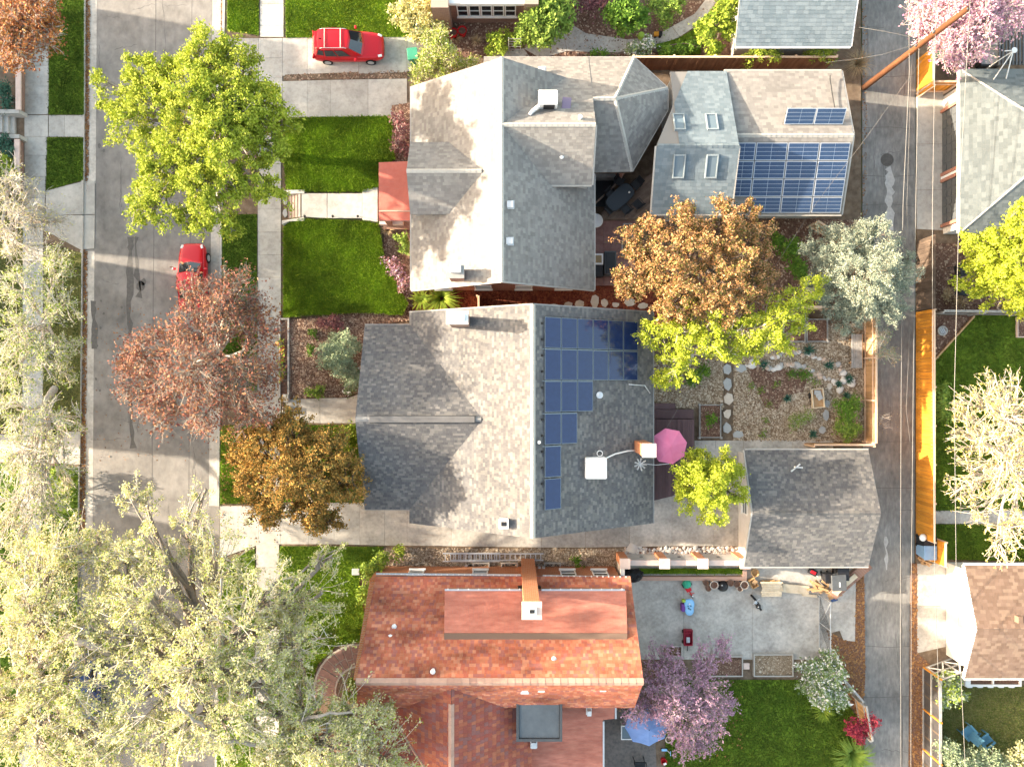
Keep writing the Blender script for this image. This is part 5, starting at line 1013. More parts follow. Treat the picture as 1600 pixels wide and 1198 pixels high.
S('sage_bush', 'grey-green bush at the bottom right beside the blue garden chairs', [(1480,1172,1.8,.75),(1515,1182,1.7,.75),(1545,1188,1.9,.85),(1500,1198,2.2,1.0),(1558,1200,2.0,.9)], 'leaf_sage', 'bark_pale', seed=44, tips=90, size=.06)
S('shrub', 'pale green bush in the bottom right corner', [(1590,1190,1.8,.9),(1575,1205,1.8,.9),(1600,1170,1.4,.6)], 'leaf_pale', seed=45)
S('shrub', 'bright green bush behind the orange fence, upper', [(1472,610,1.0,.5),(1470,630,1.2,.6),(1475,650,1.0,.5)], 'leaf_mid', seed=46)
S('hedge', 'dark blue-green juniper at the left edge above the steps', [(5,140,.9,.6),(12,160,.8,.5)], 'leaf_teal', seed=48); S('hedge', 'dark blue-green juniper at the left edge below the steps', [(5,222,.9,.5),(14,235,.9,.5)], 'leaf_teal', seed=49)
S('shrub', 'yellow-green bush at the left edge by the low wall', [(10,255,.9,.6),(18,275,1.0,.6)], 'leaf_yellowgreen', seed=50)
S('shrub', 'green bush at the left kerb below the cross walk', [(85,745,1.0,.7),(105,750,1.0,.7),(100,775,1.0,.7),(85,790,.9,.6)], 'leaf_yellowgreen', seed=51, mats2=('leaf_mid',.5))
for i, (px, py) in enumerate(((1480,460),(1500,470))): S('shrub', ['dead straw plant in the dark yard, left','dead straw plant in the dark yard, right'][i], [(px,py,.5,.4)], 'leaf_straw', seed=52+i)
for i,(px,py) in enumerate(((712,62),(745,66))): spiky('grass_clump', ['straw grass beside the red pots','straw grass tuft below the white windows'][i], px, py, .12, .5, .6, 80, 'leaf_straw', 30+i, .02)
def blob(px, py, rx, ry, n=7, s=0): 
    random.seed(int(px*7+py*13)); q = [(px+rx*random.uniform(.8,1.15)*math.cos(2*math.pi*i/n+.3), py+ry*random.uniform(.8,1.15)*math.sin(2*math.pi*i/n+.3)) for i in range(n)]; return q
# ---------------------------------------------------------------- fences and walls
def fence(name, label, p0, p1, h, mat, rail, pw=.14, gap=.006, side=1, post_every=2.4, group=None, jit=.02, cap=True):
    A, B = Vector((*p0,.1)), Vector((*p1,.1)); d = B-A; L_ = d.length; u = d/L_; ang = math.atan2(u.y,u.x); nrm = Vector((-u.y,u.x,0))*side
    t = thing(name, label, 'fence', A, group)
    n = max(1, int(L_/(pw+gap))); st = L_/n; variants = []
    for v in range(4):
        hh = h+(v-1.5)*jit*.6; variants.append(MB().cbox((0,0,hh/2),(st-gap,.02,hh)).mesh())
        variants[-1].materials.append(mat)
    for i in range(n):
        o = bpy.data.objects.new('picket', variants[random.randrange(4)]); COL.objects.link(o); o.parent = t
        o.location = u*(i+.5)*st+nrm*random.uniform(-.004,.004); o.rotation_euler = (random.uniform(-.008,.008), random.uniform(-.006,.006), ang+random.uniform(-.01,.01))
    for z in (.25, h-.3): MB().cbox(A+d/2-nrm*.045+Vector((0,0,z)), (L_-.01,.045,.09), ang).build('rail', rail, t)
    if cap: MB().cbox(A+d/2+Vector((0,0,h+.045)), (L_,.12,.035), ang).build('cap_rail', rail, t)
    m = max(1, int(L_/post_every))
    for i in range(m+1): MB().cbox(A+d*(i/m)-nrm*.1+Vector((0,0,h/2)), (.1,.1,h+.06), ang).build('post', rail, t)
    return t
fence('fence', 'bright orange board fence along the right of the alley', (26.25,4.62), (26.25,-9.9), 1.95, M['cedar'], M['cedar_rail'], side=-1, pw=.2, gap=.014)
fence('fence', 'short orange fence return behind the blue bin at the alley', (26.95,-9.9), (26.95,-11.4), 1.95, M['cedar'], M['cedar_rail'], side=-1)
fence('fence', 'dark brown unpainted fence above the orange one along the alley', (26.25,9.2), (26.25,4.68), 1.95, M['brownwood'], M['brownwood'], side=-1)
fence('fence', 'grey weathered fence with a pale cap between the dark yard and the shaded lawn', (27.0,4.55), (40,4.4), 1.7, M['brownwood'], M['greywood'])
fence('fence', 'tan cedar fence between the rock garden and the alley', (22.85,4.3), (22.85,-3.75), 1.55, M['tanwood'], M['cedar_rail'], side=1)
fence('fence', 'short tan cedar gate fence at the corner of the dark grey garage', (19.0,-3.85), (22.8,-3.85), 1.5, M['tanwood'], M['cedar_rail'])
fence('fence', 'long reddish fence along the top of the two big houses, under the curved garden path', (7.6,20.35), (20.3,20.35), 1.8, M['redwood'], M['cedar_rail'], side=-1)
fence('fence', 'orange slat gate fence beside the pale green-grey garage at the top right', (26.3,21.0), (26.3,18.6), 1.8, M['cedar'], M['cedar_rail'], side=-1)
fence('fence', 'short orange fence closing the yard next to the pale green-grey garage', (26.3,18.9), (28.0,18.9), 1.6, M['cedar'], M['cedar_rail'])
fence('fence', 'small brown gate between the two big houses', (-2.1,5.5), (-2.1,4.5), 1.6, M['tanwood'], M['cedar_rail'])
fence('fence', 'tan fence corner hidden behind the evergreen', (19.2,10.2), (22.3,8.3), 1.5, M['tanwood'], M['cedar_rail'])
fence('fence', 'short tan fence by the copper tree above the raised bed', (17.5,4.9), (22.6,4.75), 1.2, M['tanwood'], M['cedar_rail'])
fence('fence', 'leaning brown board fence behind the crimson bush', (22.2,-20.2), (22.6,-22.4), 1.6, M['tanwood'], M['greywood'])
fence('fence', 'grey board fence behind the white blossomed bush', (19.9,-17.4), (22.2,-20.1), 1.3, M['greywood'], M['greywood'])
# lattice fence and gate, lower right
lf = thing('fence', 'tall dark slatted fence with orange and pale frames along the lower alley', 'fence', (26.7,-20.3,.1))
for ya_, yb_ in ((-18.4,-21.1),(-21.1,-23.7),(-23.7,-26.4)):
    n = 22
    for i in range(n):
        yy = ya_+(yb_-ya_)*(i+.5)/n; MB().cbox((26.72,yy,1.0),(.018,.112,1.75)).build('slat', M['slat_dark'] if i % 7 else M['brownwood'], lf)
    MB().box(26.66,26.76,ya_-.045,ya_+.045,.1,2.1).build('post', M['cedar'], lf)
    for z in (.12,1.0,1.92): MB().box(26.64,26.78,yb_+.05,ya_-.05,z,z+.08).build('rail', M['greywood'], lf)
lg = thing('gate', 'white lattice gate with crossed braces beside the white garage gable', 'gate', (27.6,-18.2,.1))
b = MB(); A, B = Vector((26.8,-18.35,0)), Vector((28.9,-17.6,0)); ang = math.atan2(.75,2.1); cm = (A+B)/2; Ln = (B-A).length
for z in (.3,1.2,2.1): MB().cbox(cm+Vector((0,0,z)), (Ln,.05,.1), ang).build('rail', M['greywood'], lg)
for s in (-.5,0,.5): MB().cbox(cm+(B-A)*s+Vector((0,0,1.2)), (.1,.06,1.9), ang).build('stile', M['greywood'], lg)
for s in (-1,1):
    for f in (-.25,.25):
        a_ = cm+(B-A)*(f-.22)+Vector((0,0,1.2-s*.8)); b_ = cm+(B-A)*(f+.22)+Vector((0,0,1.2+s*.8)); MB().tube([a_,b_],.045,4).build('brace', M['white'], lg)
# stucco wall with brick piers
sw_ = thing('wall', 'white stucco garden wall with four orange brick piers and pink caps', 'wall', P(1080,880,0))
ywall = P(0,866,.1).y
for px in (968,1027,1084,1147):
    c = P(px,870,0); MB().box(c.x-.25,c.x+.25,ywall-.3,ywall+.2,0,2.15).build('pier', M['brick_orange'], sw_)
    MB().box(c.x-.32,c.x+.32,ywall-.37,ywall+.27,2.15,2.27).build('pier_cap', M['cap'], sw_)
for a_, b_ in ((968,1027),(1027,1084),(1084,1147)):
    xa_, xb_ = P(a_,0,0).x+.25, P(b_,0,0).x-.25; o = MB().box(xa_,xb_,ywall-.15,ywall+.05,0,1.85).build('panel', M['offwhite'], sw_)
    MB().box(xa_,xb_,ywall-.24,ywall+.1,1.85,1.97).build('coping', M['cap'], sw_)
    MB().box((xa_+xb_)/2-.1,(xa_+xb_)/2+.1,ywall+.05,ywall+.08,.9,1.0).build('lamp', M['darkmetal'], sw_)
MB().box(P(966,0,0).x-.12,P(966,0,0).x+.12,ywall-1.3,ywall-.32,0,1.9).build('return_wall', M['offwhite'], sw_)
pb = thing('planter', 'long low brick edged grass planter below the stucco wall', 'planter', P(1080,893,.1))
y0, y1 = P(0,900,.3).y, P(0,884,.3).y; x0, x1 = P(1000,0,.3).x, P(1166,0,.3).x
for q in ((x0,x1,y0-.25,y0),(x1-.25,x1,y0,y1)): MB().box(*q,.1,.42).build('brick_edge', M['cap'] if 0 else M['ridge_red'], pb)
# front retaining walls and steps
rw_ = thing('wall', 'low brown brick wall along the left sidewalk above the steps', 'wall', P(31,140,.1))
MB().box(P(26,0,.9).x,P(38,0,.1).x-.05,P(0,172,.5).y,P(0,60,.5).y,.1,.85).build('wall_body', M['brick_brown'], rw_); MB().box(P(25,0,.9).x,P(33,0,.9).x,P(0,172,.9).y,P(0,60,.9).y,.85,.95).build('coping', M['cap'], rw_)
rw_ = thing('wall', 'low brown brick wall along the left sidewalk below the steps', 'wall', P(31,240,.1))
MB().box(P(24,0,.9).x,P(37,0,.1).x-.05,P(0,300,.5).y,P(0,218,.5).y,.1,.85).build('wall_body', M['brick_brown'], rw_); MB().box(P(23,0,.9).x,P(31,0,.9).x,P(0,300,.9).y,P(0,218,.9).y,.85,.95).build('coping', M['cap'], rw_)
st = thing('steps', 'concrete steps with white side walls at the left edge', 'steps', P(15,193,.1))
for i in range(4): 
    x1_ = P(24-i*7,0,.2).x; MB().box(x1_-.3 if i<3 else x1_-1.5,x1_,P(0,210,.2).y,P(0,178,.2).y,.1,.27+i*.17).build('step', M['concrete'], st)
for yy in (174,213): MB().box(P(-30,0,.9).x,P(30,0,.9).x,P(0,yy+3,.9).y,P(0,yy-3,.9).y,.1,.9).build('side_wall', M['kerb'], st)
for i, yy in enumerate((155,222)):
    ln = thing('lantern', ['square white garden lantern above the left steps','square white garden lantern below the left steps'][i], 'lamp', P(18,yy,.1), 'lanterns beside the left steps')
    MB().cbox(P(18,yy,.35),(.32,.32,.5)).build('body', M['white'], ln, bevel=.02); MB().cbox(P(18,yy,.62),(.16,.16,.06)).build('lamp_top', M['black'], ln)
st = thing('steps', 'tan front steps from the sidewalk up to the red porch walk', 'steps', P(455,320,.1))
for i in range(4):
    xa_, xb_ = P(450+i*5.4,0,.3).x, P(450+(i+1)*5.4-.2,0,.3).x; o = MB().box(xa_,xb_,P(0,340,.4).y,P(0,302,.4).y,.1,.22+.13*i).build('step', M['flag'], st)
    MB().box(xa_-.015,xa_+.045,P(0,340,.4).y,P(0,302,.4).y,.19+.13*i,.235+.13*i).build('nosing', M['sandstone'], o)
for py, ry in ((312,9),(333,7)): MB().prism([P(x_,y_,.16) for x_,y_ in blob(445.5,py,3.6,ry,9)], .1, .18).build('stone', M['flag_grey'], st)
for py, s in ((300,1),(343,-1)): MB().prism([P(441,py-2*s if s<0 else py-2,.6),P(476,py-3,.6),P(476,py+2.5,.6),P(452,py+3,.6),P(441,py+8 if s<0 else py+3,.6)], .1, .68).build('side_wall', M['kerb'], st)
for i, px in enumerate((476,520,559)):
    l = thing('path_light', ['black path light on the front walk edge, nearest the steps','black path light in the middle of the front walk edge','black path light on the front walk edge, nearest the red porch'][i], 'lamp', P(px,338,.6), 'path lights on the front walk')
    MB().tube([P(px,338,.6),P(px,338,1.0)],.02,6).build('stake', M['black'], l); MB().lathe(P(px,338,1.0),[(.09,0),(.08,.05),(.02,.1)],8).build('lamp_head', M['black'], l)
mbx = thing('planter', 'narrow timber walled bed along the sidewalk in front of the grey bungalow', 'planter', P(445,560,.1))
for q in ((436,438,497,622),(449.5,452,497,622)): MB().box(P(q[0],0,.3).x,P(q[1],0,.3).x,P(0,q[3],.3).y,P(0,q[2],.3).y,.1,.36).build('side_board', M['greywood'], mbx)
for q in ((438.2,449.3,497,499.5),): MB().box(P(q[0],0,.3).x,P(q[1],0,.3).x,P(0,q[3],.3).y,P(0,q[2],.3).y,.1,.34).build('end_board', M['greywood'], mbx)
MB().box(P(438,0,.2).x,P(449.5,0,.2).x,P(0,622,.2).y,P(0,499.5,.2).y,.1,.2).build('soil', M['mulch'], mbx)
for i, yy in enumerate((622,640)): MB().cbox(P(447,yy,.3),(.4,.5,.35)).build('stone', M['kerb'], mbx, bevel=.03)
# flagstones: each one a separate piece
def flags(root, polys, z, mat, t=.06):
    for q in polys:
        pts = [P(x,y,z) for x,y in q]; MB().prism(pts, z-t, z+random.uniform(-.008,.008)).build('flagstone', mat, root)

sp = struct_empty('stepping_stones', P(1138,620,.1))
for (px,py,rx,ry,m) in ((1137,577,7,9,'flag_grey'),(1157,575,9,7,'flag_grey'),(1137,600,7,11,'flag_grey'),(1138,623,8,10,'flag'),(1137,646,6,7.5,'flag'),(1136,669,7,9,'flag_grey'),(1153,679,9,6,'flag_grey'),(1291,649,5,9,'flag_grey'),(1285,672,6,6,'flag_grey'),(1293,630,4.5,6,'flag_grey'),(1296,603,4,6,'flag')):
    flags(sp, [blob(px,py,rx,ry,6)], .2, M[m], .1)
sp = struct_empty('stepping_stones', P(850,470,.1))
for (px,py,rx,ry) in ((905,475,8,6),(930,470,7,11),(944,473,6,7),(888,476,7,5),(865,478,8,4),(840,480,9,4),(815,481,8,4),(962,476,6,4),(985,472,9,7),(780,483,9,4),(1005,478,8,5)):
    flags(sp, [blob(px,py,rx,ry,7)], .18, M['flag'], .08)
fp = struct_empty('flagstone_path', P(520,1040,.1))
# curved path: cells of an annulus split unevenly
def arc(r, t): return (562+r*math.cos(t)*1.0, 1080+r*math.sin(t)*1.02)
base = []
ri, ro = 40, 70
ts = [-math.pi/2-i*(math.pi/2+.25)/9 for i in range(10)]
b = MB(); 
for i in range(9): b.prism([P(*arc(r,t),.14) for r,t in ((ri-3,ts[i]),(ro+3,ts[i]),(ro+3,ts[i+1]),(ri-3,ts[i+1]))], .06, .135)
b.build('mortar_bed', M['joint'], fp)
random.seed(5)
for i in range(9):
    rm_ = ri+(ro-ri)*random.choice((.35,.5,.62,1.0)); g_ = .012; j0, j1 = random.uniform(-.05,.05), random.uniform(-.05,.05)
    for (ra, rb) in (((ri,rm_-.6),(rm_+.6,ro)) if rm_ < ro else ((ri,ro),)):
        flags(fp, [[arc(ra,ts[i]-g_),arc(rb,ts[i]-g_+(j0 if rb<ro else 0)*.3),arc(rb,ts[i+1]+g_),arc(ra,ts[i+1]+g_)]], .16, M['redstone'], .05)
sheet('path_end', [(561,1009),(600,1009),(600,1038),(561,1040)], .13, M['redstone'])
# rock ring
rr = thing('rock_border', 'curving border of pale rounded rocks in the back garden', 'rocks', P(1240,570,.13))
random.seed(9)
def rock(c, s, m, root, name='rock'):
    b = MB(); n = 7; rings = [(.0,.75),(.25,1.0),(.55,.85),(.8,.45)]
    jj = [random.uniform(.75,1.2) for _ in range(n)]; a0 = random.uniform(0,3); el = random.uniform(.7,1)
    for k, (zz, rr_) in enumerate(rings):
        for j in range(n):
            t = 2*math.pi*j/n+a0; b.v.append((c.x+s*rr_*jj[j]*math.cos(t), c.y+s*rr_*jj[j]*el*math.sin(t), c.z+s*zz*.9))
    for k in range(3):
        for j in range(n): b.f.append((k*n+j,k*n+(j+1)%n,(k+1)*n+(j+1)%n,(k+1)*n+j))
    b.f.append(tuple(3*n+j for j in range(n)))
    return b.build(name, m, root, smooth=True)
path_a = [(1165,572),(1185,570),(1205,576),(1215,574),(1225,570),(1245,570),(1258,573),(1268,578),(1280,586),(1290,592),(1298,594),(1308,604),(1312,610)]
path_b = [(1203,557),(1214,558),(1230,548),(1240,550),(1270,557),(1278,560),(1284,562),(1296,568),(1312,572),(1318,582),(1314,584),(1317,594),(1330,594),(1323,600)]
rockm = [mk('rock_pale', [(.6,.55,.5),(.7,.66,.62)],5,bump=.2), mk('rock_buff', [(.5,.36,.27),(.58,.45,.36)],5,bump=.2), mk('rock_grey', [(.38,.36,.34),(.46,.44,.42)],5,bump=.2)]
def along(pth, n):
    L_ = [0]
    for i in range(1,len(pth)): L_.append(L_[-1]+math.dist(pth[i],pth[i-1]))
    for k in range(n):
        t = (k+.5)/n*L_[-1]; i = max(j for j in range(len(L_)) if L_[j] <= t); i = min(i,len(pth)-2); f = (t-L_[i])/(L_[i+1]-L_[i]+1e-9)
        yield pth[i][0]+f*(pth[i+1][0]-pth[i][0]), pth[i][1]+f*(pth[i+1][1]-pth[i][1])
for pth, n in ((path_a,46),(path_b,44)):
    for x,y in along(pth,n): rock(P(x+random.uniform(-2.5,2.5),y+random.uniform(-2,2),.12), random.choice((.11,.14,.17,.22)), random.choice(rockm), rr)
for x,y in ((1208,577),(1215,574),(1318,583),(1311,609),(1318,595),(1331,593),(1175,566),(1330,600)): rock(P(x,y,.13), .26, rockm[0], rr)
# decks
dk = thing('deck', 'plum stained board deck with a step beside the grey bungalow', 'deck', P(1055,700,.1))
dp = [P(1021,655,.6),P(1085,655,.6),P(1085,760,.6),P(1050,775,.6),P(1021,782,.6)]
MB().prism([p for p in dp], .1, .55).build('deck_base', M['deckpurple'], dk)
boards(dk, [(1021,655),(1085,655),(1085,760),(1050,775),(1021,782)], .6, math.pi/2, .15, M['deckpurple'])
MB().box(P(1021,0,.6).x,P(1085,0,.6).x,P(0,654,.6).y,P(0,640,.6).y,.1,.42).build('step', M['deckpurple'], dk)
MB().box(P(1021,0,.4).x,P(1056,0,.4).x,P(0,640,.4).y+.02,P(0,630,.4).y,.1,.3).build('step', M['deckpurple'], dk)
dk = thing('deck', 'brown diagonal board deck with dining furniture between the big house and the blue-grey garage', 'deck', P(975,300,.1))
boards(dk, [(940,318),(965,300),(1000,252),(1040,215),(1040,342),(930,342),(930,324)], .9, math.radians(40), .14, M['deckbrown'])
boards(dk, [(990,268),(1000,252),(965,300),(972,268)], .9, math.radians(40), .14, M['deckbrown'])
MB().box(P(930,0,.9).x,P(1030,0,.9).x,P(0,342,.9).y,P(0,340,.9).y,.1,.9).build('skirting', M['deckbrown'], dk)
MB().box(P(926,0,.9).x,P(962,0,.9).x,P(0,318,.9).y,P(0,276,.9).y,.1,.14).build('stair_well_shade', M['black'], dk)  # black sheet standing in for the deep shade down the stair opening
bar(dk, P(930,318,.97), P(972,279,.97), M['deckbrown'], 'rim_board', .1)
MB().box(P(926,0,.9).x,P(972,0,.9).x,P(0,277,.9).y,P(0,272,.9).y,.1,.95).build('kerb_board', M['greywood'], dk)
tp = struct_empty('paved_terrace', P(960,390,.1))
for i in range(5):
    for j in range(8): 
        q = (930+i*13, 342+j*13, 930+(i+1)*13, 342+(j+1)*13); slabs(tp, [q], .35, M['terracotta'], gap=.008, t=.25)
# dining set
ds = thing('table', 'long dark glass dining table on the diagonal deck', 'table', P(969,309,.92))
c = P(969,308,1.64); a45 = math.radians(43)
def ell(c, a, b_, ang, n=16, pw=.55):
    q = []
    for i in range(n):
        t = 2*math.pi*i/n; x = a*math.copysign(abs(math.cos(t))**pw, math.cos(t)); y = b_*math.copysign(abs(math.sin(t))**pw, math.sin(t))
        q.append((c.x+x*math.cos(ang)-y*math.sin(ang), c.y+x*math.sin(ang)+y*math.cos(ang)))
    return q
MB().prism(ell(c,.95,.5,a45), 1.62, 1.66).build('tabletop', M['tableglass'], ds); MB().prism(ell(c,.99,.54,a45), 1.58, 1.618).build('table_rim', M['darkmetal'], ds)
for sx in (-.7,.7):
    for sy in (-.3,.3): 
        x = c.x+sx*math.cos(a45)-sy*math.sin(a45); y = c.y+sx*math.sin(a45)+sy*math.cos(a45); MB().tube([(x,y,.92),(x,y,1.58)],.035,6).build('leg', M['darkmetal'], ds)
MB().lathe(P(983,301,1.66),[(.06,0),(.07,.08),(.03,.2)],8).build('lamp', M['white'], ds)
def chair(label, px, py, z, ang, mat, group, size=1.0, name='chair'):
    L0 = P(px,py,z); t = thing(name, label, 'chair', L0, group, ang); s = size
    MB().cbox((0,0,.43*s),(.46*s,.46*s,.06*s)).build('seat', mat, t, local=True, bevel=.02)
    m = Matrix.Rotation(-.2,3,'Y'); MB().cbox((-.26*s,0,.72*s),(.05*s,.46*s,.55*s),0,m).build('backrest', mat, t, local=True, bevel=.015)
    for sx in (-1,1):
        for sy in (-1,1): MB().tube([(sx*.2*s,sy*.2*s,.41*s),(sx*.23*s,sy*.23*s,0)],.02*s,5).build('leg', mat, t, local=True)
    for sy in (-1,1): MB().tube([(-.22*s,sy*.25*s,.62*s),(.2*s,sy*.25*s,.62*s),(.23*s,sy*.25*s,.45*s)],.02*s,5).build('arm', mat, t, local=True)
    return t
for i, (px,py,an,lab) in enumerate(((992,292,a45+math.pi,'black chair at the upper right head of the glass table'),(952,307,-a45,'black chair left of the glass table'),(951,330,a45,'black chair at the lower left head of the glass table'),(976,330,a45+math.pi/2,'black chair below the glass table, lower'),(994,322,a45+math.pi/2,'black chair below the glass table, right end'),(966,287,-.6,'black chair standing by the dark stair well'))): chair(lab, px, py, .92, an, M['black'], 'dining chairs on the deck', 1.12)
um = thing('table', 'round white side table at the house wall beside the deck', 'table', P(933,345,.35)); c = P(931,345,1.15)
MB().lathe(c,[(.42,0),(.45,.03),(.42,.07)],24).build('tabletop', M['white'], um); MB().lathe((c.x,c.y,.36),[(.22,0),(.22,.04),(.04,.06),(.04,.79)],12).build('pedestal', M['white'], um)
bx = thing('grill', 'large black covered grill on the red terrace', 'grill', P(950,415,.36)); c = P(951,414,.4)
MB().box(c.x-.38,c.x+.38,c.y-.75,c.y+.75,.4,1.25).build('cover', M['greyplastic'], bx, bevel=.06); MB().box(c.x-.3,c.x+.3,c.y-.65,c.y+.65,1.25,1.33).build('lid', M['darkmetal'], bx, bevel=.03)
bx = thing('cabinet', 'black cabinet with a white framed top beside the covered grill', 'cabinet', P(934,415,.36)); c = P(933,414,.4)
MB().box(c.x-.3,c.x+.3,c.y-.85,c.y+.6,.4,1.1).build('body', M['black'], bx, bevel=.02); MB().box(c.x-.28,c.x+.3,c.y-.1,c.y+.6,1.1,1.14).build('tray', M['white'], bx); MB().box(c.x-.18,c.x+.2,c.y+.02,c.y+.48,1.14,1.17).build('tray_liner', M['leaf_straw'], bx)
for i, (px,py) in enumerate(((981,362),(979,388))):
    t = thing('lounge_chair', ['pale framed lounge chair under the edge of the copper tree, upper','pale framed lounge chair under the edge of the copper tree, lower'][i], 'chair', P(px,py,.35), 'lounge chairs on the red terrace'); c = P(px,py,.75)
    b = MB(); 
    for s in (-.28,.28): b.box(c.x+s-.03,c.x+s+.03,c.y-.5,c.y+.5,.7,.76)
    for s in (-.5,-.1,.5): b.box(c.x-.25,c.x+.25,c.y+s-.03,c.y+s+.03,.7,.755)
    b.build('frame', M['ridge_tan'], t); MB().box(c.x-.25,c.x+.25,c.y-.46,c.y+.46,.66,.69).build('seat', M['potbrown'], t)
    for sx in (-.28,.28):
        for sy in (-.45,.45): MB().tube([(c.x+sx,c.y+sy,.7),(c.x+sx,c.y+sy,.36)],.025,5).build('leg', M['ridge_tan'], t)
# ---------------------------------------------------------------- solar panels
def solar(label, grid, mat, frame, div=None, group=None, legs=0, th=.045):
    """grid: list of panels given by four corner points"""
    c0 = grid[0][0]; t = thing('solar_array', label, 'solar panels', c0, group)
    for q in grid:
        q = [Vector(p) for p in q]; n = (q[1]-q[0]).cross(q[3]-q[0]).normalized(); c = sum(q,Vector())/4; off = n*.13
        qi = [p+(c-p).normalized()*.012+off for p in q]
        b = MB(); b.add([p-n*th for p in qi]+qi, [(3,2,1,0),(0,1,5,4),(1,2,6,5),(2,3,7,6),(3,0,4,7),(4,5,6,7)])
        o = b.build('panel', frame, t)
        ins = [p+((q2-p).normalized()+(q3-p).normalized())*.028+n*.004 for p,q2,q3 in ((qi[0],qi[1],qi[3]),(qi[1],qi[0],qi[2]),(qi[2],qi[1],qi[3]),(qi[3],qi[2],qi[0]))]
        u = ins[1]-ins[0]; v = ins[3]-ins[0]; nu, nv = div or (1,1); b = MB(); g = .008
        for i in range(nu):
            for j in range(nv):
                gu = g if nu > 1 else 0; gv = g if nv > 1 else 0
                a_ = ins[0]+u*(i/nu)+v*(j/nv); du = u/nu; dv = v/nv
                e_ = u.normalized()*gu; f_ = v.normalized()*gv
                b.add([a_+e_+f_, a_+du-e_+f_, a_+du+dv-e_-f_, a_+dv+e_-f_], [(0,1,2,3)])
        b.build('cells', mat, o)
    return t
k1 = (ZR-ZE)/(X1-XR)
def R1(x, y): return (x, y, ZR-(x-XR)*k1)
g = []; wx, wy = .951, 1.765
for r, (n, y0) in enumerate(((6,3.67),(6,1.9),(3,.13),(2,-1.66),(1,-3.46),(1,-5.25))):
    for i in range(n):
        a_ = 1.74+i*wx; g.append((R1(a_,y0-wy+.05),R1(a_+wx-.02,y0-wy+.05),R1(a_+wx-.02,y0),R1(a_,y0)))
sa = solar('stepped array of dark blue panels on the right slope of the grey bungalow', g, M['solar'], M['darkframe'])
for y in np.arange(3.3,-7,-.88): MB().lathe(R1(1.66,y),[(.07,.0),(.07,.12),(.03,.16)],8).build('clamp', M['black'], sa)
for r, (n,y0) in enumerate(((6,1.9),(3,.13),(2,-1.66),(1,-3.46))):
    a_ = Vector(R1(1.66,y0+.005)); b_ = Vector(R1(1.74+n*wx,y0+.005)); bar(sa, a_+Vector((0,0,.16)), b_+Vector((0,0,.16)), M['darkframe'], 'rail', .03)
kg = 1.5/4.3
def R2(x, y): return (x, y, 4.4-(14.6-y)*kg)
g = []; xs = [13.1,14.42,16.3,18.18,20.0]; ysl = [14.25,13.27,12.29,11.31,10.4]
for j in range(4):
    for i in range(4):
        if j == 3 and i == 0: continue
        g.append((R2(xs[i],ysl[j+1]),R2(xs[i+1]-.05,ysl[j+1]),R2(xs[i+1]-.05,ysl[j]-.04),R2(xs[i],ysl[j]-.04)))
solar('large bright blue panel array on the lower wing of the blue-grey garage', g, M['solar_blue'], M['frame'], (2,4))
g = []
for i in range(2):
    x0 = 16.05+i*1.75; g.append(((x0,15.35,4.2),(x0+1.72,15.35,4.2),(x0+1.72,16.1,4.75),(x0,16.1,4.75)))
sa = solar('short row of tilted blue panels on legs above the large array', g, M['solar_blue'], M['frame'], (2,4))
for x in (16.3,17.6,18.3,19.4): MB().tube([(x,16.05,3.8),(x,16.05,4.8)],.03,5).build('leg', M['darkmetal'], sa); MB().tube([(x,15.38,4.1),(x,15.38,4.3)],.05,5).build('foot', M['darkmetal'], sa)
# ---------------------------------------------------------------- parasols
def parasol(label, px, py, zt, r, mat, n=8, rot=0.0, droop=.5, zb=.6, tilt=None):
    c = P(px,py,zt); t = thing('parasol', label, 'parasol', (c.x,c.y,zb)); b = MB(); m = tilt or Matrix.Identity(3)
    b.v.append(tuple(c)); K = 5
    for k in range(1,K+1):
        f = k/K
        for i in range(n*4):
            a_ = 2*math.pi*i/(n*4)+rot; s = (i % 4)/4; scal = 1-.085*math.sin(math.pi*s)*f; q = Vector((r*f*scal*math.cos(a_), r*f*scal*math.sin(a_), -droop*f**1.15-.05*math.sin(math.pi*s)*f)); b.v.append(tuple(c+m @ q))
    N4 = n*4
    for i in range(N4): b.f.append((0,1+i,1+(i+1)%N4))
    for k in range(K-1):
        for i in range(N4): b.f.append((1+k*N4+i,1+(k+1)*N4+i,1+(k+1)*N4+(i+1)%N4,1+k*N4+(i+1)%N4))
    b.build('canopy', mat, t)
    for i in range(n):
        a_ = 2*math.pi*i/n+rot; MB().tube([c+m @ Vector((0,0,-.03)), c+m @ Vector((r*math.cos(a_),r*math.sin(a_),-droop-.02))],.012,4).build('rib', M['darkmetal'], t)
    ax = m @ Vector((0,0,1)); MB().tube([(c.x,c.y,zb),c-ax*.3,c+ax*.06],.03,8).build('pole', M['darkmetal'], t); MB().lathe(c+ax*.01,[(.05,0),(.05,.06),(.02,.1)],8).build('finial', mat, t)
    MB().lathe((c.x,c.y,zb),[(.28,0),(.28,.08),(.05,.12)],14).build('base', M['darkmetal'], t)
    return t
parasol('pink eight sided parasol on the plum deck beside the bungalow chimney', 1048, 698, 2.9, 1.13, M['pink'], 8, .2, .45, .62)
parasol('blue tilted parasol on the paved patio under the mauve-pink tree', 1014, 1140, 2.9, 1.4, M['blue'], 8, .1, .5, .2, Matrix.Rotation(.12,3,'X'))
sheet('patio_paving', [(943,1108),(1022,1108),(1030,1300),(943,1300)], .14, M['paver'])
gt = thing('table', 'pale green framed glass table half under the blue parasol', 'table', P(985,1145,.14)); c = P(985,1144,.9)
MB().box(c.x-.55,c.x+.4,c.y-.4,c.y+.4,.86,.9).build('tabletop', M['green_bin'] if 0 else M['skylight'], gt)
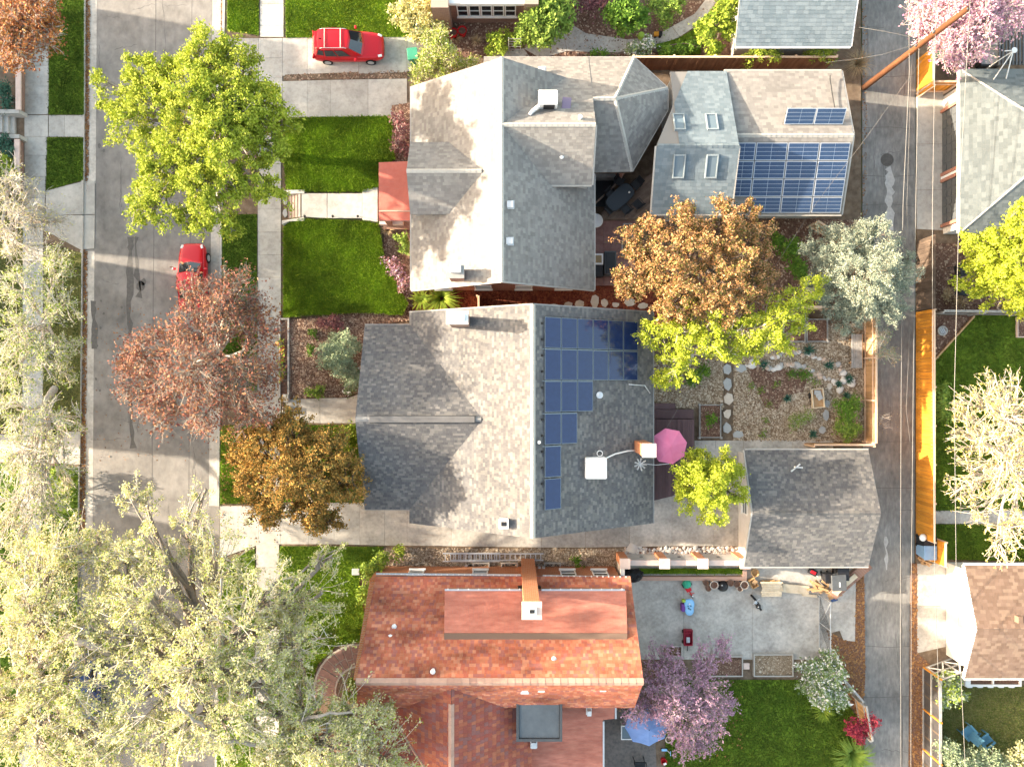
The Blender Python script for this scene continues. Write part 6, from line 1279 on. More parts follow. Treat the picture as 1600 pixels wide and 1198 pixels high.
b = MB(); b.box(c.x-.6,c.x-.54,c.y-.45,c.y+.45,.84,.93).box(c.x-.54,c.x+.4,c.y-.45,c.y-.39,.84,.929).box(c.x-.54,c.x+.4,c.y+.39,c.y+.45,.84,.929); b.build('frame', M['white'], gt)
for sx in (-.5,.35):
    for sy in (-.38,.38): MB().tube([(c.x+sx,c.y+sy,.15),(c.x+sx,c.y+sy,.86)],.03,5).build('leg', M['white'], gt)
chair('large black slatted patio armchair at the bottom edge', 997, 1190, .14, math.pi/2, M['black'], None, 1.5)
rg = thing('hoop', 'pale round hoop at the edge of the paved patio', 'toy', P(1045,1156,.15)); c = P(1045,1155,.3)
MB().tube([(c.x+.2*math.cos(t),c.y+.2*math.sin(t),.3) for t in np.linspace(0,6.2832,17)],.035,6).build('ring', M['cap'], rg); MB().lathe((c.x,c.y,.15),[(.1,0),(.1,.14)],8).build('stand', M['potbrown'], rg)
tt = thing('trike', 'turquoise toy scooter at the edge of the lower lawn', 'toy', P(1038,1171,.15)); c = P(1038,1171,.3)
MB().cbox(c,(.35,.14,.06)).build('deck', M['toyblue'], tt); MB().tube([c+Vector((.15,0,0)),c+Vector((.3,0,.45))],.025,6).build('stem', M['white'], tt); MB().tube([c+Vector((.3,-.15,.45)),c+Vector((.3,.15,.45))],.02,6).build('handlebar', M['toyblue'], tt)
for sx in (-.15,.17): MB().tube([c+Vector((sx,-.05,-.08)),c+Vector((sx,.05,-.08))],.07,10).build('wheel', M['black'], tt)
tb = thing('toy_box', 'red and white toy bucket set at the edge of the lower lawn', 'toy', P(1036,1185,.15)); c = P(1036,1186,.16)
MB().lathe(c,[(.16,0),(.2,.3),(.18,.3),(.15,.05)],12).build('bucket', M['redplastic'], tb); MB().cbox(c+Vector((.05,-.1,.34)),(.2,.12,.05),.4).build('lid', M['white'], tb)
# ---------------------------------------------------------------- raised beds, bench, cart
def raised(label, x0, y0, x1, y1, mat, soil, h=.35, posts=True, wd=.06, name='raised_bed'):
    a_, b_ = P(x0,y1,h), P(x1,y0,h); t = thing(name, label, 'garden bed', ((a_.x+b_.x)/2,(a_.y+b_.y)/2,.1))
    for q in ((a_.x,a_.x+wd,a_.y+wd,b_.y-wd),(b_.x-wd,b_.x,a_.y+wd,b_.y-wd),(a_.x,b_.x,a_.y,a_.y+wd),(a_.x,b_.x,b_.y-wd,b_.y)): MB().box(*q,.1,h).build('board', mat, t)
    if posts:
        for x in (a_.x,b_.x):
            for y in (a_.y,b_.y): MB().cbox((x,y,h/2+.06),(.14,.14,h)).build('corner_post', mat, t, bevel=.01)
    s = MB().box(a_.x+wd,b_.x-wd,a_.y+wd,b_.y-wd,.1,h-.1).build('soil', soil, t)
    chips([(x0+2,y0+2),(x1-2,y0+2),(x1-2,y1-2),(x0+2,y1-2)], h-.1, 120, M['chip'] if soil is not M['gravel'] else M['pebble'], .04, parent=s)
    return t
raised('timber raised bed next to the plum deck', 1093, 632, 1127, 684, M['greywood'], M['mulch'])
raised('pale framed raised bed under the lime branches, left of a joined pair', 1224, 500, 1259, 534, M['greywood'], M['mulch'])
raised('pale framed raised bed under the lime branches, right of a joined pair', 1260.5, 498, 1294, 534, M['greywood'], M['mulch'])
raised('pale raised bed full of grey gravel mulch beside the white blossomed bush', 1178, 1022, 1240, 1057, M['cap'] if 0 else M['ridge_tan'], M['gravel'], posts=False)
raised('pale raised bed under the mauve-pink branches', 1097, 1025, 1161, 1057, M['ridge_tan'], M['mulch'], posts=False)
raised('small pale planter box at the edge of the concrete patio', 1035, 1009, 1066, 1026, M['ridge_tan'], M['mulch'], posts=False)
raised('wooden framed bed at the right edge of the shaded lawn', 1590, 495, 1640, 527, M['cap'], M['mulch'], posts=False)
for i, (px,py) in enumerate(((1165,1040),)): MB and None
sb = thing('stepping_stone', 'square pale stone between the two long raised beds', 'stone', P(1166,1040,.15)); MB().cbox(P(1166,1040,.2),(.4,.4,.12)).build('stone', M['cap'], sb, bevel=.02)
sb = thing('stepping_stone', 'square pale stone in the lower lawn at the red tiled house', 'stone', P(556,893,.15)); MB().cbox(P(556,893,.2),(.5,.42,.1)).build('stone', M['flag_grey'], sb, bevel=.03)
bn = thing('bench', 'long grey weathered bench against the tan fence', 'bench', P(1337,548,.1)); a_, b_ = P(1330,575,.5), P(1347,522,.5)
for i in range(5): MB().box(a_.x+i*.14,a_.x+i*.14+.125,a_.y,b_.y,.5,.54).build('slat', M['greywood'], bn)
MB().box(a_.x+.01,a_.x+.68,a_.y+.3,a_.y+.38,.1,.495).build('leg', M['tanwood'], bn); MB().box(a_.x+.01,a_.x+.68,b_.y-.38,b_.y-.3,.1,.495).build('leg', M['tanwood'], bn); MB().box(a_.x+.68,a_.x+.74,a_.y,b_.y,.42,.52).build('edge_board', M['tanwood'], bn)
ct = thing('cart', 'wooden garden cart with a grey-blue cushion in the rock garden', 'cart', P(1277,622,.13)); c = P(1277,622,.45); m_ = .1
def loc(c, x, y, z, a_): return Vector((c.x+x*math.cos(a_)-y*math.sin(a_), c.y+x*math.sin(a_)+y*math.cos(a_), z))
MB().cbox(loc(c,0,0,.42,m_),(.74,1.22,.05),m_).build('tray', M['tanwood'], ct)
for sx in (-.36,.36): MB().cbox(loc(c,sx,0,.52,m_),(.05,1.26,.22),m_).build('side', M['palewood'], ct)
for sy in (-.6,.6): MB().cbox(loc(c,0,sy,.51,m_),(.68,.05,.2),m_).build('end', M['palewood'], ct)
for sx in (-.42,.42): MB().tube([loc(c,sx-.03,.2,.3,m_),loc(c,sx+.03,.2,.3,m_)],.18,14).build('wheel', M['darkmetal'], ct)
cu = thing('cushion', 'folded grey-blue cloth lying in the garden cart', 'cloth', loc(c,0,.3,.45,m_))
for i in range(3): MB().cbox(loc(c,.02+i*.05,.36-i*.16,.5+i*.045,m_),(.42-.04*i,.3,.06),m_+.3*i-.2).build('fold', M['toyblue'] if 0 else M['flag_grey'], cu, bevel=.025)
# ---------------------------------------------------------------- ladder, pots, toys, bins
ld = thing('ladder', 'long aluminium extension ladder lying on the gravel strip', 'ladder', P(770,870,.15))
for s, (xa_, xb_, z) in enumerate(((692,781,.24),(705,849,.17))):
    for yy in (863.5+s*1.2,876-s*1.2): MB().box(P(xa_,0,.2).x,P(xb_,0,.2).x,P(0,yy+.9,.2).y,P(0,yy-.9,.2).y,z,z+.07).build('side_rail', M['alu'], ld)
    n = int((xb_-xa_)/8)
    for i in range(n): x = P(xa_+4+i*8,0,.2).x; MB().box(x-.03,x+.03,P(0,874.6-s,.2).y,P(0,865-(-s),.2).y,z+.02,z+.05).build('rung', M['alu'], ld)
sbm = thing('saucer', 'small black and silver bucket by the end of the ladder', 'bucket', P(735,885,.13)); MB().lathe(P(735,885,.13),[(.16,0),(.2,.25),(.17,.25),(.14,.03)],12).build('body', M['black'], sbm); MB().lathe(P(729,884,.13),[(.1,0),(.12,.12),(.09,.12)],10).build('scoop', M['alu'], sbm)
def pot(label, px, py, r, h, mat, soil='mulch', group=None, z=.14, name='flower_pot'):
    t = thing(name, label, 'pot', P(px,py,z), group); c = P(px,py,z)
    MB().lathe(c,[(r*.7,0),(r*.95,h*.8),(r,h),(r*.84,h),(r*.8,h*.8)],16).build('pot', mat, t, smooth=False); MB().lathe(c+Vector((0,0,h*.72)),[(r*.8,0),(r*.79,h*.09)],14).build('soil', M[soil], t); return t
PG = 'pots along the brick planter'
for px,py,r,h,m,lab in ((1101,908,.2,.35,'potbrown','small brown pot at the left end of the row below the brick planter'),(1105,917,.2,.3,'potbrown','small brown pot in front of the left pale pot'),(1113,911,.28,.45,'pot','large pale pot near the left of the row below the brick planter'),(1139,908,.22,.4,'potbrown','dark pot right of the black dome'),(1149,910,.22,.35,'potbrown','dark pot left of the right pale pot'),(1160,911,.28,.45,'pot','large pale pot at the right end of the row below the brick planter'),(1154,918,.2,.3,'pot','small pale pot in front of the right pale pot')): pot(lab,px,py,r,h,M[m],group=PG)
dm = thing('planter_urn', 'black glossy dome between the pots below the brick planter', 'urn', P(1128,914,.14)); MB().lathe(P(1128,914,.14),[(.3,0),(.36,.15),(.3,.35),(.12,.46),(.03,.48)],18).build('body', M['black'], dm, smooth=True); MB().lathe(P(1128,914,.62),[(.04,0),(.05,.04),(.02,.07)],8).build('knob', M['metal'], dm)
for i,(px,py) in enumerate(((709,57),(723,54))): pot(['red glazed pot at the brick pier, left of two','red glazed pot at the brick pier, right of two'][i],px,py,.3,.55,M['redpot'],'black' if 0 else 'mulch','red pots at the brick pier')
gb = thing('tarp_heap', 'black tarp covered heap between the stucco wall and red tiled house', 'tarp', P(990,898,.14)); random.seed(3)
b = MB(); c = P(990,897,.14); n = 12
for k,(rr_,zz) in enumerate(((.55,0),(.5,.35),(.34,.62),(.14,.72))):
    for j in range(n): t = 2*math.pi*j/n; q = rr_*random.uniform(.75,1.2); b.v.append((c.x+q*1.2*math.cos(t), c.y+q*.85*math.sin(t), c.z+zz*random.uniform(.85,1.1)))
for k in range(3):
    for j in range(n): b.f.append((k*n+j,k*n+(j+1)%n,(k+1)*n+(j+1)%n,(k+1)*n+j))
b.f.append(tuple(3*n+j for j in range(n))); b.build('tarp', M['black'], gb); MB().lathe(P(989,899,.86),[(.16,0),(.17,.05),(.1,.06)],12).build('tyre', M['rubber'], gb)
# toys
tr = thing('toy_turtle', 'green shelled red toy trike beside the brick planter', 'toy', P(1075,915,.14)); c = P(1072,911,.14)
MB().lathe(c+Vector((0,0,.12)),[(.28,0),(.3,.08),(.24,.2),(.1,.28),(.02,.29)],16).build('shell', M['toygreen'], tr, smooth=True)
b = MB(); b.cbox(P(1075,919,.32),(.34,.42,.14),.5); b.build('body', M['redplastic'], tr, bevel=.03)
MB().tube([P(1077,923,.3),P(1081,930,.42)],.035,6).build('fork', M['redplastic'], tr); MB().tube([P(1077,928,.58),P(1085,926,.58)],.025,6).build('handlebar', M['redplastic'], tr)
for px,py in ((1067,915),(1079,911),(1081,931)): q = P(px,py,.28); MB().tube([q-Vector((.04,.02,0)),q+Vector((.04,.02,0))],.13,12).build('wheel', M['black'], tr)
MB().lathe(P(1082,931,.42),[(.06,0),(.05,.06)],8).build('headlight', M['white'], tr)
sn = thing('toy_slide', 'sky blue figure-eight shaped water table on the patio', 'toy', P(1077,948,.14)); 
def eight(c, s):
    q = []
    for i in range(28):
        t = 2*math.pi*i/28; y = .52*math.sin(t); x = .33*math.copysign(abs(math.cos(t))**.7,math.cos(t))*(1-.2*math.exp(-((y+.05)/.16)**2))*(1+.1*math.sin(t)); q.append((c.x+s*x, c.y+s*y))
    return q
c = P(1077,948,.5)
MB().prism(eight(c,1.0),.45,.56).build('tray', M['toyblue'], sn, bevel=.0); MB().prism(eight(c+Vector((0,.02,0)),.78),.56,.565).build('basin', mk('pale_blue_basin',[(.3,.56,.82)],3,rough=.2), sn)
for dx,dy,mm in ((-.1,.08,'teal'),(.08,.1,'teal'),(-.06,-.06,'solar'),(.06,-.12,'teal'),(0,.22,'white')): MB().cbox(c+Vector((dx,dy,.1)),(.09,.07,.06),dx*9).build('cup', M[mm], sn, bevel=.01)
for dx,dy in ((-.2,.3),(.2,.3),(-.2,-.35),(.2,-.35)): MB().tube([(c.x+dx,c.y+dy,.15),(c.x+dx,c.y+dy,.45)],.04,6).build('leg', M['toyblue'], sn)
pr_ = thing('toy_chair', 'purple toy chair with a lime top beside the sky blue water table', 'toy', P(1067,946,.14)); MB().cbox(P(1067,948,.35),(.26,.5,.4)).build('seat', M['purple'], pr_, bevel=.04); MB().cbox(P(1068,938,.5),(.22,.16,.3)).build('back', M['lime'], pr_, bevel=.03)
wg = thing('wagon', 'dark red toy wagon with a silver seat on the patio', 'wagon', P(1075,995,.14)); c = P(1075,995,.4)
mwag = mk('dark_red_plastic',[(.26,.012,.03)],3,rough=.4)
b = MB(); b.box(c.x-.28,c.x+.28,c.y-.52,c.y+.5,.25,.32).box(c.x-.28,c.x-.23,c.y-.52,c.y+.5,.32,.52).box(c.x+.23,c.x+.28,c.y-.52,c.y+.5,.32,.52).box(c.x-.23,c.x+.23,c.y-.52,c.y-.46,.32,.52).box(c.x-.23,c.x+.23,c.y+.44,c.y+.5,.32,.6); b.build('tub', mwag, wg, bevel=.01)
MB().cbox(c+Vector((0,-.18,0)),(.24,.36,.08)).build('seat', M['alu'], wg, bevel=.03); MB().cbox(c+Vector((0,.3,.02)),(.42,.1,.1)).build('backrest', mwag, wg, bevel=.02)
MB().tube([c+Vector((0,-.5,-.1)),c+Vector((0,-.95,-.18))],.025,6).build('handle', M['black'], wg)
for sx in (-.3,.3):
    for sy in (-.35,.33): MB().tube([c+Vector((sx-.04,sy,-.17)),c+Vector((sx+.04,sy,-.17))],.1,12).build('wheel', M['black'], wg)
mt = thing('toy_motorbike', 'small black motorbike standing alone on the concrete patio', 'motorbike', P(1182,942,.14)); a_ = math.radians(-48)
A = P(1178,936,.4); B = P(1184,947,.4)
for q, nm in ((P(1177,933,.36),'wheel'),(P(1186,949,.36),'wheel')):
    u_ = Vector((math.cos(a_+math.pi/2),math.sin(a_+math.pi/2),0)); MB().tube([q-u_*.06,q+u_*.06],.22,14).build('wheel', M['rubber'], mt)
MB().tube([A+Vector((0,0,.2)),(A+B)/2+Vector((0,0,.25)),B+Vector((0,0,.3))],[.08,.15,.1],8).build('body', M['black'], mt); MB().lathe(P(1185,947,.72),[(.14,-.1),(.17,0),(.12,.1),(.03,.14)],14).build('tank', M['darkmetal'], mt, smooth=True)
MB().lathe(P(1185,948,.86),[(.05,0),(.03,.02)],8).build('cap', M['alu'], mt); q = A+Vector((0,0,.45)); MB().tube([q-u_*.28,q,q+u_*.28],.022,6).build('handlebar', M['alu'], mt); MB().cbox(P(1181,941,.72),(.24,.16,.07),a_).build('seat', M['metal'], mt, bevel=.02)
# timber, boxes and bins below the garage
bxs = thing('crate', 'tan wooden crate at the corner of the brick planter', 'crate', P(1175,908,.14)); c = P(1175,909,.14)
b = MB()
for s in (-1,1): b.cbox(c+Vector((s*.2*math.cos(.5),s*.2*math.sin(.5),.2)),(.03,.6,.36),.5)
for s in (-1,1): b.cbox(c+Vector((-s*.28*math.sin(.5),s*.28*math.cos(.5),.2)),(.37,.03,.34),.5)
b.cbox(c+Vector((0,0,.06)),(.38,.52,.03),.5); b.build('box', M['card'], bxs); MB().cbox(c+Vector((.05,.1,.4)),(.3,.25,.03),.9).build('flap', M['tanwood'], bxs)
bxs = thing('basket', 'round tan basket on the ground behind the wooden crate', 'basket', P(1178,893,.14)); MB().lathe(P(1178,893,.14),[(.2,0),(.27,.28),(.23,.28),(.18,.06)],14).build('basket_body', M['card'], bxs)
plt = thing('pallet', 'pale timber pallet standing on blocks on the concrete patio', 'pallet', P(1206,920,.14)); c = P(1206,920,.5); random.seed(4)
for i in range(8): MB().cbox((c.x+random.uniform(-.05,.05),c.y-.42+i*.12,.52),(1.35+random.uniform(-.08,.08),.105,.03)).build('board', M['palewood'], plt)
for sx in (-.5,0,.5): MB().cbox((c.x+sx,c.y,.45),(.09,.95,.1)).build('stringer', M['palewood'], plt)
for sx in (-.5,.5):
    for sy in (-.35,.35): MB().cbox((c.x+sx,c.y+sy,.27),(.1,.1,.26)).build('block', M['palewood'], plt)
lb = thing('lumber_stack', 'pile of tan firewood boards behind the pale pallet', 'timber', P(1203,908,.14))
for i in range(6): MB().cbox(P(1192+i*4.2,908+random.uniform(-1,1),.22+.06*(i%2)),(.5,.1,.08),random.uniform(-.5,.5)).build('board', M['card'], lb)
pln = thing('plank', 'long pale plank lying between the pallet and the chain link gate', 'plank', P(1245,922,.14)); MB().cbox(P(1243,920,.3),(1.75,.55,.06),-.1).build('sheet', M['palewood'], pln); MB().cbox(P(1265,930,.2),(.95,.16,.08),-.12).build('offcut', M['palewood'], pln)
wp = thing('lumber_stack', 'heap of orange offcut boards at the top of the chain link gate', 'timber', P(1280,917,.14))
for i in range(11): MB().cbox(P(1268+random.uniform(0,24),918+random.uniform(-9,9),.25+i*.035),(random.uniform(.5,1.0),.13,.05),random.uniform(-1,1)).build('board', M['card'] if i%3 else M['tanwood'], wp)
bw = thing('fallen_wall', 'toppled strip of brick walling with pale boards beside the dark bins', 'brick wall', P(1325,905,.14)); a_ = math.radians(41)
c = P(1328,905,.5); MB().cbox(c,(3.1,.62,.32),a_).build('wall_strip', M['brick_brown'], bw)
MB().cbox(P(1322,912,.75),(1.7,.3,.06),a_).build('board', M['palewood'], bw); MB().cbox(P(1308,922,.7),(.6,.4,.06),a_+.3).build('board', M['palewood'], bw); MB().cbox(P(1305,930,.5),(.9,.3,.05),a_-.4).build('board', M['tanwood'], bw); MB().cbox(P(1303,936,.25),(.42,.22,.2),.3).build('crate', M['bluecar'], bw, bevel=.02)
def bin_(label, px, py, mat, ang=0.0, h=1.05, s=.62, group=None, lidmat=None):
    t = thing('wheelie_bin', label, 'bin', P(px,py,.14), group, ang)
    MB().add([(-s*.4,-s*.4,.06),(s*.4,-s*.4,.06),(s*.4,s*.4,.06),(-s*.4,s*.4,.06),(-s*.5,-s*.55,h),(s*.5,-s*.55,h),(s*.5,s*.55,h),(-s*.5,s*.55,h)],[(3,2,1,0),(4,5,6,7),(0,1,5,4),(1,2,6,5),(2,3,7,6),(3,0,4,7)]).build('body', mat, t, local=True)
    MB().cbox((0,0,h+.04),(s*1.08,s*1.2,.07)).build('lid', lidmat or mat, t, local=True, bevel=.025); MB().tube([(-s*.4,s*.66,h-.02),(s*.4,s*.66,h-.02)],.02,6).build('handle', mat, t, local=True)
    for sx in (-1,1): MB().tube([(sx*s*.38-.03,s*.42,.12),(sx*s*.38+.03,s*.42,.12)],.11,12).build('wheel', M['rubber'], t, local=True)
    return t
bn_ = bin_('dark grey bin with a white sticker below the dark grey garage', 1299, 903, M['greyplastic'], .05, 1.05, .85); MB().cbox((0.02,-.1,1.135),(.08,.3,.01)).build('sticker', M['white'], bn_, local=True)
bin_('black bin behind the dark grey bin', 1306, 890, M['black'], 0, 1.0, .7); bin_('black bin left of the dark grey bin against the garage', 1287, 898, M['black'], .1, .8, .5)
hb = thing('tool_box', 'small red and black cart at the wall of the dark grey garage', 'cart', P(1270,893,.14)); MB().cbox(P(1270,893,.35),(.5,.4,.3),-.5).build('box', M['black'], hb, bevel=.03); MB().cbox(P(1271,894,.52),(.34,.2,.05),-.5).build('lid', M['redplastic'], hb, bevel=.01); MB().tube([P(1276,898,.3),P(1278,901,.6)],.02,5).build('handle', M['white'], hb)
bin_('black bin at the end of the orange fence', 1438, 843, M['black'], 0, 1.05, .75); bin_('faded blue bin at the end of the orange fence', 1437.5, 857, M['bin_blue'], 0, 1.1, .75)
sbg = thing('rubbish_bag', 'white bag on the black bin beside the orange fence', 'bag', P(1441,840,1.2)); MB().lathe(P(1441,839,1.2),[(.2,0),(.24,.1),(.14,.22),(.03,.27)],10).build('bag_body', M['white'], sbg, smooth=True)
lgp = thing('lumber_stack', 'brown firewood heap below the faded blue bin', 'timber', P(1448,875,.14))
for i in range(9): MB().tube([P(1440+random.uniform(-6,8),872+random.uniform(-4,9),.2+.06*(i%3)),P(1448+random.uniform(-5,8),876+random.uniform(-6,9),.22+.06*(i%3))],.06,6).build('log', M['tanwood'], lgp)
for i,(px,py) in enumerate(((652,58),(648,96))): bin_(['green bin at the driveway end beside the bushes, upper','green bin at the driveway end beside the bushes, lower'][i],px,py,M['green_bin'],.1,1.0,.62,'green bins by the driveway')
b_ = bin_('dark bin on the cross walk at the left kerb', 88, 677, M['black'], .2, .8, .5)
# chain link gate
cg = thing('gate', 'grey chain link gate across the concrete patio', 'gate', (20.2,-15.0,.1)); ya_, yb_ = P(0,928,0).y, P(0,1012,0).y; xg = P(1278,0,0).x
for y in (ya_,(ya_+yb_)/2,yb_): MB().tube([(xg,y,.1),(xg,y,1.85)],.03,6).build('post', M['metal'], cg)
for z in (.2,1.8): MB().tube([(xg,ya_,z),(xg,yb_,z)],.022,6).build('rail', M['metal'], cg)
b = MB(); n = 46
for i in range(n):
    y = ya_+(yb_-ya_)*i/n
    for s in (-1,1): 
        y2 = y+s*1.6
        if yb_ <= y2 <= ya_: b.tube([(xg,y,.2),(xg,y2,1.8)],.006,3,False)
b.build('wire_mesh', M['darkmetal'], cg, kind='stuff'); MB().tube([(xg+.05,ya_,1.75),(xg+.05,ya_-1.4,.6)],.035,6).build('brace', M['white'], cg)
gt_ = thing('trellis', 'tall grey metal garden trellis beside the dark green bush at the top house', 'trellis', P(803,60,.1)); a_ = P(795,84,.1); 
for x in (0,.75): MB().tube([(a_.x+x,a_.y,.1),(a_.x+x,a_.y+.1,2.0)],.025,6).build('upright', M['metal'], gt_)
for i in range(6): MB().tube([(a_.x+.025,a_.y+.02*i,.35+i*.3),(a_.x+.725,a_.y+.02*i,.35+i*.3)],.018,5).build('rung', M['metal'], gt_)
# gnome-like garden toys on the path
for i,(px,py,m_,lab) in enumerate(((1001,58,'cedar','yellow-orange watering can on the curved garden path'),(1027,56,'cedar','orange and black toy truck on the curved garden path'))):
    t = thing(['watering_can','toy_truck'][i], lab, ['watering can','toy'][i], P(px,py,.14)); c = P(px,py,.14)
    if i == 0: MB().lathe(c,[(.2,0),(.2,.3),(.15,.34)],14).build('can_body', M['lime'], t); MB().tube([c+Vector((.15,0,.1)),c+Vector((.45,.05,.35))],.035,6).build('spout', M['lime'], t); MB().tube([c+Vector((-.18,0,.05)),c+Vector((-.34,0,.2)),c+Vector((-.15,0,.34))],.02,6).build('handle', M['lime'], t)
    else:
        MB().cbox(c+Vector((-.1,0,.2)),(.3,.26,.18)).build('bed', M['cedar'], t, bevel=.02); MB().cbox(c+Vector((.16,0,.24)),(.2,.26,.26)).build('cab', M['black'], t, bevel=.03)
        for sx in (-.16,.14):
            for sy in (-.13,.13): MB().tube([c+Vector((sx,sy-.03,.09)),c+Vector((sx,sy+.03,.09))],.09,10).build('wheel', M['rubber'], t)
# right hand yards
mh = thing('fire_pit', 'round pale grated stone beside the shaded lawn', 'fire pit', P(1471,517,.14)); c = P(1471,517,.14); MB().lathe(c,[(.3,0),(.32,.16),(.24,.16),(.22,.06)],20).build('ring', M['concrete'], mh)
for s in (-.12,0,.12): MB().cbox(c+Vector((s,0,.14)),(.04,.42,.02),.5).build('grate_bar', M['alu'], mh)
ed = thing('edging', 'diagonal timber lawn edging in the shaded yard', 'edging', P(1490,528,.1)); a_, b_ = P(1461,561,.2), P(1522,494,.2); d = b_-a_; MB().cbox((a_+b_)/2,(d.length,.1,.16),math.atan2(d.y,d.x)).build('board', M['tanwood'], ed)
for i,(px,py,an) in enumerate(((1508,1140,2.3),(1532,1152,.7))):
    t = thing('garden_chair', ['blue slatted garden chair on the right lawn, left of two','blue slatted garden chair on the right lawn, right of two'][i], 'chair', P(px,py,.15), 'blue garden chairs', an)
    for k in range(5): MB().cbox((-.05+k*.11,0,.36-k*-.02),(.1,.6,.03)).build('seat_slat', M['teal'], t, local=True)
    m = Matrix.Rotation(-.45,3,'Y')
    for k in range(5): MB().cbox((-.3,-.24+k*.12,.72),(.03,.11,.85),0,m).build('back_slat', M['teal'], t, local=True)
    for sy in (-.36,.36): MB().cbox((.1,sy,.58),(.7,.14,.03)).build('arm', M['teal'], t, local=True); MB().cbox((.4,sy,.28),(.08,.05,.56)).build('leg', M['teal'], t, local=True); MB().cbox((-.15,sy*.9,.2),(.7,.04,.12),0,Matrix.Rotation(.3,3,'Y')).build('rear_leg', M['teal'], t, local=True)
pl_ = thing('planter', 'long white framed planter along the brown shingled garage', 'planter', P(1550,1068,.1)); a_, b_ = P(1508,1072,.6), P(1596,1054,.6)
for q in ((a_.x,b_.x,a_.y,a_.y+.12),(a_.x,b_.x,b_.y-.1,b_.y),(a_.x,a_.x+.35,a_.y+.12,b_.y-.1),(b_.x-.12,b_.x,a_.y+.12,b_.y-.1),((a_.x+b_.x)/2-.04,(a_.x+b_.x)/2+.04,a_.y+.12,b_.y-.1)): MB().box(*q,.1,.62).build('board', M['white'], pl_)
MB().box(a_.x+.35,b_.x-.12,a_.y+.12,b_.y-.1,.1,.5).build('soil', M['mulch'], pl_)
for i in range(5): x = a_.x+.5+i*.68; MB().cbox((x,a_.y-.1,.2),(.34,.22,.2)).build('block', M['white'], pl_)
pg = thing('pergola', 'dark slatted pergola roof at the top right corner', 'pergola', (31.4,22.0,.1)); x0 = P(1560,0,2.6).x; y0, y1 = P(0,102,2.6).y, P(0,-20,2.6).y
for i in range(14): x = x0+i*.21; MB().box(x,x+.1,y0,y1,2.55,2.65).build('slat', M['greyplastic'], pg)
for y in (y0+.2,y1-.2): MB().box(x0-.1,x0+3,y-.06,y+.06,2.38,2.549).build('beam', M['darkmetal'], pg)
for x in (x0,x0+2.8): MB().box(x-.06,x+.06,y0+.14,y0+.26,.1,2.38).build('post', M['darkmetal'], pg)
aw = thing('antenna', 'white tripod antenna on the pale green-grey garage', 'antenna', P(1568,98,3.2)); tp_ = P(1583,80,4.6)
for q in (P(1550,128,3.05),P(1572,124,3.1),P(1546,104,2.95)): MB().tube([q,tp_],.035,5).build('leg', M['white'], aw)
MB().lathe(tp_,[(.05,0),(.14,.06),(.17,.12)],10).build('dish', M['white'], aw); MB().tube([tp_+Vector((-.5,0,.0)),tp_+Vector((.1,0,.1))],.03,5).build('arm', M['white'], aw)
tb_ = thing('garden_bench', 'black framed bench with a grey cushion above the pale green-grey garage', 'bench', P(1545,90,.14)); c = P(1545,88,.5); MB().box(c.x-.6,c.x+.6,c.y-.55,c.y+.5,.42,.52).build('cushion', M['flag_grey'], tb_, bevel=.04)
for s in (-.65,.65): MB().box(c.x+s-.04,c.x+s+.04,c.y-.6,c.y+.6,.14,.72).build('arm', M['black'], tb_)
MB().box(c.x-.6,c.x+.6,c.y-.7,c.y-.58,.14,.62).build('front_rail', M['black'], tb_); MB().box(c.x-.6,c.x+.6,c.y+.52,c.y+.62,.14,.95).build('backrest', M['flag_grey'], tb_)
bin_('dark green bin in the yard corner beside the top right orange gate', 1466, 88, M['green_bin'], 0, 1.0, .6)
for i,(px,py,an) in enumerate(((1490,425,.2),(1492,455,-.1))): chair(['dark chair in the shaded dirt yard, upper','dark chair in the shaded dirt yard, lower'][i],px,py,.14,an,M['darkmetal'],'chairs in the shaded dirt yard',1.5)
